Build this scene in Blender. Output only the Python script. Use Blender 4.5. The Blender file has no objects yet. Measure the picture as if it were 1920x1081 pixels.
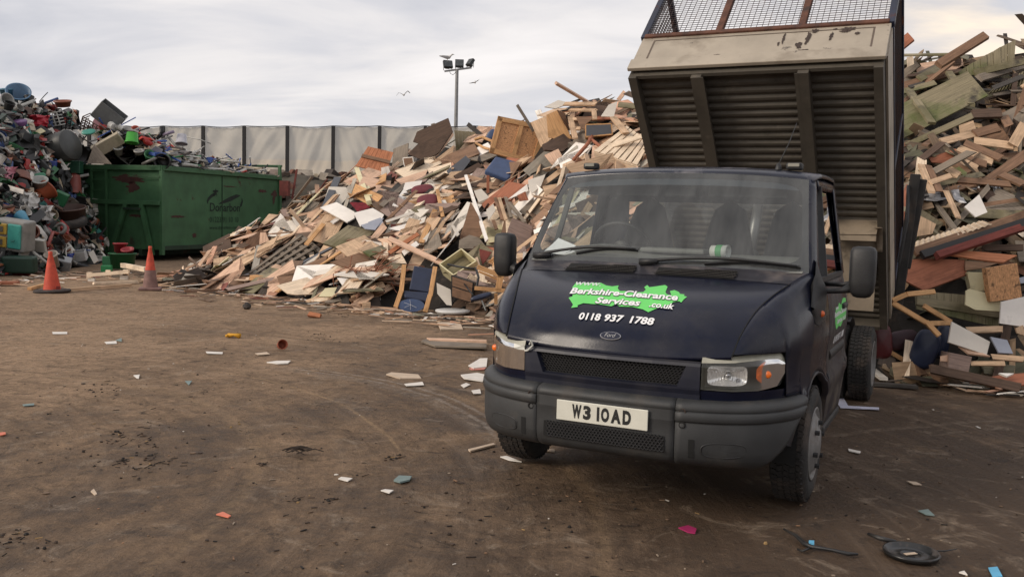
import bpy, bmesh, math, random
import numpy as np
from mathutils import Vector, Matrix
from mathutils.bvhtree import BVHTree
R = math.radians
random.seed(7)
sc = bpy.context.scene
COL = sc.collection

# ------------------------------------------------------------------ camera
CF, CP, CH, CR = 1716.2, .08112, 1.6314, -.02685      # focal (px of 1920), pitch down, height, roll
cam_d = bpy.data.cameras.new('camera'); cam = bpy.data.objects.new('camera', cam_d); COL.objects.link(cam)
cam_d.sensor_width = 36; cam_d.lens = CF/1920*36; cam_d.clip_start = .05; cam_d.clip_end = 2000
_cr, _sr, _cp, _sp = math.cos(CR), math.sin(CR), math.cos(CP), math.sin(CP)
_R0, _U0, _F = Vector((1, 0, 0)), Vector((0, _sp, _cp)), Vector((0, _cp, -_sp))
_r, _u = _R0*_cr-_U0*_sr, _U0*_cr+_R0*_sr
cam.matrix_world = Matrix(((_r.x, _u.x, -_F.x, 0), (_r.y, _u.y, -_F.y, 0), (_r.z, _u.z, -_F.z, CH), (0, 0, 0, 1)))
sc.camera = cam
EYE = Vector((0, 0, CH))

# ------------------------------------------------------------------ world: overcast evening sky
world = bpy.data.worlds.new('World'); sc.world = world; world.use_nodes = True
SUN_EL, SUN_AZ = R(27), R(247)          # azimuth measured from +Y clockwise
nt = world.node_tree; nt.nodes.clear()
def wn(t, **k):
    n = nt.nodes.new(t)
    for a, b in k.items(): setattr(n, a, b)
    return n
out = wn('ShaderNodeOutputWorld'); bg = wn('ShaderNodeBackground'); bg2 = wn('ShaderNodeBackground'); mx = wn('ShaderNodeMixShader')
sky = wn('ShaderNodeTexSky', sky_type='NISHITA', sun_disc=False, sun_elevation=SUN_EL, sun_rotation=SUN_AZ)
bg.inputs[1].default_value = .08
nt.links.new(sky.outputs[0], bg.inputs[0])
tc = wn('ShaderNodeTexCoord'); sep = wn('ShaderNodeSeparateXYZ'); nt.links.new(tc.outputs['Generated'], sep.inputs[0])
za = wn('ShaderNodeMath', operation='ADD'); za.inputs[1].default_value = .16; zm = wn('ShaderNodeMath', operation='MAXIMUM'); zm.inputs[1].default_value = .1
nt.links.new(sep.outputs[2], za.inputs[0]); nt.links.new(za.outputs[0], zm.inputs[0])
dx = wn('ShaderNodeMath', operation='DIVIDE'); dy = wn('ShaderNodeMath', operation='DIVIDE')
nt.links.new(sep.outputs[0], dx.inputs[0]); nt.links.new(zm.outputs[0], dx.inputs[1])
nt.links.new(sep.outputs[1], dy.inputs[0]); nt.links.new(zm.outputs[0], dy.inputs[1])
cb = wn('ShaderNodeCombineXYZ'); nt.links.new(dx.outputs[0], cb.inputs[0]); nt.links.new(dy.outputs[0], cb.inputs[1])
mp = wn('ShaderNodeMapping'); mp.inputs['Scale'].default_value = (.55, .95, 1); mp.inputs['Rotation'].default_value = (0, 0, R(-14)); mp.inputs['Location'].default_value = (3.1, 1.7, 0)
nt.links.new(cb.outputs[0], mp.inputs[0])
n1 = wn('ShaderNodeTexNoise'); n1.inputs['Scale'].default_value = 1.5; n1.inputs['Detail'].default_value = 8; n1.inputs['Roughness'].default_value = .52; n1.inputs['Distortion'].default_value = .5
nt.links.new(mp.outputs[0], n1.inputs[0])
cr_ = wn('ShaderNodeValToRGB'); e = cr_.color_ramp.elements
e[0].position = .33; e[0].color = (.50, .505, .55, 1); e[1].position = .66; e[1].color = (.84, .80, .785, 1)
m_ = e.new(.45); m_.color = (.62, .61, .635, 1); m_ = e.new(.54); m_.color = (.74, .71, .705, 1)
nt.links.new(n1.outputs[0], cr_.inputs[0])
# warm bright break in the cloud low on the far side
n2 = wn('ShaderNodeTexNoise'); n2.inputs['Scale'].default_value = 3.2; n2.inputs['Detail'].default_value = 6
nt.links.new(mp.outputs[0], n2.inputs[0])
dt = wn('ShaderNodeVectorMath', operation='DOT_PRODUCT'); dt.inputs[1].default_value = Vector((.50, .84, .215)).normalized()
nrm = wn('ShaderNodeVectorMath', operation='NORMALIZE'); nt.links.new(tc.outputs['Generated'], nrm.inputs[0]); nt.links.new(nrm.outputs[0], dt.inputs[0])
mr = wn('ShaderNodeMapRange'); mr.inputs[1].default_value = .965; mr.inputs[2].default_value = 1.0; nt.links.new(dt.outputs['Value'], mr.inputs[0])
mr2 = wn('ShaderNodeMapRange'); mr2.inputs[1].default_value = .42; mr2.inputs[2].default_value = .62; nt.links.new(n2.outputs[0], mr2.inputs[0])
mu = wn('ShaderNodeMath', operation='MULTIPLY'); nt.links.new(mr.outputs[0], mu.inputs[0]); nt.links.new(mr2.outputs[0], mu.inputs[1])
mc = wn('ShaderNodeMix', data_type='RGBA'); nt.links.new(mu.outputs[0], mc.inputs[0]); nt.links.new(cr_.outputs[0], mc.inputs[6]); mc.inputs[7].default_value = (.98, .83, .66, 1)
nt.links.new(mc.outputs[2], bg2.inputs[0]); bg2.inputs[1].default_value = 1.16
mx.inputs[0].default_value = .93
nt.links.new(bg.outputs[0], mx.inputs[1]); nt.links.new(bg2.outputs[0], mx.inputs[2]); nt.links.new(mx.outputs[0], out.inputs[0])

sun_d = bpy.data.lights.new('sun', 'SUN'); sun_d.energy = 2.2; sun_d.angle = R(22); sun_d.color = (1, .88, .74)
sun = bpy.data.objects.new('sun', sun_d); COL.objects.link(sun)
sd = Vector((math.sin(SUN_AZ)*math.cos(SUN_EL), math.cos(SUN_AZ)*math.cos(SUN_EL), math.sin(SUN_EL)))
sun.rotation_euler = sd.to_track_quat('Z', 'Y').to_euler()
sc.view_settings.view_transform = 'Standard'; sc.view_settings.look = 'None'; sc.view_settings.exposure = .10; sc.view_settings.gamma = 1
try: sc.view_settings.use_curve_mapping = False
except Exception: pass
sc.render.engine = 'CYCLES'; sc.cycles.max_bounces = 8; sc.cycles.transparent_max_bounces = 16
# ------------------------------------------------------------------ geometry helpers
def ray(px, py):
    a, b = px-960, 540.5-py
    X = (a*_cr+b*_sr)/CF; U = (b*_cr-a*_sr)/CF
    return Vector((X, _cp+U*_sp, U*_cp-_sp))
def gpt(px, py, z=0):
    d = ray(px, py); return EYE+d*((z-CH)/d.z)
def dpt(px, py, Y):
    d = ray(px, py); return EYE+d*(Y/d.y)
def link(o, parent=None):
    COL.objects.link(o)
    if parent: o.parent = parent
    return o
def tag(o, label=None, cat=None, group=None, kind=None):
    if label: o['label'] = label
    if cat: o['category'] = cat
    if group: o['group'] = group
    if kind or label: o['kind'] = kind or 'thing'
    return o
def empty(name, loc=(0, 0, 0), rz=0, label=None, cat=None, group=None):
    o = bpy.data.objects.new(name, None); o.empty_display_size = .2; link(o); o.location = loc; o.rotation_euler = (0, 0, rz)
    return tag(o, label, cat, group)
class MB:
    def __init__(s): s.v = []; s.f = []; s.uv = []; s.mi = []; s.cur = 0
    def add(s, vs, fs, uvs=None):
        o = len(s.v); s.v += [tuple(v) for v in vs]
        for i, f in enumerate(fs):
            s.f.append([o+a for a in f]); s.mi.append(s.cur)
            s.uv.append(uvs[i] if uvs else [(vs[a][0]+vs[a][2]*.37, vs[a][1]+vs[a][2]) for a in f])
        return s
    def box(s, c, d, rot=None, M=None, jit=0):
        """box centre c, full dims d; rot = Euler or Matrix; u runs along x"""
        if M is None:
            M = Matrix.Translation(c) @ ((rot if isinstance(rot, Matrix) else Matrix.Rotation(rot, 3, 'Z')).to_4x4() if rot is not None else Matrix())
        x, y, z = d[0]/2, d[1]/2, d[2]/2
        ps = [Vector((a*x, b*y, e*z)) for a in (-1, 1) for b in (-1, 1) for e in (-1, 1)]
        if jit:
            for p in ps: p.x += random.uniform(-jit, jit)
        ru, rv = random.random()*7, random.random()*7
        F = [(0, 1, 3, 2), (4, 6, 7, 5), (0, 4, 5, 1), (2, 3, 7, 6), (0, 2, 6, 4), (1, 5, 7, 3)]
        uv = []
        for k, f in enumerate(F):
            uv.append([((ps[a].x if k > 1 else ps[a].y)+ru, (ps[a].y if k > 3 else ps[a].z)+rv) for a in f])
        return s.add([M @ p for p in ps], F, uv)
    def bar(s, a, b, w, t=None, up=(0, 0, 1), jit=0):
        a, b = Vector(a), Vector(b); t = t or w; X = (b-a); L = X.length; X = X/max(L, 1e-6); up = Vector(up)
        Y = up.cross(X)
        if Y.length < 1e-3: Y = Vector((0, 1, 0)).cross(X)
        if Y.length < 1e-3: Y = Vector((1, 0, 0)).cross(X)
        Y.normalize(); Z = X.cross(Y)
        m = Matrix((X, Y, Z)).transposed().to_4x4(); m.translation = (a+b)/2
        return s.box(None, (L, w, t), M=m, jit=jit)
    def tube(s, pts, r, n=8, cap=True):
        pts = [Vector(p) for p in pts]; k = len(pts); rr = r if isinstance(r, (list, tuple)) else [r]*k
        vs = []; prev = None
        for i, p in enumerate(pts):
            t = (pts[min(i+1, k-1)]-pts[max(i-1, 0)]).normalized()
            a = prev if prev is not None else (Vector((0, 0, 1)) if abs(t.z) < .9 else Vector((1, 0, 0)))
            x = (a-t*a.dot(t)).normalized(); prev = x; y = t.cross(x)
            for j in range(n):
                th = 2*math.pi*j/n; vs.append(p+(x*math.cos(th)+y*math.sin(th))*rr[i])
        fs = [(i*n+j, i*n+(j+1) % n, (i+1)*n+(j+1) % n, (i+1)*n+j) for i in range(k-1) for j in range(n)]
        if cap: fs += [tuple(range(n))[::-1], tuple((k-1)*n+j for j in range(n))]
        return s.add(vs, fs)
    def lathe(s, prof, n=24, M=None, closed=False):
        """prof [(r,z)] about z"""
        M = M or Matrix(); k = len(prof)
        vs = [M @ Vector((r*math.cos(2*math.pi*j/n), r*math.sin(2*math.pi*j/n), z)) for r, z in prof for j in range(n)]
        rng = range(k if closed else k-1)
        fs = [(i*n+j, i*n+(j+1) % n, ((i+1) % k)*n+(j+1) % n, ((i+1) % k)*n+j) for i in rng for j in range(n)]
        return s.add(vs, fs)
    def grid(s, rows, flip=False):
        k = len(rows[0]); vs = [p for r in rows for p in r]
        fs = []
        for i in range(len(rows)-1):
            for j in range(k-1):
                q = (i*k+j, i*k+j+1, (i+1)*k+j+1, (i+1)*k+j); fs.append(q[::-1] if flip else q)
        return s.add(vs, fs)
    def slab(s, pts, n, t, jit=0):
        """polygon pts (coplanar) extruded by -n*t"""
        pts = [Vector(p) for p in pts]; n = Vector(n); k = len(pts)
        x = max(((pts[(i+1) % k]-pts[i]) for i in range(k)), key=lambda e_: e_.length).normalized(); y = n.cross(x); ru = random.random()*9
        q = [p-n*t for p in pts]
        u = lambda p: (p.dot(x)+ru, p.dot(y)+ru)
        fs = [tuple(range(k)), tuple(range(2*k-1, k-1, -1))]; uv = [[u(p) for p in pts], [u(p) for p in q[::-1]]]
        for i in range(k):
            j = (i+1) % k; fs.append((i, k+i, k+j, j)); uv.append([(u(pts[i])[0], 0), (u(pts[i])[0], t), (u(pts[j])[0]+.1, t), (u(pts[j])[0]+.1, 0)])
        return s.add(pts+q, fs, uv)
    def build(s, name, mat, parent=None, smooth=False, origin=None, mods=()):
        me = bpy.data.meshes.new(name); o0 = Vector(origin) if origin is not None else Vector()
        V = np.array(s.v, dtype=np.float64)-np.array(o0)
        me.from_pydata(V.tolist(), [], s.f); uvl = me.uv_layers.new(name='UVMap')
        uvl.data.foreach_set('uv', np.array([c for f in s.uv for p in f for c in p], dtype=np.float32))
        mats = mat if isinstance(mat, (list, tuple)) else [mat]
        for m in mats: me.materials.append(m)
        if len(mats) > 1: me.polygons.foreach_set('material_index', s.mi)
        if smooth: me.polygons.foreach_set('use_smooth', [True]*len(me.polygons))
        me.update(); o = bpy.data.objects.new(name, me); o.location = o0; link(o, parent)
        for k in mods:
            if k[0] == 'bevel': b = o.modifiers.new('b', 'BEVEL'); b.width = k[1]; b.segments = k[2] if len(k) > 2 else 2; b.limit_method = 'ANGLE'; b.angle_limit = R(35)
            if k[0] == 'solid': b = o.modifiers.new('s', 'SOLIDIFY'); b.thickness = k[1]; b.offset = k[2] if len(k) > 2 else -1
            if k[0] == 'sub': b = o.modifiers.new('u', 'SUBSURF'); b.levels = b.render_levels = k[1]
        return o

# ------------------------------------------------------------------ materials
MATS = {}
def lin(c): return tuple(x/12.92 if x <= .04045 else ((x+.055)/1.055)**2.4 for x in (v/255 for v in c))
def mat(name, base, rough=.6, metal=0., var=.18, scale=6., detail=5, bump=0., bscale=None, over=None, coord='Object', stretch=None, spec=.5, coat=0., over2=None):
    """base linear rgb; over = (rgb, threshold, softness, scale[, rough]): a second colour in patches"""
    if name in MATS: return MATS[name]
    m = bpy.data.materials.new(name); MATS[name] = m; m.use_nodes = True; t = m.node_tree; N = t.nodes; L = t.links
    b = N['Principled BSDF']; b.inputs['Roughness'].default_value = rough; b.inputs['Metallic'].default_value = metal
    b.inputs['Specular IOR Level'].default_value = spec
    if coat: b.inputs['Coat Weight'].default_value = coat; b.inputs['Coat Roughness'].default_value = .08
    tcn = N.new('ShaderNodeTexCoord'); src = tcn.outputs[coord]
    if stretch:
        mpn = N.new('ShaderNodeMapping'); mpn.inputs['Scale'].default_value = stretch; L.new(src, mpn.inputs[0]); src = mpn.outputs[0]
    nz = N.new('ShaderNodeTexNoise'); nz.inputs['Scale'].default_value = scale; nz.inputs['Detail'].default_value = detail; nz.inputs['Roughness'].default_value = .6; L.new(src, nz.inputs[0])
    rg = N.new('ShaderNodeMapRange'); rg.inputs[1].default_value = .3; rg.inputs[2].default_value = .7; rg.inputs[3].default_value = 1-var; rg.inputs[4].default_value = 1+var; L.new(nz.outputs[0], rg.inputs[0])
    vm = N.new('ShaderNodeVectorMath'); vm.operation = 'SCALE'; vm.inputs[0].default_value = base; L.new(rg.outputs[0], vm.inputs['Scale'])
    c = vm.outputs[0]
    for k, ov in enumerate((over, over2)):
        if not ov: continue
        n2 = N.new('ShaderNodeTexNoise'); n2.inputs['Scale'].default_value = ov[3]; n2.inputs['Detail'].default_value = 8; n2.inputs['Roughness'].default_value = .62
        if coord == 'UV': L.new(tcn.outputs['Object'], n2.inputs[0])
        else: L.new(tcn.outputs[coord], n2.inputs[0])
        r2 = N.new('ShaderNodeMapRange'); r2.inputs[1].default_value = ov[1]; r2.inputs[2].default_value = ov[1]+ov[2]; L.new(n2.outputs[0], r2.inputs[0])
        mi = N.new('ShaderNodeMix'); mi.data_type = 'RGBA'; L.new(r2.outputs[0], mi.inputs[0]); L.new(c, mi.inputs[6]); mi.inputs[7].default_value = (*ov[0], 1); c = mi.outputs[2]
        if len(ov) > 4 and k == 0:
            r3 = N.new('ShaderNodeMapRange'); r3.inputs[3].default_value = rough; r3.inputs[4].default_value = ov[4]; L.new(r2.outputs[0], r3.inputs[0]); L.new(r3.outputs[0], b.inputs['Roughness'])
            if coat: r4 = N.new('ShaderNodeMapRange'); r4.inputs[3].default_value = coat; r4.inputs[4].default_value = 0; L.new(r2.outputs[0], r4.inputs[0]); L.new(r4.outputs[0], b.inputs['Coat Weight'])
    L.new(c, b.inputs['Base Color'])
    if bump:
        n3 = N.new('ShaderNodeTexNoise'); n3.inputs['Scale'].default_value = bscale or scale*3; n3.inputs['Detail'].default_value = 6; L.new(src, n3.inputs[0])
        bp = N.new('ShaderNodeBump'); bp.inputs['Strength'].default_value = bump; bp.inputs['Distance'].default_value = .02; L.new(n3.outputs[0], bp.inputs['Height']); L.new(bp.outputs[0], b.inputs['Normal'])
    return m
def ds(c, k=.22):
    g = sum(c)/3; return tuple(v+(g-v)*k for v in c)
def wood(name, rgb, rough=.75, var=.3, dirt=None, st=(3, 45, 1)):
    rgb = ds(rgb)
    return mat('wood_'+name, lin(rgb), rough, 0, var, 1.0, 4, .25, 2.0, over=(dirt if dirt is not None else (tuple(c*.45 for c in lin(rgb)), .52, .22, 3.0)), coord='UV', stretch=st, spec=.3)
def islands(name, cols, rough=.7, grain=True, spec=.35):
    """colour chosen per separate piece from a weighted palette"""
    m = bpy.data.materials.new(name); m.use_nodes = True; t = m.node_tree; N = t.nodes; L = t.links; b = N['Principled BSDF']
    b.inputs['Roughness'].default_value = rough; b.inputs['Specular IOR Level'].default_value = spec
    g = N.new('ShaderNodeNewGeometry'); r = N.new('ShaderNodeValToRGB'); r.color_ramp.interpolation = 'CONSTANT'; E_ = r.color_ramp.elements
    tot = sum(w for _, w in cols); x = 0; first = True
    for c, w in cols:
        if first: E_[0].position = 0; E_[0].color = (*lin(c), 1); first = False
        else:
            q = E_.new(x); q.color = (*lin(c), 1)
        x += w/tot
    E_.remove(E_[len(E_)-1]) if E_[len(E_)-1].position > .999 else None
    L.new(g.outputs['Random Per Island'], r.inputs[0])
    tcn = N.new('ShaderNodeTexCoord'); mp_ = N.new('ShaderNodeMapping'); mp_.inputs['Scale'].default_value = (3, 45, 1) if grain else (3, 3, 3)
    L.new(tcn.outputs['UV' if grain else 'Object'], mp_.inputs[0])
    nz = N.new('ShaderNodeTexNoise'); nz.inputs['Scale'].default_value = 1; nz.inputs['Detail'].default_value = 4; L.new(mp_.outputs[0], nz.inputs[0])
    n2 = N.new('ShaderNodeTexNoise'); n2.inputs['Scale'].default_value = 2.5; n2.inputs['Detail'].default_value = 6; L.new(tcn.outputs['Object'], n2.inputs[0])
    s1 = N.new('ShaderNodeMapRange'); s1.inputs[1].default_value = .3; s1.inputs[2].default_value = .7; s1.inputs[3].default_value = .72; s1.inputs[4].default_value = 1.2; L.new(nz.outputs[0], s1.inputs[0])
    s2 = N.new('ShaderNodeMapRange'); s2.inputs[1].default_value = .35; s2.inputs[2].default_value = .65; s2.inputs[3].default_value = 1.12; s2.inputs[4].default_value = .7; L.new(n2.outputs[0], s2.inputs[0])
    mm = N.new('ShaderNodeMath'); mm.operation = 'MULTIPLY'; L.new(s1.outputs[0], mm.inputs[0]); L.new(s2.outputs[0], mm.inputs[1])
    vm = N.new('ShaderNodeVectorMath'); vm.operation = 'SCALE'; L.new(r.outputs[0], vm.inputs[0]); L.new(mm.outputs[0], vm.inputs['Scale']); L.new(vm.outputs[0], b.inputs['Base Color'])
    return m
def text_geo(txt, size=1, shear=0, offset=0, space=1.0, res=3, extrude=0):
    """2D outline mesh of a word: returns verts (x,y) and faces, height of a capital about .7*size"""
    cu = bpy.data.curves.new('lettering', 'FONT'); cu.body = txt; cu.size = size; cu.shear = shear; cu.offset = offset; cu.space_character = space; cu.resolution_u = res
    o = bpy.data.objects.new('lettering', cu); COL.objects.link(o); dg = bpy.context.evaluated_depsgraph_get(); me = bpy.data.meshes.new_from_object(o.evaluated_get(dg))
    v = [(p.co.x, p.co.y) for p in me.vertices]; f = [tuple(q.vertices) for q in me.polygons]
    bpy.data.objects.remove(o); bpy.data.curves.remove(cu); bpy.data.meshes.remove(me)
    return v, f
def text_fit(txt, w, h, **k):
    """scaled so the word fills w x h (m), lower-left at 0,0"""
    v, f = text_geo(txt, **k); a = np.array(v); lo, hi = a.min(0), a.max(0); a = (a-lo)/(hi-lo)*np.array([w, h]); return a.tolist(), f
# ------------------------------------------------------------------ setting: yard ground
def vnoise(x, y, s=0):
    """cheap smooth value noise (numpy)"""
    xi, yi = np.floor(x).astype(int), np.floor(y).astype(int); fx, fy = x-xi, y-yi
    fx = fx*fx*(3-2*fx); fy = fy*fy*(3-2*fy)
    h = lambda a, b: (np.abs(np.sin(a*127.1+b*311.7+s*74.7)*43758.5453) % 1.0)
    return (h(xi, yi)*(1-fx)+h(xi+1, yi)*fx)*(1-fy)+(h(xi, yi+1)*(1-fx)+h(xi+1, yi+1)*fx)*fy
def fbm(x, y, s=0, o=4):
    r = 0; a = .5
    for k in range(o): r = r+a*vnoise(x, y, s+k); x, y, a = x*2.03, y*2.03, a*.5
    return r/ (1-.5**o)
xs = np.concatenate([[-900, -300, -120, -60, -40, -28, -20], np.arange(-15, 12.01, .1), [15, 20, 30, 45, 90, 250, 900]])
ys = np.concatenate([[-300, -60, -20, -6, -1], np.arange(1, 24.01, .1), [26, 30, 35, 42, 55, 80, 150, 400, 1200]])
X, Y = np.meshgrid(xs, ys)
def ground_z(x, y):
    x = np.asarray(x, float); y = np.asarray(y, float)
    z = (fbm(x*.45, y*.45, 3)-.5)*.05+(fbm(x*2.2, y*2.2, 9, 3)-.5)*.022+(fbm(x*7, y*7, 12, 2)-.5)*.008
    far = np.clip((y-16)/10, 0, 1)
    return z*(1-far)-.012
Z = ground_z(X, Y)
nx, ny = len(xs), len(ys)
me = bpy.data.meshes.new('ground'); idx = np.arange(nx*ny).reshape(ny, nx)
F4 = np.stack([idx[:-1, :-1], idx[:-1, 1:], idx[1:, 1:], idx[1:, :-1]], -1).reshape(-1, 4)
me.from_pydata(np.stack([X, Y, Z], -1).reshape(-1, 3).tolist(), [], F4.tolist()); me.polygons.foreach_set('use_smooth', [True]*len(me.polygons))
ground = bpy.data.objects.new('ground', me); link(ground); tag(ground, kind='structure')
gm = bpy.data.materials.new('yard_mud'); gm.use_nodes = True; t = gm.node_tree; N = t.nodes; L = t.links; B = N['Principled BSDF']; me.materials.append(gm)
def nn(ty, op=None, **inp):
    n = N.new(ty)
    if op: n.operation = op
    for k, v in inp.items():
        key = int(k[1:]) if k[0] == 'i' and k[1:].isdigit() else k
        if hasattr(v, 'is_linked') or isinstance(v, bpy.types.NodeSocket): L.new(v, n.inputs[key])
        else: n.inputs[key].default_value = v
    return n
pos = nn('ShaderNodeTexCoord').outputs['Object']
def noise(scale, detail=6, rough=.6, vec=None, dist=0):
    n = N.new('ShaderNodeTexNoise'); n.inputs['Scale'].default_value = scale; n.inputs['Detail'].default_value = detail; n.inputs['Roughness'].default_value = rough; n.inputs['Distortion'].default_value = dist
    L.new(vec or pos, n.inputs[0]); return n.outputs[0]
def rng(v, a, b, c=0, d=1):
    return nn('ShaderNodeMapRange', i0=v, i1=a, i2=b, i3=c, i4=d).outputs[0]
def mth(op, a, b=None, c=None):
    n = N.new('ShaderNodeMath'); n.operation = op
    for k, v in enumerate((a, b, c)):
        if v is None: continue
        if isinstance(v, (int, float)): n.inputs[k].default_value = v
        else: L.new(v, n.inputs[k])
    return n.outputs[0]
def mixc(f, a, b):
    n = N.new('ShaderNodeMix'); n.data_type = 'RGBA'
    L.new(f, n.inputs[0]) if not isinstance(f, float) else setattr(n.inputs[0], 'default_value', f)
    for k, v in ((6, a), (7, b)):
        if isinstance(v, tuple): n.inputs[k].default_value = (*v, 1)
        else: L.new(v, n.inputs[k])
    return n.outputs[2]
sxyz = nn('ShaderNodeSeparateXYZ', i0=pos); PX, PY = sxyz.outputs[0], sxyz.outputs[1]
big = noise(.33, 7, .62, dist=.6); mid = noise(1.4, 8, .7, dist=.3); fine = noise(6, 9, .75, dist=.4); grit = noise(55, 4, .6)
# dry pale and wet dark patches; whole ground darker towards the lorry and close by
near_dark = mth('ADD', rng(PY, 2.6, 13.5, .075, .0), rng(PX, -4.5, 3.5, -.05, .10))
drym = rng(mth('SUBTRACT', mth('ADD', mth('ADD', mth('MULTIPLY', big, .44), mth('MULTIPLY', mid, .30)), mth('MULTIPLY', fine, .26)), near_dark), .38, .565)
c = mixc(drym, (.088, .055, .033), (.37, .248, .155))
c = mixc(rng(noise(11, 9, .8, dist=.5), .48, .62, 0, .62), c, (.080, .054, .036))
c = mixc(rng(noise(2.6, 9, .75, dist=1.2), .55, .68, 0, .6), c, (.40, .31, .225))
c = mixc(rng(noise(3.0, 9, .78, dist=1.0), .56, .67, 0, .85), c, (.026, .018, .013))
_dx, _dy = mth('ADD', PX, 5.4), mth('SUBTRACT', PY, 4.8)
pol = nn('ShaderNodeCombineXYZ', i0=mth('MULTIPLY', mth('SQRT', mth('ADD', mth('MULTIPLY', _dx, _dx), mth('MULTIPLY', _dy, _dy))), 6.), i1=mth('MULTIPLY', mth('ARCTAN2', _dy, _dx), 2.2)).outputs[0]
sk = noise(1.0, 8, .7, vec=pol)
c = mixc(rng(sk, .52, .70, 0, .26), c, (.36, .26, .18)); c = mixc(rng(sk, .34, .48, .34, 0), c, (.045, .029, .019))
def ring(cx, cy, r, w, y0, y1, x0, seed):
    d = mth('SQRT', mth('ADD', mth('POWER', mth('SUBTRACT', PX, cx), 2.), mth('POWER', mth('SUBTRACT', PY, cy), 2.)))
    d = mth('ADD', d, mth('MULTIPLY', mth('SUBTRACT', mid, .5), .10))
    k = rng(mth('ABSOLUTE', mth('SUBTRACT', d, r)), w*.35, w, 1, 0)
    k = mth('MULTIPLY', k, rng(PY, y0-.25, y0, 0, 1)); k = mth('MULTIPLY', k, rng(PY, y1, y1+.5, 1, 0)); k = mth('MULTIPLY', k, rng(PX, x0-.6, x0, 0, 1))
    return mth('MULTIPLY', k, rng(noise(14, 5, .7), .38, .56, 0, 1))
def line(x0, y0, x1, y1, w, lo, hi):
    L_ = math.hypot(x1-x0, y1-y0); nx_, ny_ = (y1-y0)/L_, -(x1-x0)/L_
    d = mth('ADD', mth('MULTIPLY', mth('SUBTRACT', PX, x0), nx_), mth('MULTIPLY', mth('SUBTRACT', PY, y0), ny_))
    d = mth('ADD', d, mth('MULTIPLY', mth('SUBTRACT', mid, .5), .12))
    s_ = mth('ADD', mth('MULTIPLY', mth('SUBTRACT', PX, x0), (x1-x0)/L_), mth('MULTIPLY', mth('SUBTRACT', PY, y0), (y1-y0)/L_))
    k = mth('MULTIPLY', rng(mth('ABSOLUTE', d), w*.35, w, 1, 0), mth('MULTIPLY', rng(s_, -.1, .1), rng(s_, L_-.2, L_, 1, 0)))
    return mth('MULTIPLY', k, rng(noise(11, 5, .7), .4, .56, lo, hi))
marks = mth('MAXIMUM', ring(-5.395, 4.837, 4.852, .022, 6.35, 9.0, -3.0, 1), mth('MULTIPLY', mth('MAXIMUM', ring(-5.395, 4.837, 3.9, .07, 3, 8.6, -5, 1), ring(-5.395, 4.837, 5.9, .06, 2, 8.4, -1.5, 1)), .45))
c = mixc(mth('MULTIPLY', marks, .55), c, (.40, .27, .15))
tr = mth('ADD', mth('ADD', ring(-3.569, 5.907, 3.575, .035, 6.8, 9.2, -2.2, 2), ring(-3.569, 5.907, 3.69, .03, 6.8, 9.2, -2.0, 3)), mth('MULTIPLY', ring(-3.569, 5.907, 3.48, .10, 6.8, 9.2, -2.0, 3), .35))
c = mixc(mth('MINIMUM', mth('MULTIPLY', tr, .5), .7), c, (.38, .33, .28))
a0, a1 = gpt(1600, 915), gpt(1919, 1018); b0, b1 = gpt(1650, 880), gpt(1919, 965); d0, d1 = gpt(1545, 812), gpt(1918, 782); e0, e1 = gpt(1560, 850), gpt(1918, 905)
for p0, p1, w_, k_ in ((a0, a1, .018, .35), (b0, b1, .014, .25), (d0, d1, .05, .3), (e0, e1, .03, .2)):
    c = mixc(mth('MULTIPLY', line(p0.x, p0.y, p1.x, p1.y, w_, .1, 1), k_), c, (.33, .25, .18))
# pale grit specks
vo = N.new('ShaderNodeTexVoronoi'); vo.inputs['Scale'].default_value = 26; L.new(pos, vo.inputs[0])
c = mixc(mth('MULTIPLY', rng(vo.outputs['Distance'], .05, .12, 1, 0), rng(noise(2.1, 4), .52, .66, 0, .8)), c, (.42, .36, .30))
c = mixc(rng(grit, .3, .75, .25, 0), c, (.020, .013, .009))
L.new(c, B.inputs['Base Color'])
L.new(rng(drym, 0, .6, .62, .95), B.inputs['Roughness']); B.inputs['Specular IOR Level'].default_value = .3
hgt = mth('ADD', mth('ADD', mth('ADD', mth('MULTIPLY', fine, .5), mth('MULTIPLY', sk, .35)), mth('MULTIPLY', noise(24, 7, .7), .35)), mth('MULTIPLY', grit, .12))
bp = N.new('ShaderNodeBump'); bp.inputs['Strength'].default_value = 1.0; bp.inputs['Distance'].default_value = .06; L.new(hgt, bp.inputs['Height']); L.new(bp.outputs[0], B.inputs['Normal'])

# ------------------------------------------------------------------ far earth bank with rubble
def hor(px): return 375+px/1919*51
mb = MB(); rows = []
for j, (yy, zz) in enumerate(((31, -.1), (32.5, 1.2), (34, 2.2), (35.5, 2.75), (44, 2.8), (48, 1.6), (52, -.1))):
    rows.append([(x, yy+random.uniform(-.4, .4), zz+(random.uniform(-.25, .25) if 0 < j < 5 else 0)) for x in np.arange(-40, 30, .9)])
mb.grid(rows)
bank = mb.build('earth_bank', mat('bank_earth', (.06, .05, .036), .9, var=.4, scale=1.2, bump=.6), smooth=True); tag(bank, kind='structure')
mb = MB()
for i in range(420):
    x = random.uniform(-20, 10); y = random.uniform(33.5, 38); zc = min(2.75, 2.1+(y-34)*.45)+random.uniform(-.05, .22); s = random.uniform(.12, .5)
    mb.box((x, y, zc), (s*random.uniform(.6, 2.0), s, s*random.uniform(.4, 1)), Matrix.Rotation(random.random()*6, 3, 'Z') @ Matrix.Rotation(random.uniform(-.7, .7), 3, 'X'))
rb = mb.build('rubble', islands('rubble_mix', [((120, 105, 95), 3), ((80, 66, 58), 4), ((60, 52, 48), 3), ((105, 70, 58), 1), ((150, 140, 128), 1)], grain=False))
tag(rb, kind='stuff')

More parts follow.
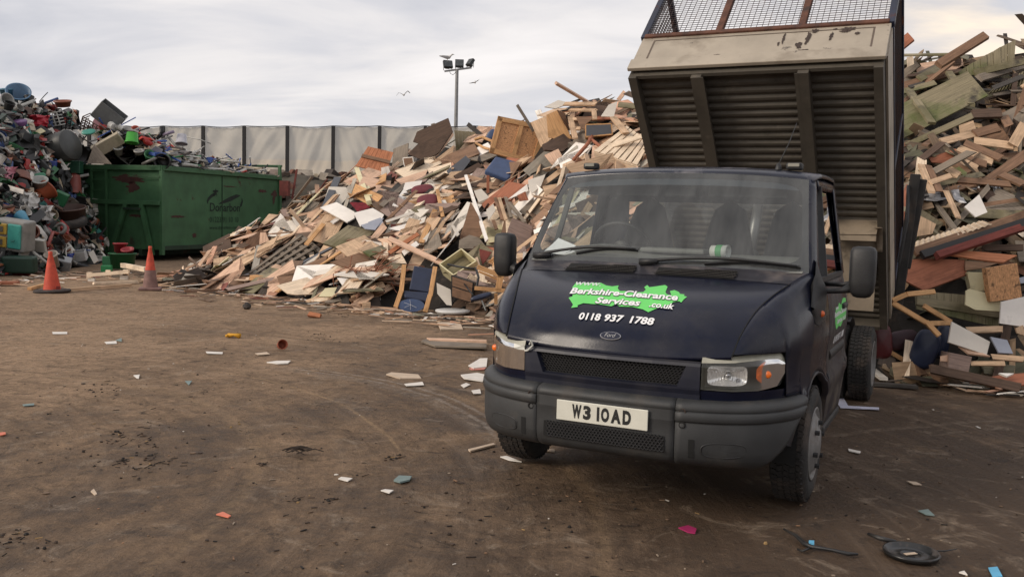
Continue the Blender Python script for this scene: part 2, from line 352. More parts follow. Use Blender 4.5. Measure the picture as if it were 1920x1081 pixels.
# ------------------------------------------------------------------ litter netting fence
def fy(x): return 38.5-.30*(x+8)*.35
fence = empty('netting_fence', (0, 0, 0), 0, 'tall grey green debris netting strung between dark posts along the back of the yard', 'fence')
px_posts = [-390, -300, -215, -130, -52, 22, 95, 166, 236, 305, 380, 457, 538, 624, 711, 797, 889, 985, 1080, 1178, 1275, 1375, 1475]
PP = []
for p in px_posts:
    Yd = 41-(p/900)*5; top = dpt(p, 237, Yd); PP.append(top)
post_m = mat('dark_post', (.012, .011, .012), .6)
for p in PP:
    m_ = MB(); m_.box((0, 0, 0), (.13, .12, p.z-1.4)); m_.build('post', post_m, fence, origin=None).location = (p.x+(.02), p.y, (p.z+1.4)/2-.0)
net = bpy.data.materials.new('debris_netting'); net.use_nodes = True; t2 = net.node_tree; N, L = t2.nodes, t2.links; B2 = N['Principled BSDF']; pos = nn('ShaderNodeTexCoord').outputs['Object']
nz = noise(.5, 5, vec=nn('ShaderNodeMapping', i0=pos, Scale=(1, 1, .5)).outputs[0]); zz_ = nn('ShaderNodeSeparateXYZ', i0=pos).outputs[2]
cc = mixc(rng(mth('ADD', zz_, mth('MULTIPLY', nz, .25)), 3.70, 3.78), (.60, .50, .37), (.50, .46, .39))
cc = mixc(rng(nz, .35, .7, 0, .3), cc, (.36, .33, .27)); L.new(cc, B2.inputs['Base Color']); B2.inputs['Roughness'].default_value = .9
tr_ = nn('ShaderNodeBsdfTransparent'); tl = nn('ShaderNodeBsdfTranslucent'); L.new(cc, tl.inputs[0]); m1 = nn('ShaderNodeMixShader', i0=.35); m2 = nn('ShaderNodeMixShader', i0=.14)
o_ = N['Material Output']; L.new(B2.outputs[0], m1.inputs[1]); L.new(tl.outputs[0], m1.inputs[2]); L.new(m1.outputs[0], m2.inputs[1]); L.new(tr_.outputs[0], m2.inputs[2]); L.new(m2.outputs[0], o_.inputs[0])
for i in range(len(PP)-1):
    a, b = PP[i], PP[i+1]; rows = []; ph = random.random()*6; sl = random.uniform(-1, 1)
    for j in range(19):
        v = j/18; row = []
        for k in range(25):
            u = k/24; z0 = 2.6; zt = a.z+(b.z-a.z)*u-.06*math.sin(math.pi*u)*(.4+.6*abs(math.sin(i*1.7)))
            z = zt+(z0-zt)*v
            bulge = (.07*math.sin(9*(u+sl*v*.8)+ph)+.05*math.sin(17*(u*.6-sl*v)+ph*2)+.03*math.sin(31*(u-sl*v*1.3)))*math.sin(math.pi*u)**.6
            row.append((a.x+(b.x-a.x)*u, a.y+(b.y-a.y)*u+.09+bulge, z))
        rows.append(row)
    m_ = MB(); m_.grid(rows); m_.build('netting_panel', net, fence, smooth=True)
m_ = MB()
for i in range(len(PP)-1):
    a, b = PP[i], PP[i+1]; m_.tube([a+(b-a)*(k/6)+Vector((0, .03, .02-.06*math.sin(math.pi*k/6)*(.4+.6*abs(math.sin(i*1.7))))) for k in range(7)], .02, 5)
m_.build('top_rope', post_m, fence)

# ------------------------------------------------------------------ floodlight mast
MY = 50.; mtop = dpt(857, 131, MY); mbot = dpt(857, 330, MY)
mast = empty('floodlight_mast', (mtop.x, MY, 0), 0, 'tall thin grey steel mast with three floodlights behind the netting fence', 'floodlight mast')
galv = mat('galvanised', (.22, .22, .22), .5, .6, var=.15)
m_ = MB(); m_.lathe([(.13, 0), (.12, 4), (.085, mtop.z)], 10); m_.build('pole', galv, mast, smooth=True)
m_ = MB(); m_.bar((-.68, 0, mtop.z-.1), (.78, 0, mtop.z+.13), .07, .09); m_.build('crossbar', galv, mast)
m_ = MB(); m_.tube([(-.42, 0, mtop.z-.05), (-.36, 0, mtop.z-.2), (-.22, 0, mtop.z-.28), (-.1, 0, mtop.z-.18), (-.05, 0, mtop.z)], .014, 5); m_.build('cable', mat('rubber', (.012, .012, .012), .7), mast)
blk = mat('lamp_housing', (.035, .037, .038), .45, .3)
for k, (cx, cz, w, az, tilt) in enumerate(((-.5, .27, .50, 22, 24), (.12, .33, .46, 2, 18), (.70, .40, .40, -50, 34))):
    lamp = MB(); Mx = Matrix.Translation((cx, 0, mtop.z+cz)) @ Matrix.Rotation(R(az), 4, 'Z') @ Matrix.Rotation(R(tilt)*-1, 4, 'X')
    lamp.box(None, (w, .16, .42), M=Mx); lamp.box(None, (w*.45, .14, .14), M=Mx @ Matrix.Translation((0, .12, -.1)))
    for q in range(5): lamp.box(None, (w*.9, .03, .012), M=Mx @ Matrix.Translation((0, -.095, -.16+.08*q)))
    lo = lamp.build('floodlight', blk, mast, mods=[('bevel', .02)])
    g = MB(); g.box(None, (w*.86, .012, .34), M=Mx @ Matrix.Translation((0, -.086, 0))); g.build('glass', mat('lamp_glass', (.10, .11, .115), .15), lo)
    g = MB(); g.bar((cx-w*.45, 0, mtop.z+.03+.16*cx), (cx-w*.45, 0, mtop.z+cz), .03); g.bar((cx+w*.45, 0, mtop.z+.03+.16*cx), (cx+w*.45, 0, mtop.z+cz), .03); g.build('bracket', galv, lo)

# ------------------------------------------------------------------ gulls
gw, gg = mat('gull_white', (.62, .60, .58), .7), mat('gull_grey', (.20, .20, .21), .7)
def gull(loc, rz, pose, label, s=1.0):
    """body: one closed surface (bill, head, neck, breast, rump, tail) along +x"""
    st = [(-.27, .05, .045, .006), (-.20, .03, .03, .02), (-.12, .0, .055, .05), (0, -.015, .075, .075), (.09, 0, .068, .072), (.145, .045, .04, .045), (.17, .085, .034, .036), (.205, .105, .034, .034), (.235, .10, .02, .02), (.262, .094, .009, .010), (.285, .088, .003, .004)]
    m_ = MB(); n = 12; vs = []
    for x, z, ry, rz_ in st:
        for j in range(n): a = 2*math.pi*j/n; vs.append((x*s, ry*math.cos(a)*s, (z+rz_*math.sin(a))*s))
    fs = [(i*n+j, i*n+(j+1) % n, (i+1)*n+(j+1) % n, (i+1)*n+j) for i in range(len(st)-1) for j in range(n)]+[tuple(range(n))[::-1], tuple(range((len(st)-1)*n, len(st)*n))]
    m_.add(vs, fs)
    for sy in (-1, 1):
        if pose == 'stand':   # folded wing
            W = [[(.07, .07, .03), (.06, .085, -.02), (-.02, .07, -.045)], [(-.05, .078, .045), (-.08, .085, 0), (-.12, .06, -.03)], [(-.22, .03, .06), (-.26, .03, .03), (-.27, .02, .02)], [(-.33, .01, .055), (-.33, .01, .045), (-.33, .01, .04)]]
        else:
            u1, u2 = pose
            W = [[(.08, .05, .03), (.0, .05, .04), (-.09, .05, .03)], [(.12, .25, .03+u1*.6), (.02, .25, .045+u1*.6), (-.08, .25, .03+u1*.6)], [(.07, .45, .02+u1), (-.02, .44, .03+u1), (-.09, .42, .02+u1)], [(-.06, .66, u1+u2), (-.08, .65, .008+u1+u2), (-.11, .62, u1+u2)]]
        g = [[(a*s, b*sy*s, c*s) for a, b, c in r] for r in W]; m_.cur = 1; m_.grid(g, flip=sy < 0); m_.grid([[(a, b, c-.012*s) for a, b, c in r] for r in g], flip=sy > 0); m_.cur = 0
    if pose == 'stand':
        for sy in (-1, 1): m_.tube([(0, sy*.03*s, -.06*s), (.005, sy*.03*s, -.13*s), (-.005, sy*.03*s, -.17*s), (.03*s, sy*.03*s, -.175*s)], .009*s, 6)
    o = m_.build('gull', [gw, gg], smooth=True); o.location = loc; o.rotation_euler = (0, 0, rz); tag(o, label, 'gull'); return o
gp = dpt(839, 104, MY); gull((gp.x, MY, mtop.z+.66), R(-8), 'stand', 'grey and white gull standing on the first of the three floodlights', 1.35)
g1 = gull(dpt(757, 178, 44), R(-150), (.25, -.22), 'gull in flight with arched wings between the fence and the floodlight mast', .55); g1.rotation_euler = (R(15), R(10), R(-60))
g2 = gull(dpt(891, 155, 60), R(-30), (.1, .12), 'tiny gull gliding with wings stretched just past the floodlight mast', .6); g2.rotation_euler = (R(25), R(-20), R(-80))
# ------------------------------------------------------------------ tipper lorry (frame: x to its left, y towards its tail, z up; origin under the bumper)
TX, TY, TYAW = .5004, 4.840, .46037
truck = empty('tipper_truck', (TX, TY, 0), -TYAW, 'dark navy caged tipper truck with its load bed raised, parked on the mud', 'truck')
TM = Matrix.Translation((TX, TY, 0)) @ Matrix.Rotation(-TYAW, 4, 'Z'); TMI = TM.inverted()
navy = mat('navy_paint', (.0050, .0068, .0185), .20, 0, var=.25, scale=3, over=((.034, .032, .036), .46, .36, 2.2, .42), spec=.32, bump=.012, bscale=60)
navy_low = mat('navy_muddy', (.0055, .007, .018), .3, 0, var=.3, scale=3, over=((.085, .066, .050), .40, .22, 2.6, .85), spec=.35, bump=.03, bscale=60)
blackp = mat('black_plastic', (.016, .016, .017), .5, var=.3, scale=8, over=((.05, .045, .04), .56, .2, 5), bump=.15, bscale=220)
bump_m = mat('bumper_plastic', (.030, .031, .032), .55, var=.22, scale=5, over=((.070, .060, .050), .52, .25, 3.2, .8), bump=.12, bscale=260)
rubber = mat('tyre_rubber', (.016, .015, .0145), .8, var=.3, scale=6, over=((.075, .055, .042), .47, .25, 5), bump=.3, bscale=60)
darkm = mat('dark_inside', (.006, .006, .006), .9)
chrome = mat('reflector_chrome', (.72, .72, .71), .25, .65, var=.05, scale=60)
white_v = mat('white_vinyl', (.78, .78, .78), .5, var=.04)
green_v = mat('green_vinyl', (.13, .60, .13), .5, var=.06)
frame_p = mat('cage_paint', (.012, .016, .035), .5, var=.3, over=((.10, .035, .018), .55, .14, 7, .9))
rusty = mat('rusty_bar', (.095, .038, .022), .85, var=.4, scale=9, over=((.03, .02, .018), .5, .2, 8), bump=.3)
def lerp(a, b, t): return a+(b-a)*t
def interp(tab, x):
    for i in range(len(tab)-1):
        if x <= tab[i+1][0] or i == len(tab)-2:
            t = (x-tab[i][0])/(tab[i+1][0]-tab[i][0]); t = min(max(t, 0), 1)
            return [lerp(a, b, t) for a, b in zip(tab[i][1:], tab[i+1][1:])]
def smoothtab(tab, n):
    """Catmull-Rom resample of [(..),..] to n points"""
    P = [np.array(p, float) for p in tab]; P = [2*P[0]-P[1]]+P+[2*P[-1]-P[-2]]; out_ = []
    for i in range(n):
        s = i/(n-1)*(len(tab)-1); k = min(int(s), len(tab)-2); t = s-k; a, b, c, d = P[k:k+4]
        out_.append(tuple(.5*((2*b)+(c-a)*t+(2*a-5*b+4*c-d)*t*t+(3*b-a-3*c+d)*t**3)))
    return out_
# bonnet edge (x, y, z) front to rear, bonnet centre line (y, z)
A_ = smoothtab([(.647, .131, .929), (.668, .22, 1.035), (.708, .36, 1.145), (.765, .52, 1.225), (.825, .683, 1.283)], 33)
C_ = smoothtab([(.05, .900), (.088, .990), (.175, 1.075), (.325, 1.168), (.52, 1.238), (.765, 1.290)], 33)
def bonnet_pt(u, i, dz=0):
    xa, ya, za = A_[i]; yc, zc = C_[i]; k = abs(u)**2.3
    return (u*xa, lerp(yc, ya, k), lerp(zc, za, k)+dz)
us = [math.sin(a*math.pi/2) for a in np.linspace(-1, 1, 41)]
rows = [[bonnet_pt(u, i) for u in us] for i in range(33)]
lip = [[(x, y+.016, z-.020) for x, y, z in rows[0]], [(x, y+.003, z-.012) for x, y, z in rows[0]]]
m_ = MB(); m_.grid(lip+rows); bonnet = m_.build('bonnet', navy, truck, smooth=True, mods=[('solid', .006)])
bvt = BVHTree.FromPolygons([Vector(p) for r in rows for p in r], [(i*41+j, i*41+j+1, (i+1)*41+j+1, (i+1)*41+j) for i in range(32) for j in range(40)])
def on_bonnet(px, py):
    o = TMI @ EYE; d = (TMI.to_3x3() @ ray(px, py)).normalized(); h = bvt.ray_cast(o, d); return h[0]
def drop(x, y, off=.003):
    h = bvt.ray_cast(Vector((x, y, 3)), Vector((0, 0, -1)))
    return h[0]+(h[1] if h[1].z > 0 else -h[1])*off if h[0] else Vector((x, y, 1))
def decal(v2, f, P00, P10, P01, name, m, off, parent=bonnet):
    """map unit square coords through three bonnet points, drop on to the panel"""
    a, b, c = (Vector((p.x, p.y)) for p in (P00, P10, P01))
    vs = [drop(*(a+(b-a)*u+(c-a)*v), off) for u, v in v2]; q = MB(); q.add(vs, f); return q.build(name, m, parent)
# county-shaped green patch traced in its own plane, then gridded so that it follows the panel
Z6 = lambda x, y: (1040+x/6.857, 500+y/6.86)
shape = [(272, 215), (596, 212), (660, 245), (740, 258), (822, 246), (812, 285), (838, 318), (900, 318), (1060, 335), (1140, 330), (1172, 300), (1152, 268), (1190, 240), (1218, 268), (1300, 258), (1420, 240), (1452, 262), (1425, 330), (1440, 358), (1500, 372), (1482, 318), (1540, 305), (1600, 332), (1612, 355), (1668, 360), (1664, 380), (1702, 392), (1660, 425), (1628, 465), (1600, 448), (1520, 460), (1490, 500), (1300, 545), (1205, 588), (1135, 552), (1000, 520), (830, 515), (800, 480), (730, 512), (600, 490), (480, 482), (370, 472), (296, 498), (298, 522), (212, 532), (238, 492), (180, 402), (232, 385), (228, 270)]
hp = [on_bonnet(*Z6(x, y)) for x, y in shape]
bm = bmesh.new(); vv = [bm.verts.new((p.x, p.y, 0)) for p in hp]; f_ = bm.faces.new(vv); bmesh.ops.triangulate(bm, faces=[f_])
for _ in range(3): bmesh.ops.subdivide_edges(bm, edges=[e_ for e_ in bm.edges if e_.calc_length() > .05], cuts=1); bmesh.ops.triangulate(bm, faces=bm.faces[:])
bm.verts.index_update(); q = MB(); q.add([drop(v.co.x, v.co.y, .0035) for v in bm.verts], [[v.index for v in f.verts] for f in bm.faces]); bm.free()
logo = q.build('logo_patch', green_v, bonnet)
def words(txt, p0, p1, hpx, name, shear=.25, offset=.012, m=None, off=.007, outline=None):
    """word from pixel p0 (lower left) to p1 (lower right), cap height hpx"""
    a, b = on_bonnet(*p0), on_bonnet(*p1); c = on_bonnet(p0[0]+hpx*.10, p0[1]-hpx)
    v, f = text_fit(txt, 1, 1, shear=shear, offset=offset, res=3)
    if outline:
        v2, f2 = text_fit(txt, 1, 1, shear=shear, offset=offset+.03, res=3); k = len(txt); v2 = [((x-.5)*(1+.16/k)+.5, (y-.5)*1.14+.5) for x, y in v2]; decal(v2, f2, a, b, c, 'lettering_outline', outline, off-.0018)
    decal(v, f, a, b, c, name, m or white_v, off)
dk = mat('outline_vinyl', (.02, .02, .02), .5)
words('www.', Z6(276, 248), Z6(592, 262), 6.2, 'lettering', .35, .0)
words('Berkshire-Clearance', Z6(192, 357), Z6(1592, 450), 11.4, 'lettering', .35, .03, outline=dk)
words('Services', Z6(520, 478), Z6(1106, 518), 11.6, 'lettering', .35, .03, outline=dk)
words('.co.uk', Z6(1212, 527), Z6(1538, 562), 10, 'lettering', .35, .025, outline=dk)
words('0118', Z6(312, 687), Z6(594, 706), 13.2, 'phone_number', .25, .03)
words('937', Z6(640, 708), Z6(894, 727), 13.2, 'phone_number', .25, .03)
words('1788', Z6(960, 733), Z6(1280, 765), 13.4, 'phone_number', .25, .03)
# oval emblem
em = on_bonnet(1145, 630); h_ = bvt.find_nearest(em); nz_ = h_[1] if h_[1].z > 0 else -h_[1]; ex = Vector((1, 0, 0)); ex = (ex-nz_*ex.dot(nz_)).normalized(); ey = nz_.cross(ex)
if ey.z < 0: ey = -ey
def oval(rx, ry, z, n=40): return [em+ex*math.cos(t*2*math.pi/n)*rx+ey*math.sin(t*2*math.pi/n)*ry+nz_*z for t in range(n)]
def ovals(rings, name, m, par, cap=True):
    q = MB(); n = 40; vs = [p for r in rings for p in oval(*r)]; fs = [(i*n+j, i*n+(j+1) % n, (i+1)*n+(j+1) % n, (i+1)*n+j) for i in range(len(rings)-1) for j in range(n)]
    if cap: fs.append(tuple((len(rings)-1)*n+j for j in range(n)))
    q.add(vs, fs); return q.build(name, m, par, smooth=False)
emb = ovals([(.060, .0255, 0), (.060, .0255, .006), (.057, .0235, .008)], 'emblem', mat('emblem_silver', (.30, .30, .32), .35, .6), bonnet)
ovals([(.055, .0215, .0085), (.054, .0208, .0105)], 'emblem_field', mat('emblem_blue', (.010, .012, .028), .3), emb)
v, f = text_fit('Ford', .062, .024, shear=.35, offset=-.012, res=4); q = MB(); q.add([em+ex*(x-.031)+ey*(y-.011)+nz_*.012 for x, y in v], f); q.build('emblem_lettering', mat('silver_text', (.42, .42, .42), .5), emb)

# ---------------- flanks: x as a function of (y, z)
PLAN = [(.08, .504), (.13, .65), (.235, .765), (.34, .838), (.42, .880), (.55, .922), (.75, .955), (1.05, .975), (2.3, .980)]
def plan_x(y): return interp(PLAN, y)[0]
ATOP = [(a[1], a[0], a[2]) for a in A_]+[(.80, .862, 1.318), (.905, .895, 1.338), (1.02, .915, 1.33), (1.16, .922, 1.30), (2.3, .925, 1.285)]
def flank(y, z):
    xp = plan_x(y); xa, za = interp(ATOP, y)
    if z >= .94:
        t = min((z-.94)/max(za-.94, .01), 1); return xa+(xp-xa)*math.sqrt(max(1-t*t, 0)) if y < 1.0 else lerp(lerp(xp, xa, t**2.2), xa+(xp-xa)*math.sqrt(max(1-t*t, 0)), max(0, (1.16-y)/.16) if y > 1.0 else 1)
    d = .94-z; return xp-.012*math.sin(min(d/.25, 1)*math.pi)*(1 if z > .69 else 0)-max(0, .62-z)*.11+(.010 if .60 < z < .69 and y > .5 else 0)
AR, AY, AZ = .425, .95, .345
def side_panel(name, y0, y1, ztop, zlow, m, par, n=26, rowsn=22, ys_=None, mods=(('solid', .005),)):
    """one on each flank; returns the pair"""
    r = []
    for sx in (-1, 1):
        yy = ys_ or list(np.linspace(y0, y1, n)); g = []
        for y in yy:
            a, b = ztop(y), zlow(y); g.append([(sx*flank(y, lerp(a, b, k/(rowsn-1))), y, lerp(a, b, k/(rowsn-1))) for k in range(rowsn)])
        q = MB(); q.grid(g, flip=sx > 0); r.append(q.build(name, m, par, smooth=True, mods=mods))
    return r
def arch(y): return AZ+math.sqrt(max(AR*AR-(y-AY)**2, 0))
cab = empty('cab_shell'); cab.parent = truck
ztopA = lambda y: interp(ATOP, y)[1]
# wing in three strips: above the headlight, over the wheel, behind it
side_panel('wing', 0, 0, lambda y: ztopA(y), lambda y: .940 if y < .40 else lerp(.94, .70, min((y-.40)/.02, 1)) if y < .52 else max(arch(y), .70 if y < .60 else 0), navy, cab,
           ys_=list(np.linspace(.131, .40, 12))+[.42, .45, .49, .52, .535, .56, .59, .602]+[AY-AR*math.cos(a) for a in np.linspace(.62, math.pi*.74, 26)]+[1.270], rowsn=26)
for sx in (-1, 1):
    q = MB(); q.tube([(sx*(a[0]+.004), a[1]-.003, a[2]+.001) for a in A_], .0042, 5); q.build('panel_gap', darkm, cab)
    q = MB(); q.tube([(sx*(flank(1.2675, z)+.001), 1.2675, z) for z in np.linspace(1.28, .66, 14)], .0035, 5); q.tube([(sx*(flank(2.084, z)+.001), 2.084, z) for z in np.linspace(1.28, .37, 14)], .0035, 5); q.build('door_gap', darkm, cab)
# black wheel-arch lip and liner
for sx in (-1, 1):
    q = MB(); g = []
    for a in np.linspace(.15, math.pi-.02, 34):
        y, z = AY-AR*math.cos(a), AZ+AR*math.sin(a); x = flank(y, max(z, .36)); g.append([(sx*(x-.012), y, z), (sx*(x+.010), AY+(y-AY)*.985, AZ+(z-AZ)*.985), (sx*(x+.006), AY+(y-AY)*.955, AZ+(z-AZ)*.955), (sx*(x-.03), AY+(y-AY)*.95, AZ+(z-AZ)*.95)])
    q.grid(g); q.build('arch_lip', navy_low, cab, smooth=True)
    q = MB(); g = []
    for a in np.linspace(-.1, math.pi+.1, 24):
        y, z = AY-AR*.97*math.cos(a), AZ+AR*.97*math.sin(a); g.append([(sx*.93, y, z), (sx*.60, y, z), (sx*.58, AY, AZ)])
    q.grid(g); q.build('arch_liner', darkm, cab)
# rear strip of wing, door and cab corner
lowz = lambda y: .36 if y > AY+AR else max(AZ+math.sqrt(max(AR*AR-(y-AY)**2, 0)), .36)
doorz0 = 1.282
D = []
for sx in (-1, 1):
    q = MB(); g = []
    for y in [AY+AR*math.cos(a) for a in np.linspace(.72, .02, 12)]: 
        if y > 1.268: g.append([(sx*flank(y, z), y, z) for z in np.linspace(ztopA(y) if y < 1.165 else 1.282, lowz(y), 22)])
    door = empty('door', (0, 0, 0)); door.parent = truck; D.append(door)
    q.grid(g+[[(sx*flank(y, z), y, z) for z in np.linspace(1.282, .36, 22)] for y in np.linspace(1.385, 2.08, 14)], flip=sx > 0); q.build('door_panel', navy_low, door, smooth=True, mods=[('solid', .005)])
    q = MB(); q.grid([[(sx*flank(y, z), y, z) for z in np.linspace(1.29, .36, 18)] for y in (2.088, 2.14, 2.19)]+[[(sx*(flank(2.2, z)-dx_), 2.19+dy_, z) for z in np.linspace(1.29, .36, 18)] for dx_, dy_ in ((.015, .035), (.05, .05), (.30, .052), (.95, .052))], flip=sx > 0)
    q.build('cab_corner', navy_low, cab, smooth=True)
    q = MB(); q.box((sx*.935, 1.74, .335), (.06, .75, .05)); q.build('sill', blackp, cab, mods=[('bevel', .012)])
    # handle
    q = MB(); q.box((sx*(flank(1.95, 1.08)+.012), 1.93, 1.08), (.03, .17, .035)); q.build('handle', blackp, door, mods=[('bevel', .01)])
    # side rubbing line
    q = MB(); q.grid([[(sx*(flank(y, .80)+.004+.010*math.sin(k/6*math.pi)), y, .77+k*.012) for k in range(7)] for y in np.linspace(1.39, 2.07, 10)], flip=sx > 0); q.build('rub_strip', blackp, door, smooth=True)

# ---------------- windscreen, pillars, roof
def ws(u, v):
    """u -1..1 across, v 0 bottom..1 top"""
    k = abs(u)**2.4; bx, by, bz = .895*u, lerp(.865, .904, k), lerp(1.348, 1.338, k); tx, ty, tz = .804*u, lerp(1.285, 1.321, k), lerp(1.925, 1.889, k)
    s = math.sin(math.pi*v)*.025
    return Vector((lerp(bx, tx, v), lerp(by, ty, v)-s*.6, lerp(bz, tz, v)+s*.5))
glass = bpy.data.materials.new('windscreen_glass'); glass.use_nodes = True; t3 = glass.node_tree; N, L = t3.nodes, t3.links; pos = nn('ShaderNodeTexCoord').outputs['Object']
o_ = N['Material Output']; N.remove(N['Principled BSDF'])
gl = nn('ShaderNodeBsdfGlossy'); gl.inputs['Roughness'].default_value = .02; gl.inputs[0].default_value = (1, 1, 1, 1)
tp = nn('ShaderNodeBsdfTransparent'); tp.inputs[0].default_value = (.90, .94, .93, 1)
df = nn('ShaderNodeBsdfDiffuse'); df.inputs[0].default_value = (.50, .51, .50, 1)
dust_haze = rng(noise(3.0, 7, .65, vec=nn('ShaderNodeMapping', i0=pos, Scale=(2.2, .6, .6)).outputs[0]), .35, .72, .05, .15); md = nn('ShaderNodeMixShader', i0=dust_haze); L.new(tp.outputs[0], md.inputs[1]); L.new(df.outputs[0], md.inputs[2])  # dust plus milky reflection, painted in as a pale diffuse veil
fr = nn('ShaderNodeFresnel'); fr.inputs[0].default_value = 1.5; ms = nn('ShaderNodeMixShader', i0=fr.outputs[0]); L.new(md.outputs[0], ms.inputs[1]); L.new(gl.outputs[0], ms.inputs[2]); L.new(ms.outputs[0], o_.inputs[0])
rglass = bpy.data.materials.new('rear_glass'); rglass.use_nodes = True; t3 = rglass.node_tree; N, L = t3.nodes, t3.links; N.remove(N['Principled BSDF']); tp = nn('ShaderNodeBsdfTransparent'); tp.inputs[0].default_value = (.93, .95, .93, 1); gl = nn('ShaderNodeBsdfGlossy'); gl.inputs['Roughness'].default_value = .02; ms = nn('ShaderNodeMixShader', i0=.05); L.new(tp.outputs[0], ms.inputs[1]); L.new(gl.outputs[0], ms.inputs[2]); L.new(ms.outputs[0], N['Material Output'].inputs[0])
sglass = bpy.data.materials.new('side_glass'); sglass.use_nodes = True; t3 = sglass.node_tree; N, L = t3.nodes, t3.links; N.remove(N['Principled BSDF']); o_ = N['Material Output']
gl = nn('ShaderNodeBsdfGlossy'); gl.inputs['Roughness'].default_value = .01; gl.inputs[0].default_value = (1, 1, 1, 1); tp = nn('ShaderNodeBsdfTransparent'); tp.inputs[0].default_value = (.55, .6, .58, 1)
fr = nn('ShaderNodeFresnel'); fr.inputs[0].default_value = 1.6; ms = nn('ShaderNodeMixShader', i0=fr.outputs[0]); L.new(tp.outputs[0], ms.inputs[1]); L.new(gl.outputs[0], ms.inputs[2]); L.new(ms.outputs[0], o_.inputs[0])
q = MB(); q.grid([[ws(u, v) for u in np.linspace(-1, 1, 41)] for v in np.linspace(0, 1, 21)], flip=False); wsg = q.build('windscreen', glass, truck, smooth=True)
frit = mat('black_frit', (.018, .018, .02), .25)
# black printed border: rounded opening
def frit_pts(n=160):
    inner, outer = [], []
    for i in range(n):
        a = 2*math.pi*i/n; c_, s_ = math.cos(a), math.sin(a); e = .22
        t = i/n*4; k_ = int(t); f_ = (t-k_)*2-1; X_, Y_ = ((f_, -1), (1, f_), (-f_, 1), (-1, -f_))[k_]
        r_ = (abs(X_)**9+abs(Y_)**9)**(-1/9); inner.append((X_*r_*.955, .495+Y_*r_*.44)); outer.append((X_, .5+.5*Y_))
    return inner, outer
inn, outp = frit_pts()
def wso(u, v, o=.004):
    p = ws(u, v); return p+Vector((0, -.8, .6))*o
q = MB(); g = []
for k in range(5): g.append([wso(lerp(a[0], b[0], k/4), lerp(a[1], b[1], k/4), -.004) for a, b in zip(inn+inn[:1], outp+outp[:1])])
q.grid(g); q.build('glass_border', frit, wsg, smooth=True)
q = MB(); q.grid([[wso(u, v, -.006) for u in np.linspace(-.93, .93, 30)] for v in (.86, .90, .95, 1)]); band = q.build('sun_band', mat('tint_band', (.050, .060, .072), .3), wsg, smooth=True)
# cowl between bonnet and glass
q = MB(); g = []
for k in range(6):
    t = k/5; row = []
    for u in us:
        b0 = Vector(bonnet_pt(u, 32)); w0 = ws(u, 0); p = b0.lerp(w0, t); p.z -= .012*math.sin(math.pi*t)+(.004 if k == 0 else 0); p.y += .005*(1-t); row.append(p)
    g.append(row)
q.grid(g); cowl = q.build('cowl', mat('cowl_paint', (.03, .029, .036), .35, 0, var=.3, scale=4, over=((.12, .10, .09), .5, .2, 4, .6)), truck, smooth=True)
# cowl vents: honeycomb strips
vm_ = mat('vent_mesh', (.05, .045, .04), .6)
for (xa_, xb_) in ((-.56, -.12), (.02, .50)):
    q = MB(); qb = MB()
    for i in range(30):
        for j in range(5):
            x = lerp(xa_, xb_, (i+.5*(j % 2))/29.5); tt = .14+.14*j; shrink = .08*abs(j-1)*.3
            if x < xa_+shrink*j or x > xb_: continue
            b0 = Vector(bonnet_pt(x/.825, 32)); w0 = ws(x/.895, 0); p = b0.lerp(w0, tt); p.z += .004
            for s_ in (-1, 1): q.bar(p+Vector((-.007, -.006*s_, 0)), p+Vector((.007, .006*s_, 0)), .0035)
    b0 = [(lerp(xa_, xb_, i/8), Vector(bonnet_pt(lerp(xa_, xb_, i/8)/.825, 32)), ws(lerp(xa_, xb_, i/8)/.895, 0)) for i in range(9)]
    qb.grid([[a.lerp(b, tt)+Vector((0, 0, -.003)) for _, a, b in b0] for tt in (.08, .45, .78)]); vt = qb.build('vent', darkm, cowl); q.build('vent_grid', vm_, vt)
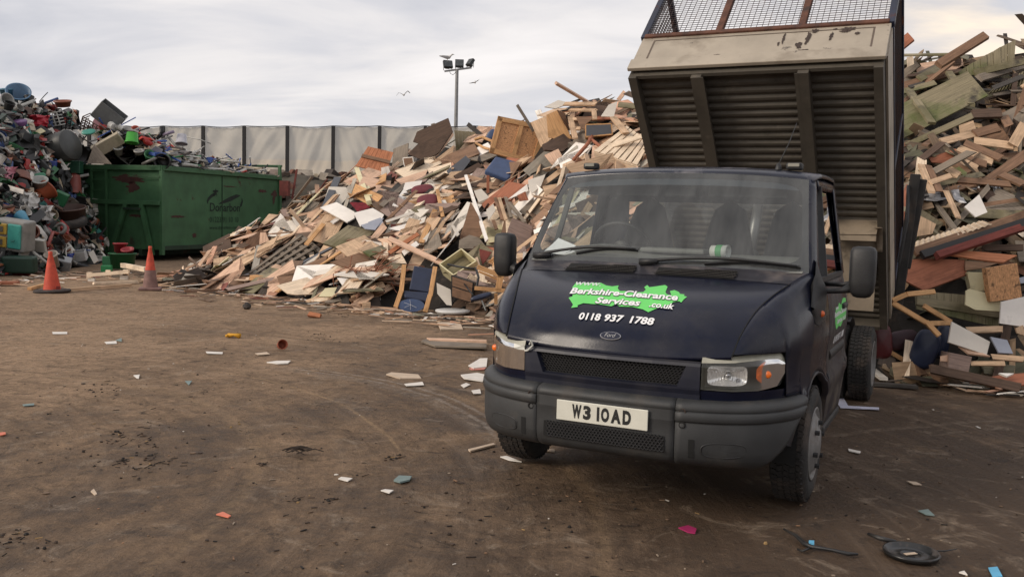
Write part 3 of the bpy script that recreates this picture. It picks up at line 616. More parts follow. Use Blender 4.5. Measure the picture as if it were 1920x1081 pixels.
# A pillars, roof, side window frames
GL = lambda t: Vector((lerp(.931, .836, t), lerp(1.03, 1.40, t), lerp(1.285, 1.865, t)))       # front line of the side opening
for sx in (-1, 1):
    q = MB(); g = []
    for v in np.linspace(0, 1, 14):
        a = ws(1, v); b = GL(v); row = []
        for k in range(7):
            p = a.lerp(b, k/6); p.x += .014*math.sin(math.pi*k/6); p.z += .006*math.sin(math.pi*k/6); row.append((sx*p.x, p.y, p.z))
        g.append(row)
    q.grid(g, flip=sx > 0); q.build('pillar', navy, cab, smooth=True, mods=[('solid', .004)])
    q = MB(); g = [[(sx*a, b, c) for a, b, c in ((.895, .904, 1.336), (.905, .95, 1.325), (.925, 1.03, 1.28))], [(sx*a, b, c) for a, b, c in ((.86, .80, 1.315), (.915, .90, 1.285), (.935, 1.03, 1.25))]]
    # side opening frame: rail, rear post, divider
    tp_ = lambda y: Vector((lerp(.836, .842, (y-1.4)/.7), y, lerp(1.865, 1.868, (y-1.4)/.7)))
    fr_ = MB(); fr_.grid([[(sx*(tp_(y).x+dx_), y+0, tp_(y).z+dz_) for dx_, dz_ in ((.006, -.035), (.006, 0), (-.004, .03), (-.03, .05))] for y in np.linspace(1.40, 2.12, 12)], flip=sx < 0)
    fr_.grid([[(sx*(lerp(.931, .842, t_)+.004), y, lerp(1.285, 1.868, t_)) for t_ in np.linspace(0, 1, 8)] for y in (2.06, 2.12, 2.19)]+[[(sx*(lerp(.931, .842, t_)-.06), 2.235, lerp(1.285, 1.868, t_)) for t_ in np.linspace(0, 1, 8)]], flip=sx < 0)
    fr_.build('window_frame', navy, cab, smooth=True, mods=[('solid', .004)])
    dv = MB(); dv.bar((sx*.925, 1.335, 1.285), (sx*.838, 1.50, 1.85), .035, .02, up=(0, 1, 0)); dv.bar((sx*.934, 1.03, 1.29), (sx*.934, 2.09, 1.29), .02, .03); dv.build('window_seal', blackp, D[0 if sx < 0 else 1])
    wq = MB(); wq.grid([[(sx*(lerp(.931, .838, t_)-.010), max(y, GL(t_).y-.01), lerp(1.285, 1.85, t_)) for t_ in np.linspace(0, 1, 10)] for y in np.linspace(1.03, 2.09, 12)], flip=sx < 0); wq.build('window', sglass, D[0 if sx < 0 else 1], smooth=True)
RF = [(1.285, 1.925, .804, 1.321, 1.889), (1.315, 1.945, .822, 1.345, 1.906), (1.37, 1.962, .838, 1.39, 1.925), (1.5, 1.977, .845, 1.5, 1.934), (1.75, 1.986, .847, 1.75, 1.936), (2.05, 1.983, .845, 2.05, 1.930), (2.19, 1.965, .835, 2.19, 1.905), (2.235, 1.93, .80, 2.235, 1.88), (2.24, 1.86, .79, 2.24, 1.84)]
q = MB(); g = []
for yc, zc, xe, ye, ze in RF:
    row = []
    for u in np.linspace(-1, 1, 33):
        k = abs(u)**2.6; row.append((u*xe, lerp(yc, ye, k), lerp(zc, ze, k)))
    row = [(-xe-.012, ye, ze-.028), (-xe-.012, ye, ze-.012)]+row+[(xe+.012, ye, ze-.012), (xe+.012, ye, ze-.028)]
    g.append(row)
q.grid(g); roof = q.build('roof', mat('roof_paint', (.014, .017, .030), .25, 0, var=.3, scale=3, over=((.16, .15, .16), .56, .16, 3, .5)), truck, smooth=True, mods=[('solid', .008)])
# cab back wall with a window opening
q = MB()
for c_, d_ in (((0, 2.225, 1.30), (1.80, .03, .10)), ((0, 2.225, 1.82), (1.66, .03, .14)), ((-.76, 2.225, 1.55), (.18, .03, .42)), ((.76, 2.225, 1.55), (.18, .03, .42)), ((0, 2.235, .80), (1.84, .03, .95))): q.box(c_, d_)
q.build('back_wall', navy, cab)
q = MB(); q.grid([[(x, 2.23, z) for x in (-.68, .68)] for z in (1.34, 1.76)]); q.build('rear_window', rglass, cab)
q = MB(); q.box((0, 1.40, .95), (1.70, 1.60, .04)); q.box((0, .62, .95), (1.2, .03, .5)); q.box((0, 1.0, .60), (1.1, 1.3, .30)); q.build('floor_pan', darkm, cab)

# ---------------- interior
seatm = mat('seat_fabric', (.016, .017, .019), .95, var=.15, scale=6); dash = mat('dash_plastic', (.20, .20, .185), .75, var=.12, scale=4)
def bell(cx, y, z0, z1, wb, wt, m, name):
    q = MB(); n = 10; g = []
    for j in range(n+1):
        t = j/n; w = lerp(wb, wt, min(1, t*1.25)**.9)*math.sqrt(max(1-max(0, (t-.72)/.28)**2.2, .0))/2; z = lerp(z0, z1, t); yy = y+t*.10
        g.append([(cx+w*math.copysign(abs(math.cos(a))**.6, math.cos(a)), yy+.06*math.sin(a), z) for a in np.linspace(0, 2*math.pi, 21)])
    q.grid(g); s = q.build(name, m, truck, smooth=True); b = MB(); b.box((cx, y-.28, z0-.02), (wb*.98, .5, .16)); b.build('seat_cushion', m, s, mods=[('bevel', .04, 3)]); return s
bell(-.34, 1.66, 1.10, 1.775, .60, .26, seatm, 'seat'); bell(.23, 1.66, 1.10, 1.765, .52, .26, seatm, 'seat'); bell(.64, 1.66, 1.10, 1.765, .44, .26, seatm, 'seat')
q = MB(); g = []
for y, z in ((.88, 1.335), (.98, 1.375), (1.10, 1.405), (1.22, 1.415), (1.29, 1.38), (1.32, 1.20), (1.30, .98)): g.append([(x, y, z+.035*math.exp(-((x+.45)/.22)**2)*(1 if .95 < y < 1.28 else .2)-.012*math.exp(-(x/.3)**2)) for x in np.linspace(-.86, .86, 36)])
q.grid(g); dsh = q.build('dashboard', dash, truck, smooth=True)
q = MB(); q.box((.02, 1.17, 1.425), (.42, .16, .03)); q.build('dash_tray', dash, dsh, mods=[('bevel', .012)])
sw = MB(); M_ = Matrix.Translation((-.40, 1.37, 1.42)) @ Matrix.Rotation(R(-58), 4, 'X')
sw.tube([M_ @ Vector((.20*math.cos(a), .20*math.sin(a), 0)) for a in np.linspace(0, 2*math.pi, 33)], .016, 8, cap=False); sw.box(None, (.38, .05, .03), M=M_); sw.lathe([(0, -.03), (.07, -.02), (.06, .02), (0, .03)], 14, M_)
sw.build('steering_wheel', blackp, truck, smooth=True)
q = MB(); q.box((0, 1.33, 1.80), (.22, .03, .06)); q.bar((0, 1.33, 1.82), (0, 1.30, 1.90), .02); q.build('rear_view_mirror', blackp, truck, mods=[('bevel', .01)])
for sx in (-.42, .42): q = MB(); q.box((sx, 1.40, 1.835), (.50, .02, .13), Matrix.Rotation(R(-30), 3, 'X')); q.build('sun_visor', mat('visor', (.10, .10, .095), .8), truck, mods=[('bevel', .008)])
# things lying on the dash
def dashthing(build, name, m, label, cat, **k):
    o = build.build(name, m, **k); o.matrix_world = TM @ o.matrix_world; tag(o, label, cat); return o
def inv(px, py, y): o = TMI @ EYE; d = TMI.to_3x3() @ ray(px, py); return o+d*((y-o.y)/d.y)
def bil(c, a, b): return (c[0].lerp(c[1], a)).lerp(c[3].lerp(c[2], a), b)
c4 = [inv(1018, 472, .955), inv(1047, 446, 1.06), inv(1080, 460, 1.03), inv(1058, 478, .95)]
q = MB(); q.grid([[bil(c4, a, b)+Vector((0, .01*math.sin(3*a), 0)) for a in np.linspace(0, 1, 6)] for b in np.linspace(0, 1, 6)]); dashthing(q, 'paper_sheet', mat('paper', (.85, .86, .88), .8, var=.04), 'white sheet of paper lying behind the windscreen on the driver side', 'paper')
c4 = [inv(1055, 478, .945), inv(1074, 469, .985), inv(1086, 474, .975), inv(1070, 480, .945)]
q = MB(); q.grid([[bil(c4, a, b) for a in (0, .5, 1)] for b in (0, 1)]); dashthing(q, 'paper_slip', MATS['paper'], 'narrow white slip poking from under the sheet behind the windscreen', 'paper')
random.seed(5); c4 = [inv(1086, 482, .95), inv(1094, 468, 1.0), inv(1136, 474, 1.0), inv(1142, 484, .96)]
q = MB(); q.grid([[bil(c4, a, b)+Vector((random.uniform(-.012, .012), random.uniform(-.01, .01), random.uniform(-.012, .012))) for a in np.linspace(0, 1, 9)] for b in np.linspace(0, 1, 5)]); dashthing(q, 'glove', mat('coral_glove', (.62, .16, .10), .85), 'crumpled orange work glove on the dashboard beside the paper', 'glove')
cp_ = MB(); Mx = Matrix.Translation(inv(1350, 471, 1.0)) @ Matrix.Rotation(R(90), 4, 'Y') @ Matrix.Rotation(R(12), 4, 'X')
cp_.lathe([(.001, -.055), (.034, -.055), (.041, .055), (.038, .055), (.031, -.045), (0, -.045)], 20, Mx); co = cp_.build('paper_cup', mat('cup_white', (.75, .76, .72), .6), smooth=True); co.matrix_world = TM; tag(co, 'white paper cup with green print lying on its side on the dashboard', 'cup')
cb_ = MB(); cb_.lathe([(.0385, -.018), (.0405, .022)], 20, Mx); cb_.build('printed_band', mat('cup_green', (.10, .42, .16), .6), co)

# ---------------- nose: grille panel, headlights, bumper
def nose(x, z):   # front surface of the strip between bonnet and bumper
    return interp([(0, .045), (.25, .055), (.40, .072), (.504, .083), (.65, .13), (.765, .235), (.838, .34), (.88, .42), (.925, .56)], abs(x))[0]+max(0, .77-z)*.10
q = MB(); xsn = [x for x in np.linspace(-.502, .502, 45)]
def in_hole(x, z):
    hw = lerp(.385, .43, (z-.757)/.11); return abs(x) < hw and .755 < z < .868
zs = [.895, .888, .870, .868, .757, .755, .74, .72, .70, .688]
hx = lambda z: lerp(.385, .43, (min(max(z, .757), .868)-.757)/.11)
# four bands around the opening
def band_(zl, xa, xb, n):
    return [[(lerp(xa(z), xb(z), k/(n-1)), nose(lerp(xa(z), xb(z), k/(n-1)), z)-(.006 if .74 < z < .885 else 0), z) for k in range(n)] for z in zl]
q.grid(band_((.896, .893, .885, .869), lambda z: -.502, lambda z: .502, 41), flip=True); q.grid(band_((.756, .745, .72, .70, .685), lambda z: -.502, lambda z: .502, 41), flip=True)
for s_ in (-1, 1): q.grid(band_((.869, .84, .80, .756), lambda z: s_*.502, lambda z: s_*hx(z), 5), flip=s_ < 0)
# returns into the opening
def inset(z, x, d): return (x, nose(x, z)-.006+d, z)
for zz, fl in ((.869, False), (.756, True)):
    xe = hx(zz); q.grid([[inset(zz+(-.006 if zz > .8 else .006)*(d > 0), lerp(-xe, xe, k/30), d) for k in range(31)] for d in (0, .035)], flip=fl)
for s_ in (-1, 1): q.grid([[inset(z, s_*(hx(z)-(.012 if d else 0)), d) for z in (.869, .82, .78, .756)] for d in (0, .035)], flip=s_ < 0)
grp = q.build('grille', mat('navy_moulding', (.006, .008, .020), .5, var=.2, over=((.03, .028, .03), .5, .3, 3)), truck, smooth=False)
q = MB(); q.grid([[(x, nose(x, .8)+.055, z) for x in np.linspace(-.45, .45, 20)] for z in (.89, .74)]); q.build('grille_backing', darkm, grp)
q = MB()
gm_ = mat('grille_mesh', (.020, .020, .022), .5)
for r_ in range(9):
    z = .762+r_*.0125; n = 40; w = hx(z)-.006
    for k in range(n):
        x = -w+2*w*(k+.5*(r_ % 2))/n; y = nose(x, z)+.022; h = .0062; dxx = w/n
        if x+dxx > w: continue
        q.bar((x, y, z+h), (x+dxx, y, z-h+.003), .003, .006, up=(0, 1, 0)); q.bar((x+dxx, y, z-h+.003), (x+2*dxx, y, z+h), .003, .006, up=(0, 1, 0))
q.build('grille_mesh', gm_, grp)
# under-lamp body strip
for s_ in (-1, 1):
    q = MB(); xx = [.504, .56, .62, .68, .73, .78, .82, .86, .90, .925]
    q.grid([[(s_*x, nose(x, .74)+(.002 if k < 2 else 0.012), z) for x in xx] for k, z in enumerate((.745, .73, .705, .685))], flip=s_ < 0); q.build('lamp_valance', navy, truck, smooth=True)
lensm = bpy.data.materials.new('lamp_lens'); lensm.use_nodes = True; t3 = lensm.node_tree; N, L = t3.nodes, t3.links; N.remove(N['Principled BSDF']); o_ = N['Material Output']; pos = nn('ShaderNodeTexCoord').outputs['Object']
gl = nn('ShaderNodeBsdfGlossy'); gl.inputs['Roughness'].default_value = .08; tp = nn('ShaderNodeBsdfTransparent'); df = nn('ShaderNodeBsdfDiffuse'); df.inputs[0].default_value = (.50, .49, .40, 1)
hz = rng(noise(9, 6), .3, .7, .01, .08); md = nn('ShaderNodeMixShader', i0=hz); L.new(tp.outputs[0], md.inputs[1]); L.new(df.outputs[0], md.inputs[2]); fr = nn('ShaderNodeFresnel'); fr.inputs[0].default_value = 1.5; ms = nn('ShaderNodeMixShader', i0=fr.outputs[0]); L.new(md.outputs[0], ms.inputs[1]); L.new(gl.outputs[0], ms.inputs[2]); L.new(ms.outputs[0], o_.inputs[0])
hazy = mat('yellowed_lens', (.33, .32, .26), .35, var=.2, scale=14)
house = mat('lamp_inner', (.12, .122, .112), .3, .3)
amber = mat('amber_lens', (.72, .15, .02), .25, var=.35, scale=40)
LX = [.507, .54, .60, .66, .72, .77, .81, .845, .872]
def ltop(x): return interp([(.50, .918), (.65, .926), (.80, .945), (.845, .938), (.872, .900)], x)[0]
def lbot(x): return interp([(.50, .752), (.65, .748), (.78, .748), (.845, .765), (.872, .83)], x)[0]
for s_ in (-1, 1):
    hl = empty('headlight'); hl.parent = truck
    def lp(x, t, d): 
        z = lerp(ltop(x), lbot(x), t); return (s_*x, nose(x, .8)+d+.045*max(0, (.25-t)/.25)**1.5*min(1, (x-.4)*3), z)
    q = MB(); q.grid([[lp(x, t, -.004) for t in np.linspace(0, 1, 9)] for x in LX], flip=s_ > 0); q.build('lens', lensm, hl, smooth=True)
    q = MB(); q.grid([[lp(x, t, -.0055) for t in (0, .05, .10, .17)] for x in LX], flip=s_ > 0); q.build('lens_top', hazy, hl, smooth=True)
    q = MB(); q.grid([[(s_*x, nose(x, .8)+.085, lerp(ltop(x)+.01, lbot(x)-.01, t)) for t in (0, 1)] for x in LX], flip=s_ > 0)
    q.grid([[lp(.507, t, d) for t in (0, 1)] for d in (-.004, .085)], flip=s_ < 0); q.grid([[lp(x, 1, d) for x in LX] for d in (-.004, .085)], flip=s_ > 0); q.grid([[lp(x, 0, d) for x in LX] for d in (-.004, .085)], flip=s_ < 0); q.grid([[lp(.872, t, d) for t in (0, 1)] for d in (-.004, .085)], flip=s_ > 0)
    q.build('housing', house, hl)
    # fluted reflector
    q = MB(); g = []; cx, cz, hw, hh = .625, .826, .092, .052
    for rr in np.linspace(1, 0, 22):
        row = []
        for a in np.linspace(0, 2*math.pi, 97):
            c_, s2 = math.cos(a), math.sin(a); e = .38; x = cx+hw*rr*math.copysign(abs(c_)**e, c_); z = cz+hh*rr*math.copysign(abs(s2)**e, s2)
            row.append((s_*x, nose(x, .8)+.012+.055*(1-rr**2)**.8+.0035*math.sin(x*520)*(1 if z < cz+.02 else -.6), z))
        g.append(row)
    q.grid(g, flip=s_ > 0); rf = q.build('reflector', chrome, hl, smooth=True)
    q = MB(); y_ = nose(cx, .8)+.05; Mb = Matrix.Translation((s_*cx, y_, cz)) @ Matrix.Rotation(R(90), 4, 'X'); q.lathe([(0, .028), (.014, .024), (.017, .0), (.012, -.02)], 14, Mb); q.build('bulb_shield', mat('dull_chrome', (.35, .35, .36), .3, .9), rf, smooth=True)
    for (xx, zz, rr_) in ((.672, .80, .010),):
        q = MB(); q.lathe([(0, .012), (rr_, .004), (rr_*1.15, -.004)], 12, Matrix.Translation((s_*xx, nose(xx, .8)+.045, zz)) @ Matrix.Rotation(R(90), 4, 'X')); q.build('reflector_facet', MATS['dull_chrome'] if rr_ < .015 else chrome, rf, smooth=True)
    # indicator
    q = MB(); g = []
    for x in np.linspace(.757, .848, 11):
        t_ = (x-.757)/.091; hh_ = .060*math.sin(math.pi*min(1, t_*.92+.06))**.6; cz_ = .836+.012*t_; g.append([(s_*x, nose(x, .8)+.008, cz_+hh_*v) for v in np.linspace(1, -1, 9)])
    q.grid(g, flip=s_ > 0); ind = q.build('indicator', mat('indicator_bowl', (.34, .30, .27), .3, .3) if s_ < 0 else amber, hl, smooth=True)
    q = MB(); q.lathe([(0, .008), (.014, .006), (.020, .0), (.018, -.01)], 16, Matrix.Translation((s_*.805, nose(.805, .8)-.006, .830)) @ Matrix.Rotation(R(90), 4, 'X')); q.build('indicator_bulb', amber, ind, smooth=True)
# broken film on the driver-side lamp
q = MB(); random.seed(3); q.grid([[(-.50-.035*k+random.uniform(-.01, .01), .062+.01*k+random.uniform(-.006, .006), .905-.02*j+random.uniform(-.012, .012)) for k in range(3)] for j in range(3)]); q.build('torn_tape', mat('film', (.55, .55, .5), .3), truck)
q = MB(); q.tube([(-.47, .06, .905), (-.455, .055, .93), (-.45, .06, .90), (-.465, .06, .885), (-.48, .06, .87), (-.50, .07, .865)], .006, 5); q.build('torn_tape', MATS['film'], truck)

PB = [(0, 0), (.20, .001), (.39, .012), (.54, .045), (.68, .105), (.80, .195), (.89, .32), (.945, .45), (.975, .60)]
PBs = smoothtab(PB, 41)
PROF = [(.135, .700), (.05, .694), (.018, .684), (.002, .668), (0, .645), (.001, .643), (.009, .640), (.002, .637), (-.005, .630), (-.005, .592), (.0, .586), (.008, .583), (.005, .575), (.006, .50), (.008, .44), (.016, .395), (.034, .368), (.060, .352), (.070, .347), (.10, .340), (.16, .338)]
def bump_pt(s, k, strip=True):
    """s in -1..1 along plan, k profile row"""
    d, z = PROF[k]; a = abs(s); endk = 1-.36*max(0, (.66-z)/.32)**1.1; i = (a if a < .26 else .26+(a-.26)*(endk-.26)/.74)*40; j = min(int(i), 39); p = Vector(PBs[j]).lerp(Vector(PBs[j+1]), i-j)
    tg = (Vector(PBs[j+1])-Vector(PBs[j])).normalized(); nr = Vector((-tg.y, tg.x)); 
    if not strip and 5 <= k <= 11: d = .002
    zz = z+(.0 if z > .5 else -.018*a*a)
    return Vector((math.copysign(1, s)*(p.x+nr.x*d), p.y+nr.y*d, zz))
q = MB(); seam = .40
for sa, sb, st_ in ((-1, -.256, True), (-.253, .253, False), (.256, 1, True)):
    g = [[bump_pt(s, k, st_) for k in range(len(PROF))] for s in np.linspace(sa, sb, 25)]
    if st_: 
        q.grid(g, flip=True)
    else: q.grid(g, flip=True)
bumper = q.build('bumper', bump_m, truck, smooth=True, mods=[('solid', .004, 1)])
for s in (-.2545, .2545): q = MB(); q.grid([[bump_pt(s+d, k)+Vector((0, .006, 0)) for k in range(1, 19)] for d in (-.003, .003)], flip=True); q.build('seam', darkm, bumper)
for s_ in (-1, 1):
    def bp_(x, z, off=.003):
        # nearest plan point at that x
        y = interp([(a, b) for a, b in PB], x)[0]; d = interp([(.338, .16), (.347, .07), (.368, .034), (.395, .016), (.44, .008), (.56, .004), (.66, .002)], z)[0]; return Vector((s_*x, y+d*1.1-off, z))
    q = MB(); q.grid([[bp_(x, z, .007) for z in (.385, .40, .43, .46, .485, .495)] for x in (.468, .475, .49, .497)], flip=s_ > 0); q.build('tow_slot', darkm, bumper)
    for z in (.637, .567):
        q = MB(); c = bp_(.433, z, .003); q.lathe([(0, -.006), (.007, -.004), (.012, .0), (.016, .004), (.019, 0)], 16, Matrix.Translation(c) @ Matrix.Rotation(R(90), 4, 'X')); q.build('screw', darkm if z < .6 else mat('rusty_screw', (.03, .018, .013), .8), bumper, smooth=True)
    ring_ = []
    for a in np.linspace(0, 2*math.pi, 37):
        x = .635+.105*math.copysign(abs(math.cos(a))**.7, math.cos(a)); z = .442+.038*math.copysign(abs(math.sin(a))**.7, math.sin(a)); ring_.append(bp_(x, z, .001))
    q = MB(); q.tube(ring_, .0045, 6, cap=False); q.build('foglamp_blank', blackp, bumper, smooth=True)
    g = []
    for rr in (.93, .6, .25, 0): g.append([bp_(.635+(p.x*s_-.635)*rr, .442+(p.z-.442)*rr, .0035) for p in ring_])
    q = MB(); q.grid(g); q.build('foglamp_blank', mat('blank_plastic', (.026, .027, .028), .55), bumper, smooth=True)
# lower air intake
q = MB(); q.grid([[(x, interp([(a, b) for a, b in PB], abs(x))[0]-.0005, z) for x in np.linspace(-.345, .345, 15)] for z in (.50, .415)]); li = q.build('lower_grille', darkm, bumper)
q = MB()
for r_ in range(6):
    for k in range(34):
        x = -.335+.02*(k+.5*(r_ % 2)); z = .418+r_*.0145; 
        yb_ = interp([(a, b) for a, b in PB], abs(x))[0]-.004
        if abs(x) < .33: q.bar((x, yb_, z+.006), (x+.01, yb_, z), .0035, .005, up=(0, 1, 0)); q.bar((x+.01, yb_, z), (x+.02, yb_, z+.006), .0035, .005, up=(0, 1, 0)); q.bar((x, yb_, z+.006), (x, yb_, z+.0145), .0035, .005, up=(0, 1, 0))
q.build('grille_mesh', gm_, li)
# number plate
q = MB(); Mp = Matrix.Translation((0, -.010, .5745)) @ Matrix.Rotation(R(0), 4, 'Z'); q.box(None, (.520, .008, .111), M=Mp); plate = q.build('number_plate', mat('plate_white', (.62, .61, .53), .4, var=.05, scale=12, over=((.40, .38, .32), .60, .2, 9)), bumper, mods=[('bevel', .006, 3)])
plm = mat('plate_black', (.012, .012, .012), .5)
x0 = -.168
for wd, w in (('W', .055), ('3', .044), (None, .025), ('I', .014), ('O', .046), ('A', .056), ('D', .046)):
    if wd:
        v, f = text_fit(wd, w, .077, offset=.055, res=4); q = MB(); q.add([(x0+x, -.0155, .5745-.037+y) for x, y in v], f); q.build('plate_character', plm, plate)
    x0 += w+(.010 if wd else 0)
# ---------------- wipers, mirrors, marker lamps, aerial
def on_ws(u, v, o=.03): return ws(u, v)+Vector((0, -.82, .57))*o
for (u0, v0, u1, v1, ua, va) in ((-.93, .025, -.17, .115, -.62, .12), (-.10, .0, .93, .035, .25, .125)):
    wp = MB(); wp.tube([on_ws(lerp(u0, u1, t), lerp(v0, v1, t)+.045*math.sin(math.pi*t), .028) for t in np.linspace(0, 1, 9)], [.012, .011, .009, .009, .009, .009, .008, .007, .006], 6); w_ = wp.build('wiper', blackp, truck, smooth=True)
    bl = MB(); 
    bl.grid([[on_ws(lerp(lerp(u0, u1, .42), u1+.02, t), lerp(v0, v1, .42+.58*t)-.004+.030*math.sin(math.pi*t)+dv, oo) for t in np.linspace(0, 1, 9)] for dv, oo in ((.0, .006), (.016, .020), (.0, .022), (-.006, .006))]); bl.build('blade', blackp, w_)
    hb = MB(); p = on_ws(u0, v0, .02); hb.tube([p-Vector((.015, 0, 0)), p+Vector((.10, 0, .008))], [.022, .016], 10); hb.build('pivot', blackp, w_, smooth=True)
for sx in (-1, 1):
    mr_ = MB(); cx, cy = sx*1.165, 1.10; g = []
    for z, wx_, wy_, ox in ((1.20, .025, .02, -.0), (1.208, .048, .04, 0), (1.235, .066, .055, 0), (1.30, .073, .062, 0), (1.40, .074, .062, 0), (1.47, .072, .058, 0), (1.492, .060, .050, 0), (1.500, .03, .03, 0)):
        g.append([(cx+wx_*math.copysign(abs(math.cos(a))**.55, math.cos(a)), cy+wy_*math.copysign(abs(math.sin(a))**.7, math.sin(a)), z) for a in np.linspace(0, 2*math.pi, 25)])
    mr_.grid(g); mi_ = mr_.build('door_mirror', blackp, truck, smooth=True)
    q = MB(); q.box((cx, cy+.058, 1.36), (.12, .008, .22)); q.build('mirror_glass', mat('mirror_silver', (.8, .8, .8), .03, 1, var=0), mi_)
    q = MB(); q.tube([(sx*.92, 1.10, 1.225), (sx*.98, 1.09, 1.228), (sx*1.05, 1.09, 1.235), (sx*1.12, 1.10, 1.26)], [.03, .015, .016, .035], 10) if sx > 0 else q.tube([(sx*.92, 1.10, 1.235), (sx*.98, 1.09, 1.235), (sx*1.05, 1.09, 1.24), (sx*1.12, 1.10, 1.27)], [.04, .026, .030, .045], 10); q.tube([(sx*.93, 1.16, 1.265), (sx*1.06, 1.13, 1.27), (sx*1.13, 1.12, 1.29)], .014, 6); q.build('mirror_arm', blackp, mi_, smooth=True)
    # black sail below pillar + side repeater
    q = MB(); g = []
    for y, za_, zb_ in ((.74, 1.16, 1.14), (.80, 1.30, 1.06), (.90, 1.335, 1.04), (1.00, 1.42, 1.07), (1.05, 1.36, 1.12), (1.09, 1.28, 1.18)):
        g.append([(sx*((flank(y, z) if z < 1.285 else lerp(.931, .836, (z-1.285)/.58)-.0)+.008+.018*math.sin(math.pi*k/8)), y, z) for k, z in enumerate(np.linspace(za_, zb_, 9))])
    q.grid(g, flip=sx > 0); sl = q.build('sail_trim', blackp, truck, smooth=True)
    q = MB(); q.lathe([(0, .014), (.014, .010), (.020, -.004)], 14, Matrix.Translation((sx*(flank(.90, 1.10)+.022), .90, 1.11)) @ Matrix.Rotation(R(90*sx), 4, 'Y')); q.build('side_repeater', mat('repeater_orange', (.75, .14, .03), .3), sl, smooth=True)
    q = MB(); q.box((sx*.69, 1.47, 1.978), (.10, .075, .045)); mk = q.build('marker_lamp', blackp, roof, mods=[('bevel', .014, 3)])
    q = MB(); q.box((sx*.69, 1.428, 1.986), (.068, .008, .020)); q.build('lens', mat('marker_lens', (.25, .24, .20), .3), mk)
q = MB(); q.lathe([(0, .035), (.012, .03), (.020, 0), (.022, -.01)], 14, Matrix.Translation((.595, 1.44, 1.965))); q.tube([(.595, 1.44, 1.99), (.63, 1.56, 2.13), (.66, 1.64, 2.27)], [.004, .003, .0018], 6); q.build('aerial', blackp, roof, smooth=True)
q = MB(); q.tube([(-.985, .60, .69), (-.985, .62, .685)], .001, 4)
# door lettering (passenger side)
q = MB(); zz0 = .97
pts = [(1.50, 1.01), (1.53, 1.10), (1.62, 1.08), (1.72, 1.115), (1.80, 1.09), (1.92, 1.13), (2.0, 1.12), (2.05, 1.14), (2.07, 1.05), (2.02, .97), (1.90, .99), (1.78, .95), (1.66, .97), (1.56, .945)]
for sx in (1, -1):
    q = MB(); n = 14
    cols = np.linspace(1.50, 2.07, n); g = []
    up_ = lambda y: interp([(1.50, 1.01), (1.53, 1.10), (1.62, 1.08), (1.72, 1.115), (1.80, 1.09), (1.92, 1.13), (2.07, 1.12)], y)[0]; lo_ = lambda y: interp([(1.50, 1.0), (1.56, .945), (1.66, .97), (1.78, .95), (1.90, .99), (2.02, .97), (2.07, 1.05)], y)[0]
    q.grid([[(sx*(flank(y, lerp(up_(y), lo_(y), t))+.0062), y, lerp(up_(y), lo_(y), t)) for t in np.linspace(0, 1, 6)] for y in cols], flip=sx > 0); q.build('logo_patch', green_v, D[0 if sx < 0 else 1])
    for tx_, y0_, z0_, w_, h_ in (('www.', 1.55, 1.075, .12, .02), ('Berkshire-Clearance', 1.47, 1.035, .58, .034), ('Services .co.uk', 1.58, .985, .44, .034), ('0118 937 1788', 1.50, .865, .50, .050)):
        v, f = text_fit(tx_, w_, h_, shear=.3, offset=.03, res=2); q = MB(); q.add([(sx*(flank(y0_+x if sx > 0 else y0_+w_-x, z0_+y)+.0075), (y0_+x) if sx > 0 else (y0_+w_-x), z0_+y) for x, y in v], f); q.build('lettering', white_v, D[0 if sx < 0 else 1])

# ---------------- wheels
def wheel(x, y, w, dual=False, sx=1):
    wh = empty('wheel', (x, y, .343)); wh.parent = truck
    Rt = Matrix.Rotation(R(90), 4, 'Y')
    prof = [(.205, -w/2+.012), (.22, -w/2), (.285, -w/2-.006), (.318, -w/2+.010), (.332, -w/2+.028), (.336, -w*.2), (.337, 0), (.336, w*.2), (.332, w/2-.028), (.318, w/2-.010), (.285, w/2+.006), (.22, w/2), (.205, w/2-.012)]
    q = MB(); q.lathe(prof, 48, Rt); ty_ = q.build('tyre', rubber, wh, smooth=True)
    q = MB()
    for k in range(56):
        a = 2*math.pi*k/56
        for r_ in range(-2, 3):
            aa = a+(.03 if r_ % 2 else 0); Mx = Matrix.Rotation(aa, 4, 'X') @ Matrix.Translation((r_*w*.175, 0, .3385-.0025*abs(r_))); q.box(None, (w*.155, .030, .012), M=Mx @ Matrix.Rotation(.25*(1 if r_ % 2 else -1), 4, 'Z'))
    q.build('tread', rubber, ty_)
    rimm = mat('rim_silver', (.20, .195, .19), .55, .4, var=.2, scale=9, over=((.13, .10, .08), .5, .25, 7, .8))
    q = MB()
    if not dual:   # convex heavy-duty disc seen on the front axle
        q.lathe([(.212, w/2-.004), (.216, w/2+.002), (.205, w/2+.006), (.195, w/2-.010), (.170, w/2-.004), (.15, w/2+.014), (.095, w/2+.020), (.085, w/2+.030), (.0, w/2+.032)], 36, Rt if sx > 0 else Matrix.Rotation(R(-90), 4, 'Y')); 
    else: q.lathe([(.212, w/2+.002), (.205, w/2+.008), (.19, w/2-.04), (.15, w/2-.11), (.08, w/2-.11), (.07, w/2-.07), (0, w/2-.07)], 36, Rt if sx > 0 else Matrix.Rotation(R(-90), 4, 'Y'))
    rm = q.build('rim', rimm, wh, smooth=True)
    q = MB()
    for k in range(6):
        a = 2*math.pi*k/6+.3; xb = sx*(w/2+(.015 if not dual else -.09)); q.tube([(xb, .125*math.cos(a), .125*math.sin(a)), (xb+sx*.026, .125*math.cos(a), .125*math.sin(a))], .014, 6)
    q.build('wheel_nut', blackp, rm)
    return wh
wheel(.868, .95, .195, sx=1); wheel(-.868, .95, .195, sx=-1)
for sx in (-1, 1): wheel(sx*.885, 4.454, .19, True, sx); wheel(sx*.665, 4.454, .19, True, sx)

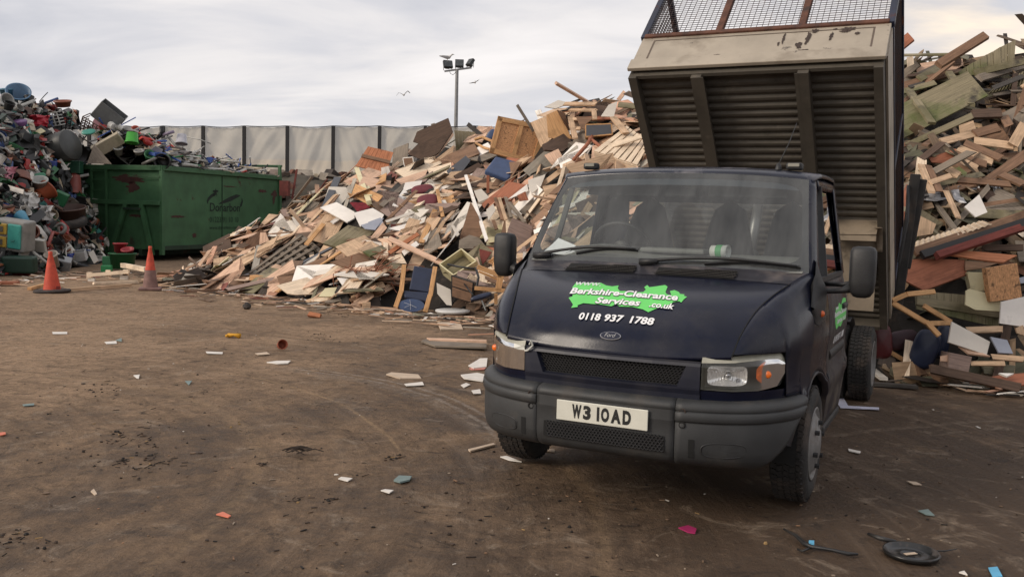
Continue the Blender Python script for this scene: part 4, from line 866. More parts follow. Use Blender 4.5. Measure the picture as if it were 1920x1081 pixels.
# ---------------- chassis and tipping body
steel = mat('chassis_black', (.018, .016, .015), .7, var=.4, over=((.06, .045, .035), .5, .2, 4, .9))
q = MB()
for sx in (-1, 1): q.box((sx*.40, 3.6, .62), (.07, 4.4, .17))
for y in (2.4, 3.2, 4.1, 5.0, 5.7): q.box((0, y, .62), (.8, .07, .12))
q.tube([(-.80, 4.454, .345), (.80, 4.454, .345)], .055, 10); q.tube([(-.80, .95, .33), (.80, .95, .33)], .04, 8); q.lathe([(.02, -.14), (.15, -.08), (.15, .08), (.02, .14)], 16, Matrix.Translation((0, 4.454, .345)) @ Matrix.Rotation(R(90), 4, 'Y')); q.tube([(0, 2.0, .5), (0, 4.3, .36)], .04, 8)
ch = q.build('chassis', steel, truck)
q = MB(); q.box((-.70, 3.0, .62), (.40, .65, .32)); q.build('fuel_tank', steel, ch, mods=[('bevel', .05, 3)])
q = MB()
q.box((.0, 2.75, .83), (.9, .16, .12)); q.build('subframe', steel, ch)
# steel guard with a top ledge behind the cab, ahead of the bed
gd = mat('guard_steel', (.22, .175, .125), .7, .1, var=.25, scale=4, over=((.035, .028, .022), .54, .2, 6, .9), over2=((.26, .22, .17), .66, .1, 20))
TH = R(47.3); P0 = Vector((0, 5.28, .66))     # bed frame: a = along the bed towards its front, b = up off its floor
DA = Vector((0, -math.cos(TH), math.sin(TH))); DB = Vector((0, math.sin(TH), math.cos(TH)))
BX = Matrix((Vector((1, 0, 0)), DA, DB)).transposed().to_4x4(); BX.translation = P0
LEN = 3.06
def bb(mb_, x, a, b, dx_, da, db, **k): return mb_.box(None, (dx_, da, db), M=BX @ Matrix.Translation((x, a, b)), **k)
bed = empty('tipping_body'); bed.parent = truck
under = mat('bed_underside', (.085, .073, .057), .65, .1, var=.3, scale=3, over=((.050, .042, .033), .50, .2, 3, .9), over2=((.13, .11, .085), .60, .15, 5))
alu = mat('headboard_alloy', (.36, .31, .245), .55, .15, var=.16, scale=2.5, over=((.19, .155, .115), .50, .22, 2.2), over2=((.05, .04, .032), .635, .06, 6))
# ribbed floor
q = MB(); g = []; nrib = 38
for i in range(nrib*8+1):
    a = LEN*i/(nrib*8); ph = (i % 8)/8; h = -.022 if .25 < ph < .75 else .0; h = -.009+.009*math.tanh(4*math.cos(2*math.pi*(ph-.5))); g.append([BX @ Vector((x, a, h*1.0)) for x in np.linspace(-1.0, 1.0, 9)])
q.grid(g); q.build('bed_floor', under, bed, mods=[('solid', .01, 0)])
q = MB()
for x in (-.436, .436): bb(q, x, LEN/2, -.075, .085, LEN-.02, .11); bb(q, x+.05*(1 if x < 0 else -1), LEN/2, -.128, .03, LEN-.02, .006)
q.build('long_member', under, bed)
q = MB()
for x in (-1.0, 1.0): bb(q, x, LEN/2, -.045, .07, LEN, .13); bb(q, x*1.03, LEN/2, .05, .02, LEN, .06)
q.build('side_rail', under, bed)
q = MB(); bb(q, 0, LEN-.015, -.035, 1.93, .03, .10); q.build('cross_member', under, bed); q = MB(); bb(q, 0, .02, -.06, 1.93, .05, .12); q.build('cross_member', under, bed)
# headboard: folded sheet with a raised lower flange
q = MB(); bb(q, 0, LEN+.02, .24, 2.09, .03, .44); bb(q, 0, LEN+.045, .02, 2.10, .035, .14); q.cur = 0; hb_ = q.build('headboard', alu, bed, mods=[('bevel', .006)])
q = MB(); q.add([BX @ Vector(p) for p in ((-.93, LEN+.0355, .10), (.93, LEN+.0355, .10), (.93, LEN+.0355, .415), (-.93, LEN+.0355, .415), (-.915, LEN+.0385, .115), (.915, LEN+.0385, .115), (.915, LEN+.0385, .40), (-.915, LEN+.0385, .40))], [(0, 1, 5, 4), (1, 2, 6, 5), (2, 3, 7, 6), (3, 0, 4, 7)]); q.build('panel_edge', mat('edge_outline', (.12, .09, .07), .8), hb_)  # dark outline round the inner panel
# paint scars on the headboard
random.seed(11); q = MB()
def scar(cx, cb, rx, rb, n=26):
    ps = []
    for k in range(n): a = 2*math.pi*k/n; r_ = random.uniform(.55, 1.2); ps.append(BX @ Vector((cx+rx*r_*math.cos(a), LEN+.0395, cb+rb*r_*math.sin(a))))
    q.add(ps, [tuple(range(n))])
for cx, cb, rx, rb in ((.42, .30, .022, .10), (.36, .20, .03, .05), (.46, .40, .03, .035), (.72, .40, .06, .03), (.70, .37, .045, .02), (.60, .31, .018, .06), (.80, .33, .02, .02), (.22, .31, .012, .08), (.19, .24, .01, .03), (.62, .41, .02, .012), (.40, .12, .05, .02), (-.3, .12, .03, .012)): q = MB(); scar(cx, cb, rx, rb); q.build('paint_scar', mat('scar_rust', (.045, .030, .024), .9, var=.4, scale=25), hb_)
# side boards (solid) and caged upper frame
for sx in (-1, 1):
    q = MB(); bb(q, sx*1.045, LEN/2, .24, .022, LEN, .40); q.build('side_board', alu, bed)
cage = MB()
HC = 1.36
for sx in (-1, 1):
    bb(cage, sx*1.04, LEN+.02, .46+(HC-.46)/2, .055, .055, HC-.46)
    bb(cage, sx*1.04, LEN/2, HC, .05, LEN, .05)
    bb(cage, sx*1.04, LEN/2, .46, .05, LEN, .05)
    for a in (.03, LEN*.5): bb(cage, sx*1.04, a, .46+(HC-.46)/2, .04, .05, HC-.46)
bb(cage, 0, LEN+.02, HC, 2.08, .05, .05); cg = cage.build('cage_frame', frame_p, bed, mods=[('bevel', .006)])
q = MB(); bb(q, 0, LEN+.03, .475, 2.06, .05, .05); bb(q, -.36, LEN+.03, .47+(HC-.47)/2, .06, .05, HC-.5); bb(q, .34, LEN+.03, .47+(HC-.47)/2, .06, .05, HC-.5); q.build('cage_rail', rusty, cg, mods=[('bevel', .005)])
wire = mat('wire_mesh', (.05, .035, .035), .6, .3, over=((.10, .04, .02), .5, .2, 10))
q = MB()
for k in range(1, 42): x = -1.03+2.06*k/42; bb(q, x, LEN+.022, .50+(HC-.5)/2, .004, .004, HC-.5)
for k in range(1, 24): b = .50+(HC-.5)*k/24; bb(q, 0, LEN+.028, b, 2.06, .004, .004)
q.build('front_mesh', wire, cg)
for sx in (-1, 1):
    q = MB()
    for k in range(1, 62): a = LEN*k/62; bb(q, sx*1.04, a, .48+(HC-.48)/2, .0055, .0055, HC-.48)
    for k in range(1, 22): b = .48+(HC-.48)*k/22; bb(q, sx*1.046, LEN/2, b, .0055, LEN, .0055)
    q.build('side_mesh', wire, cg)
# tail gate hanging open and swung cage door at the rear corner
q = MB(); q.box((.0, 5.42, .86), (1.9, .05, .42)); q.build('tailboard', under, bed)
q = MB()
c0, c1 = Vector((1.07, 5.90, .72)), Vector((1.165, 6.0, 2.16))
q.bar(c0, c1, .10, .06, up=(0, 1, 0)); q.bar(c0+Vector((.04, .05, .45)), c1+Vector((.05, .04, -.05)), .13, .05, up=(0, 1, 0)); q.build('rear_gate', steel, bed, mods=[('bevel', .01)])
q = MB(); q.tube([c0+Vector((-.05, -.05, .1)), c0+Vector((.0, -.06, .55)), c0+Vector((.05, -.08, .95)), c1+Vector((-.06, -.05, -.12))], .018, 6); q.build('gate_hose', blackp, bed, smooth=True)
# guard / ledge seen beside the cab (over the rear wheels)
q = MB(); q.slab([(.52, 4.33, 1.665), (.975, 4.33, 1.665), (.965, 4.20, 1.535), (.52, 4.20, 1.525)], Vector((0, -.72, .69)), .006); q.box((.745, 4.215, 1.50), (.44, .01, .05)); gdo = q.build('wheel_guard', gd, truck)
q = MB(); q.box((.76, 4.42, 1.16), (.40, .02, .66)); q.build('guard_panel', gd, gdo)
q = MB(); g = []
for a in np.linspace(0, 1.5, 12): g.append([(.955, 4.24+.20*math.sin(a)-.05, 1.36+.24*math.cos(a)), (1.01, 4.24+.20*math.sin(a)-.05, 1.36+.24*math.cos(a))])
q.grid(g); q.build('curved_flange', gd, gdo, smooth=True, mods=[('solid', .006)])
# tipping ram under the bed
q = MB(); q.tube([(0, 3.2, .75), (0, 3.55, 1.35)], .075, 14); q.tube([(0, 3.55, 1.35), (0, 3.9, 1.93)], .045, 14); q.build('tipping_ram', mat('ram_steel', (.12, .12, .12), .4, .7), truck, smooth=True)
for sx in (-1, 1):   # rear mudguards
    q = MB(); q.grid([[(sx*xx, 4.454-.42*math.cos(a), .36+.40*math.sin(a)) for xx in (.55, .78)] for a in np.linspace(1.2, math.pi-.3, 14)]); q.build('mudguard', blackp, truck, smooth=True, mods=[('solid', .006)])
# picket ends left in the bed
pk = wood('picket_grey', (170, 160, 140))
for k, (x, a, h, w, tl_, lb) in enumerate(((-.86, LEN-.35, .60, .09, .12, 'greyed pointed picket in the raised bed, closest to the cage corner'), (-.74, LEN-.30, .62, .08, -.05, 'greyed pointed picket in the raised bed, second from the cage corner'), (-.42, LEN-.30, .66, .10, -.22, 'tallest pointed picket behind the raised cage mesh'), (-.60, LEN-.28, .50, .05, .10, 'thin short picket leaning between two others behind the cage mesh'))):
    q = MB(); b0 = 0.03; pts = [Vector((x-w/2, a, b0)), Vector((x+w/2, a, b0)), Vector((x+w/2+tl_*.6, a, b0+h*.8)), Vector((x+tl_, a, b0+h+.12)), Vector((x-w/2+tl_*.6, a, b0+h*.8))]
    q.slab([BX @ p for p in pts], DA, .02); o = q.build('picket', pk); o.matrix_world = TM; tag(o, lb, 'picket', 'pickets left in the raised bed')
# ------------------------------------------------------------------ heaps
def tabf(tab):
    a = np.array(tab, float)
    return lambda x: [np.interp(x, a[:, 0], a[:, k]) for k in range(1, a.shape[1])]
# px of the bearing -> front line row (image y of the toe), distance of ridge behind toe, image y of the ridge line
WOOD = [(330, 541, 2.0, 515), (380, 542, 3.0, 490), (440, 550, 4.5, 455), (500, 555, 5.5, 425), (560, 563, 6.0, 385), (620, 571, 6.3, 350), (680, 580, 6.5, 315), (740, 577, 6.9, 298), (800, 581, 6.9, 272), (860, 586, 6.7, 262), (930, 592, 6.7, 245), (1000, 604, 6.4, 228), (1060, 622, 6.2, 205), (1180, 640, 6.0, 200), (1300, 655, 5.5, 190), (1450, 668, 5.2, 170), (1580, 690, 5.0, 150), (1680, 715, 5.0, 125), (1760, 722, 5.2, 110), (1850, 728, 5.6, 100), (1920, 734, 5.8, 92), (2050, 742, 6.0, 80), (2300, 760, 6.0, 80)]
PLAS = [(-420, 545, 6, 200), (-200, 535, 6.2, 185), (0, 518, 6.4, 186), (60, 514, 6.4, 200), (110, 508, 6.4, 206), (135, 500, 6.2, 214), (155, 497, 5.6, 224), (170, 496, 4.6, 250), (200, 495, 2.5, 420)]
def heap(tab):
    f = tabf(tab); rows = []
    for px in np.arange(tab[0][0], tab[-1][0]+1, 10):
        fr, dl, tp = f(px); g = gpt(px, fr); Yf = g.y; Yr = Yf+dl; H = CH+(hor(px)-tp)/CF*Yr; rows.append((px, Yf, Yr, H))
    A = np.array(rows)
    def h(x, y):
        y = np.maximum(y, .5); px = 960+CF*(np.asarray(x)/y)*1.0
        Yf, Yr, H = (np.interp(px, A[:, 0], A[:, k]) for k in (1, 2, 3))
        t = (y-Yf)/(Yr-Yf); up = np.clip(t, 0, 1)**.88; dn = np.clip(1-(t-1)*.55, 0, 1); e = np.clip((px-A[0, 0])/60, 0, 1)*np.clip((A[-1, 0]-px)/60, 0, 1)
        lump = (fbm(x*.8+3, y*.8, 31, 3)-.5)*.75*np.clip(t*3, 0, 1)*np.clip(1.3-t, .35, 1)
        return np.where(t < 0, -.2, (H*up*dn+lump*np.minimum(up*2.5, 1))*e-.04)
    return h, A
hw, AW = heap(WOOD); hp_, AP = heap(PLAS)
def heap_mesh(name, h, xr, yr, m, step=.22):
    X_, Y_ = np.meshgrid(np.arange(*xr, step), np.arange(*yr, step)); Z_ = h(X_, Y_)-.10+(vnoise(X_*4, Y_*4, 5)-.5)*.25
    ny_, nx_ = X_.shape; id_ = np.arange(nx_*ny_).reshape(ny_, nx_); F_ = np.stack([id_[:-1, :-1], id_[:-1, 1:], id_[1:, 1:], id_[1:, :-1]], -1).reshape(-1, 4)
    zf = Z_.ravel()[F_]; F_ = F_[(zf.max(1) > -.08)]
    me = bpy.data.meshes.new(name); me.from_pydata(np.stack([X_, Y_, Z_], -1).reshape(-1, 3).tolist(), [], F_.tolist()); me.materials.append(m); o = bpy.data.objects.new(name, me); link(o); tag(o, kind='stuff'); return o
gap_shade = mat('heap_core', (.018, .014, .011), .95, var=.5, scale=3, over=((.05, .036, .026), .57, .1, 5), bump=.8, bscale=9)  # core painted near black to stand in for shade between the boards
heap_mesh('wood_debris', hw, (-8.5, 16), (8.6, 25), gap_shade)
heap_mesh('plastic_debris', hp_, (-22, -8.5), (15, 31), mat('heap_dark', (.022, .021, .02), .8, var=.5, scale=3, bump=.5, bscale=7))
def hit(h, px, py, far=40, miss=None):
    d = ray(px, py); s = 6.0
    while s < far:
        p = EYE+d*s
        if p.z < float(h(p.x, p.y)): return p
        s += .06
    return miss
def nrm(h, x, y, e=.35):
    n = Vector((-(float(h(x+e, y))-float(h(x-e, y)))/(2*e), -(float(h(x, y+e))-float(h(x, y-e)))/(2*e), 1)); return n.normalized()

WC = [((205, 168, 132), 8), ((190, 150, 118), 7), ((214, 182, 150), 5), ((172, 132, 100), 6), ((138, 102, 76), 7), ((112, 86, 66), 6), ((92, 78, 66), 6), ((66, 54, 46), 6), ((44, 38, 34), 4), ((226, 216, 204), 3), ((196, 186, 176), 2), ((176, 122, 92), 2), ((158, 148, 132), 5), ((206, 150, 118), 3), ((122, 118, 92), 2), ((120, 60, 50), 1)]
WC = [(tuple(min(240, v*1.06+4) for v in ds(c)), w) for c, w in WC]; wood_mix = islands('wood_mix', WC); 
WCR = [((146, 124, 98), 6), ((124, 102, 80), 8), ((98, 80, 62), 8), ((76, 62, 50), 8), ((52, 44, 38), 6), ((174, 142, 108), 4), ((196, 182, 166), 1), ((130, 88, 64), 1), ((116, 110, 88), 6), ((94, 92, 72), 5)]
WCR = [(ds(c, .1), w) for c, w in WCR]; wood_mix_r = islands('weathered_wood_mix', WCR)
PC = [((30, 30, 31), 28), ((60, 60, 61), 12), ((200, 196, 188), 15), ((142, 140, 136), 8), ((36, 58, 46), 5), ((48, 72, 122), 3), ((146, 44, 40), 4), ((142, 86, 62), 5), ((58, 118, 112), 2), ((166, 152, 130), 6), ((176, 112, 118), 1), ((40, 96, 56), 2), ((88, 66, 56), 6)]
plas_mix = islands('plastic_mix', PC, rough=.45, grain=False, spec=.5)

POLYS = []
def project(p):
    d = Vector(p)-EYE; X_, U_, D_ = d.dot(_r), d.dot(_u), d.dot(_F); return 960+CF*X_/D_, 540.5-CF*U_/D_
def covered(x, y, z):
    """true where a large piece already lies over this spot of the heap"""
    px, py = project((x, y, z))
    for x0, x1, y0, y1, P_ in POLYS:
        if x0 < px < x1 and y0 < py < y1:
            ins = False; j = len(P_)-1
            for i in range(len(P_)):
                if (P_[i][1] > py) != (P_[j][1] > py) and px < (P_[j][0]-P_[i][0])*(py-P_[i][1])/(P_[j][1]-P_[i][1])+P_[i][0]: ins = not ins
                j = i
            if ins: return True
    return False
def scatter(A, h, n, px0, px1, kind, t0=0, t1=1.05, seed=1, smin=1.0, tk=1.0, avoid=None, ymax=None):
    """many small broken pieces lying on the heap: ONE mesh"""
    rnd = random.Random(seed); q = MB(); k = 0
    while k < n:
        px = rnd.uniform(px0, px1); Yf, Yr = (np.interp(px, A[:, 0], A[:, j]) for j in (1, 2)); t = rnd.uniform(t0, t1); y = Yf+(Yr-Yf)*t; x = (px-960)/CF*y
        k += 1; z = float(h(x, y))
        if covered(x, y, z+.1) and rnd.random() < .88: continue
        N_ = nrm(h, x, y)
        a = rnd.gauss(.55, .75) if rnd.random() < .65 else rnd.uniform(-1.57, 1.57)
        # long axis lies in the slope (a: angle from horizontal as seen from the yard), random tilt off it
        T = Vector((math.cos(a), 0, 0))+Vector((0, .75, .66))*math.sin(a)
        T = (T-N_*T.dot(N_)*.8+Vector((rnd.gauss(0, .22), rnd.gauss(0, .22), rnd.gauss(0, .28)))).normalized()
        Nn = (N_+Vector((rnd.gauss(0, .45), rnd.gauss(-.1, .45), rnd.gauss(0, .45)))); Nn = (Nn-T*Nn.dot(T)).normalized(); B_ = Nn.cross(T)
        e1 = T*(.42*smin if kind == 'wood' else .2)
        if covered(x+e1.x, y+e1.y, z+e1.z+.1) or covered(x-e1.x, y-e1.y, z-e1.z+.1):
            if rnd.random() < .85: continue
        M_ = Matrix((T, B_, Nn)).transposed().to_4x4(); r = rnd.random()
        if t < .03: z = max(z, .02)
        if kind == 'wood':
            if r < .38: L_, w, th = rnd.uniform(.3, 1.3)*smin, rnd.uniform(.04, .15), rnd.uniform(.015, .035)
            elif r < .46: L_, w, th = rnd.uniform(.5, 1.5)*smin, rnd.uniform(.04, .07), rnd.uniform(.035, .06)
            else: L_, w, th = rnd.uniform(.22, .85)*smin, rnd.uniform(.16, .6)*smin, rnd.uniform(.01, .022)
            M_.translation = Vector((x, y, z+rnd.uniform(-.08, .16)*(1 if t > .08 else .2)+.02))
            if r < .46:
                q.box(None, (L_, w, th*tk), M=M_, jit=min(.08, L_*.08))
            else:
                m_n = rnd.choice((4, 4, 5, 5, 6)); P_ = []
                for j in range(m_n):
                    an = 2*math.pi*(j+.5)/m_n+rnd.uniform(-.25, .25); rr = rnd.uniform(.75, 1.15); P_.append(M_ @ Vector((L_*.6*math.cos(an)*rr, w*.6*math.sin(an)*rr, 0)))
                q.slab(P_, Nn, th*tk)
        else:
            s = rnd.uniform(.07, .27)*smin; M_.translation = Vector((x, y, z+rnd.uniform(-.05, .20)))
            if r < .28: q.box(None, (s*rnd.uniform(1, 2.4), s*rnd.uniform(.7, 1.4), s*rnd.uniform(.15, .8)), M=M_)
            elif r < .38: w = s*.55; q.lathe([(0, -.01), (w*.75, -.01), (w, s*.9), (w*1.08, s*.9), (w*1.08, s*.84), (w*.93, s*.84), (w*.70, .0), (0, .01)], 12, M_)
            elif r < .50: q.tube([M_ @ Vector((-s*2.2, 0, 0)), M_ @ Vector((0, 0, s*.3*rnd.random())), M_ @ Vector((s*2.2, 0, 0))], rnd.uniform(.012, .04), 6)
            elif r < .72:
                m_n = rnd.choice((4, 5, 6)); q.slab([M_ @ Vector((s*1.1*math.cos(2*math.pi*(j+.5)/m_n)*rnd.uniform(.8, 1.3), s*.9*math.sin(2*math.pi*(j+.5)/m_n)*rnd.uniform(.7, 1.2), 0)) for j in range(m_n)], Nn, .012)
            elif r < .97:   # crumpled sheet
                g = [[M_ @ Vector((u_*s*1.6+rnd.uniform(-.04, .04), v_*s*1.3+rnd.uniform(-.04, .04), rnd.uniform(-.09, .09))) for u_ in (-.5, -.17, .17, .5)] for v_ in (-.5, -.17, .17, .5)]; q.grid(g)
            else: q.lathe([(s*.5, -s*.25), (s*.75, -s*.2), (s*.8, 0), (s*.75, s*.2), (s*.5, s*.25), (s*.5, -s*.25)], 14, M_)
    return q
# ------------------------------------------------------------------ pieces one can point at, heap by heap
WT = {}
def wm(k):
    T = dict(tan=(200, 162, 124), pink=(214, 170, 138), pale=(226, 200, 168), brown=(132, 96, 70), dbrown=(88, 66, 52), grey=(128, 114, 98), dgrey=(78, 72, 66), white=(232, 226, 218), offw=(206, 198, 186),
             orange=(190, 112, 70), slate=(78, 80, 86), bluegrey=(150, 154, 166), moss=(138, 126, 94), green=(124, 124, 92), osb=(188, 140, 98), black=(28, 26, 26), red=(126, 54, 44), mauve=(150, 124, 112), honey=(206, 150, 92), cream=(206, 196, 158), terra=(168, 96, 66))
    if k not in WT:
        if k in ('white', 'offw', 'bluegrey', 'slate', 'black', 'cream'): WT[k] = mat('board_'+k, lin(T[k]), .55, 0, var=.10, scale=3, over=(tuple(c*.6 for c in lin(T[k])), .58, .2, 4), coord='Object')
        elif k in ('moss', 'green'): WT[k] = mat('wood_'+k, lin((134, 124, 100)), .85, 0, .25, 1, 4, .25, 2, over=((.115, .13, .045) if k == 'green' else (.13, .115, .055), .46, .16, 1.3), over2=((.06, .052, .04), .56, .15, 3.5), coord='UV', stretch=(3, 45, 1))
        elif k == 'osb': WT[k] = mat('board_osb', lin(T[k]), .8, 0, var=.45, scale=1, detail=6, coord='UV', stretch=(26, 60, 1), over=((.16, .085, .04), .56, .08, 18), bump=.2)
        else: WT[k] = wood(k, T[k])
    return WT[k]
def zf(ox, oy, s): return lambda x, y: (ox+x/s, oy+y/s)
Z2, Z3, Z4, Z7, Z8, ZR = zf(560, 180, 4.503), zf(400, 380, 4.9125), zf(690, 330, 4.003), zf(850, 130, 2.9225), zf(1640, 50, 2.7036), zf(1640, 420, 3.1786)
ID = lambda x, y: (x, y)
HEROES = []      # (px, py, object) for finding neighbours later
def nvec(el, az): el, az = R(el), R(az); return Vector((math.sin(az)*math.cos(el), -math.cos(az)*math.cos(el), math.sin(el)))
def centre(h, pts, lift, Y=None):
    mx_, my_ = sum(p[0] for p in pts)/len(pts), sum(p[1] for p in pts)/len(pts); P_ = [(mx_+(p[0]-mx_)*1.16, my_+(p[1]-my_)*1.16) for p in pts]
    POLYS.append((min(p[0] for p in P_), max(p[0] for p in P_), min(p[1] for p in P_), max(p[1] for p in P_), P_)); lift += .12
    cx, cy = sum(p[0] for p in pts)/len(pts), sum(p[1] for p in pts)/len(pts)
    if Y: return dpt(cx, cy, Y), cx, cy
    p = hit(h, cx, cy)
    if p is None: p = dpt(cx, cy, float(np.interp(cx, AW[:, 0], AW[:, 2]))-.6)
    d = (p-EYE).normalized(); return p-d*lift, cx, cy
def quadpts(pts, P, n): return [EYE+ray(*p)*((P-EYE).dot(n)/ray(*p).dot(n)) for p in pts]
def board(Z, pts, tilt, m, name, label, lift=.22, th=.02, h=None, Y=None, cat='board', group=None):
    h = h or hw; pp = [Z(*p) for p in pts]; P, cx, cy = centre(h, pp, lift, Y); n = nvec(*tilt); W = quadpts(pp, P, n)
    c = sum(W, Vector())/len(W); q = MB(); q.slab(W, n, th); o = q.build(name, wm(m) if isinstance(m, str) else m, origin=c); tag(o, label, cat, group); HEROES.append((cx, cy, o)); o['_n'] = list(n); return o
def beam(Z, a, b, w, m, name, label, lift=.22, th=None, h=None, Y=None, Y2=None, cat='plank', group=None, jit=.02):
    h = h or hw; pa, pb = Z(*a), Z(*b); cx, cy = (pa[0]+pb[0])/2, (pa[1]+pb[1])/2
    def pt(p, yy):
        if yy: return dpt(*p, yy)
        r = hit(h, *p); return (r-(r-EYE).normalized()*(lift+.12)) if r is not None else dpt(*p, float(np.interp(p[0], AW[:, 0], AW[:, 2]))-.8)
    A, B = pt(pa, Y), pt(pb, Y2 or Y); q = MB(); q.bar(A, B, w, th or w*.28, up=(0, -.8, .6), jit=jit); o = q.build(name, wm(m), origin=(A+B)/2); tag(o, label, cat, group); HEROES.append((cx, cy, o)); return o
def strips(o_pts, n, gap, th, nrm_, mbx):
    """boards side by side across quad a,b,c,d (a->b is across the boards)"""
    a, b, c, d = [Vector(p) for p in o_pts]
    for i in range(n):
        t0, t1 = i/n+gap/n/2, (i+1)/n-gap/n/2; mbx.slab([a.lerp(b, t0), a.lerp(b, t1), d.lerp(c, t1), d.lerp(c, t0)], nrm_, th)
def panel(Z, pts, tilt, m, n, name, label, lift=.22, th=.02, h=None, Y=None, cat='panel', gap=.12, battens=(), bm_=None, bt=.03, group=None):
    """boarded panel: n boards running from edge ab to edge dc, battens at fractions (along, across)"""
    h = h or hw; pp = [Z(*p) for p in pts]; P, cx, cy = centre(h, pp, lift, Y); nv = nvec(*tilt); W = quadpts(pp, P, nv); c = sum(W, Vector())/4
    e_ = empty(name, c, 0, label, cat, group); HEROES.append((cx, cy, e_)); L_ = [w-c for w in W]
    q = MB(); strips(L_, n, gap, th, nv, q); q.build('boarding', wm(m), e_)
    for t in battens:
        a = L_[0].lerp(L_[3], t)+nv*bt/2; b = L_[1].lerp(L_[2], t)+nv*bt/2; q = MB(); q.bar(a, b, .09, bt, up=nv); q.build('batten', wm(bm_ or m), e_)
    return e_
def pallet(Z, pts, tilt, m, label, lift=.25, h=None, Y=None, n=8, gap=.42, name='pallet', bear=3):
    h = h or hw; pp = [Z(*p) for p in pts]; P, cx, cy = centre(h, pp, lift, Y); nv = nvec(*tilt); W = quadpts(pp, P, nv); c = sum(W, Vector())/4
    e_ = empty(name, c, 0, label, 'pallet'); HEROES.append((cx, cy, e_)); L_ = [w-c for w in W]
    for i in range(n):
        t0, t1 = i/n, (i+1-gap)/n; q = MB(); q.slab([L_[0].lerp(L_[1], t0), L_[0].lerp(L_[1], t1), L_[3].lerp(L_[2], t1), L_[3].lerp(L_[2], t0)], nv, .02); q.build('deck_board', wm(m), e_)
    for i in range(bear):
        t = (i+.08)/(bear-1+.16); a = L_[0].lerp(L_[3], t)-nv*.07; b = L_[1].lerp(L_[2], t)-nv*.07; q = MB(); q.bar(a, b, .08, .09, up=nv); q.build('bearer', wm(m), e_)
    return e_
# ---- wood heap, far end to the lorry
panel(Z2, [(585, 425), (800, 475), (740, 655), (480, 590)], (38, 8), 'orange', 7, 'planked_board', 'orange planked panel with one cross batten lying high on the heap against the netting', battens=(.5,), bm_='brown', gap=.05)
board(Z2, [(1000, 300), (1262, 185), (1300, 300), (1180, 480), (1060, 545), (920, 490), (1010, 400), (965, 385)], (15, -12), 'dbrown', 'shed_sheet', 'dark brown broken shed roof sheet standing at the skyline beside the mast', .5, .04)
for a, b, lb in (((1130, 230), (1185, 345), 'upper'), ((1005, 310), (1090, 500), 'lower')): beam(Z2, a, b, .09, 'grey', 'batten', 'grey %s batten nailed across the dark shed roof sheet' % lb, .62, Y=None)
board(Z2, [(1275, 250), (1310, 330), (1235, 430), (1090, 600), (1070, 525)], (28, 22), 'pink', 'plywood_sheet', 'pale pink plywood sheet folded in front of the dark shed roof', .62)
board(Z2, [(1315, 410), (1290, 520), (1075, 640), (1085, 590)], (22, 10), 'tan', 'plywood_sheet', 'long tan plywood offcut below the folded pink sheet', .60)
panel(Z2, [(1315, 290), (1500, 305), (1520, 470), (1330, 480)], (8, 4), 'moss', 6, 'fence_section', 'upright weathered khaki fence panel on the heap crest below the mast', .3, gap=.03)
def box_open(Z, pts, tilt, m, name, label, depth=.3, lift=.3, h=None, Y=None, cat='cabinet', inner='dbrown', closed=False, m_side=None, doors=0):
    """carcass: front rectangle pts facing tilt, walls going back by depth"""
    h = h or hw; pp = [Z(*p) for p in pts]; P, cx, cy = centre(h, pp, lift, Y); nv = nvec(*tilt); W = quadpts(pp, P, nv); c = sum(W, Vector())/4
    e_ = empty(name, c, 0, label, cat); HEROES.append((cx, cy, e_)); L_ = [w-c for w in W]; t = .02
    for i in range(4):
        a, b = L_[i], L_[(i+1) % 4]; o2 = (L_[(i+2) % 4]-b).normalized()
        q = MB(); q.slab([a, b, b-nv*depth, a-nv*depth], (b-a).cross(nv).normalized()*(-1 if (b-a).cross(nv).dot(o2) > 0 else 1), t); q.build('side_panel', wm(m_side or m), e_)
    q = MB(); q.slab([l*.97-nv*(depth*.9 if not closed else .002) for l in L_], nv, .01); q.build('front_panel' if closed else 'back_panel', wm(m if closed else inner), e_)
    for k in range(doors):
        a, b = L_[0].lerp(L_[3], (k+.06)/doors), L_[1].lerp(L_[2], (k+.06)/doors); a2, b2 = L_[0].lerp(L_[3], (k+.94)/doors), L_[1].lerp(L_[2], (k+.94)/doors)
        q = MB(); q.slab([p+nv*.015 for p in (a.lerp(b, .05), a.lerp(b, .95), a2.lerp(b2, .95), a2.lerp(b2, .05))], nv, .014); q.build('drawer', wm(inner), e_)
    return e_
box_open(Z2, [(875, 520), (965, 512), (985, 640), (900, 650)], (5, -20), 'brown', 'drawer_unit', 'small brown cabinet with white sides perched beside the dark shed roof', .22, .45, closed=True, m_side='white')
beam(Z2, (490, 612), (595, 900), .10, 'cream', 'post', 'cream square post leaning between the white sheet and the grey slats', .45, .08)
beam(Z2, (540, 645), (605, 855), .09, 'cream', 'post', 'shorter cream post propped just beside the taller leaning one', .42, .08)
board(Z2, [(585, 660), (635, 630), (662, 655), (660, 735)], (20, 0), 'white', 'card_scrap', 'small white square card standing over the grey slats', .35)
board(Z2, [(225, 850), (255, 765), (400, 768), (440, 870), (430, 960), (220, 920)], (35, -5), 'offw', 'laminate_sheet', 'big off-white laminate sheet torn down its middle near the container end', .35)
board(Z2, [(405, 770), (490, 700), (512, 890), (430, 900)], (25, 12), 'offw', 'laminate_sheet', 'off-white laminate flap standing up beside the torn sheet', .38)
board(Z2, [(180, 940), (320, 895), (470, 975), (472, 1030), (410, 1065)], (50, -8), 'white', 'cabinet_board', 'white cabinet door with a thin raised frame lying flat under the torn sheet', .40, .03)
board(Z2, [(465, 985), (625, 945), (720, 1000), (690, 1060), (520, 1100)], (45, 8), 'white', 'laminate_sheet', 'white square sheet lying tilted below the leaning cream posts', .42)
beam(Z2, (185, 1035), (330, 690), .16, 'slate', 'plank', 'slate dark plank leaning up past the torn white sheet', .40)
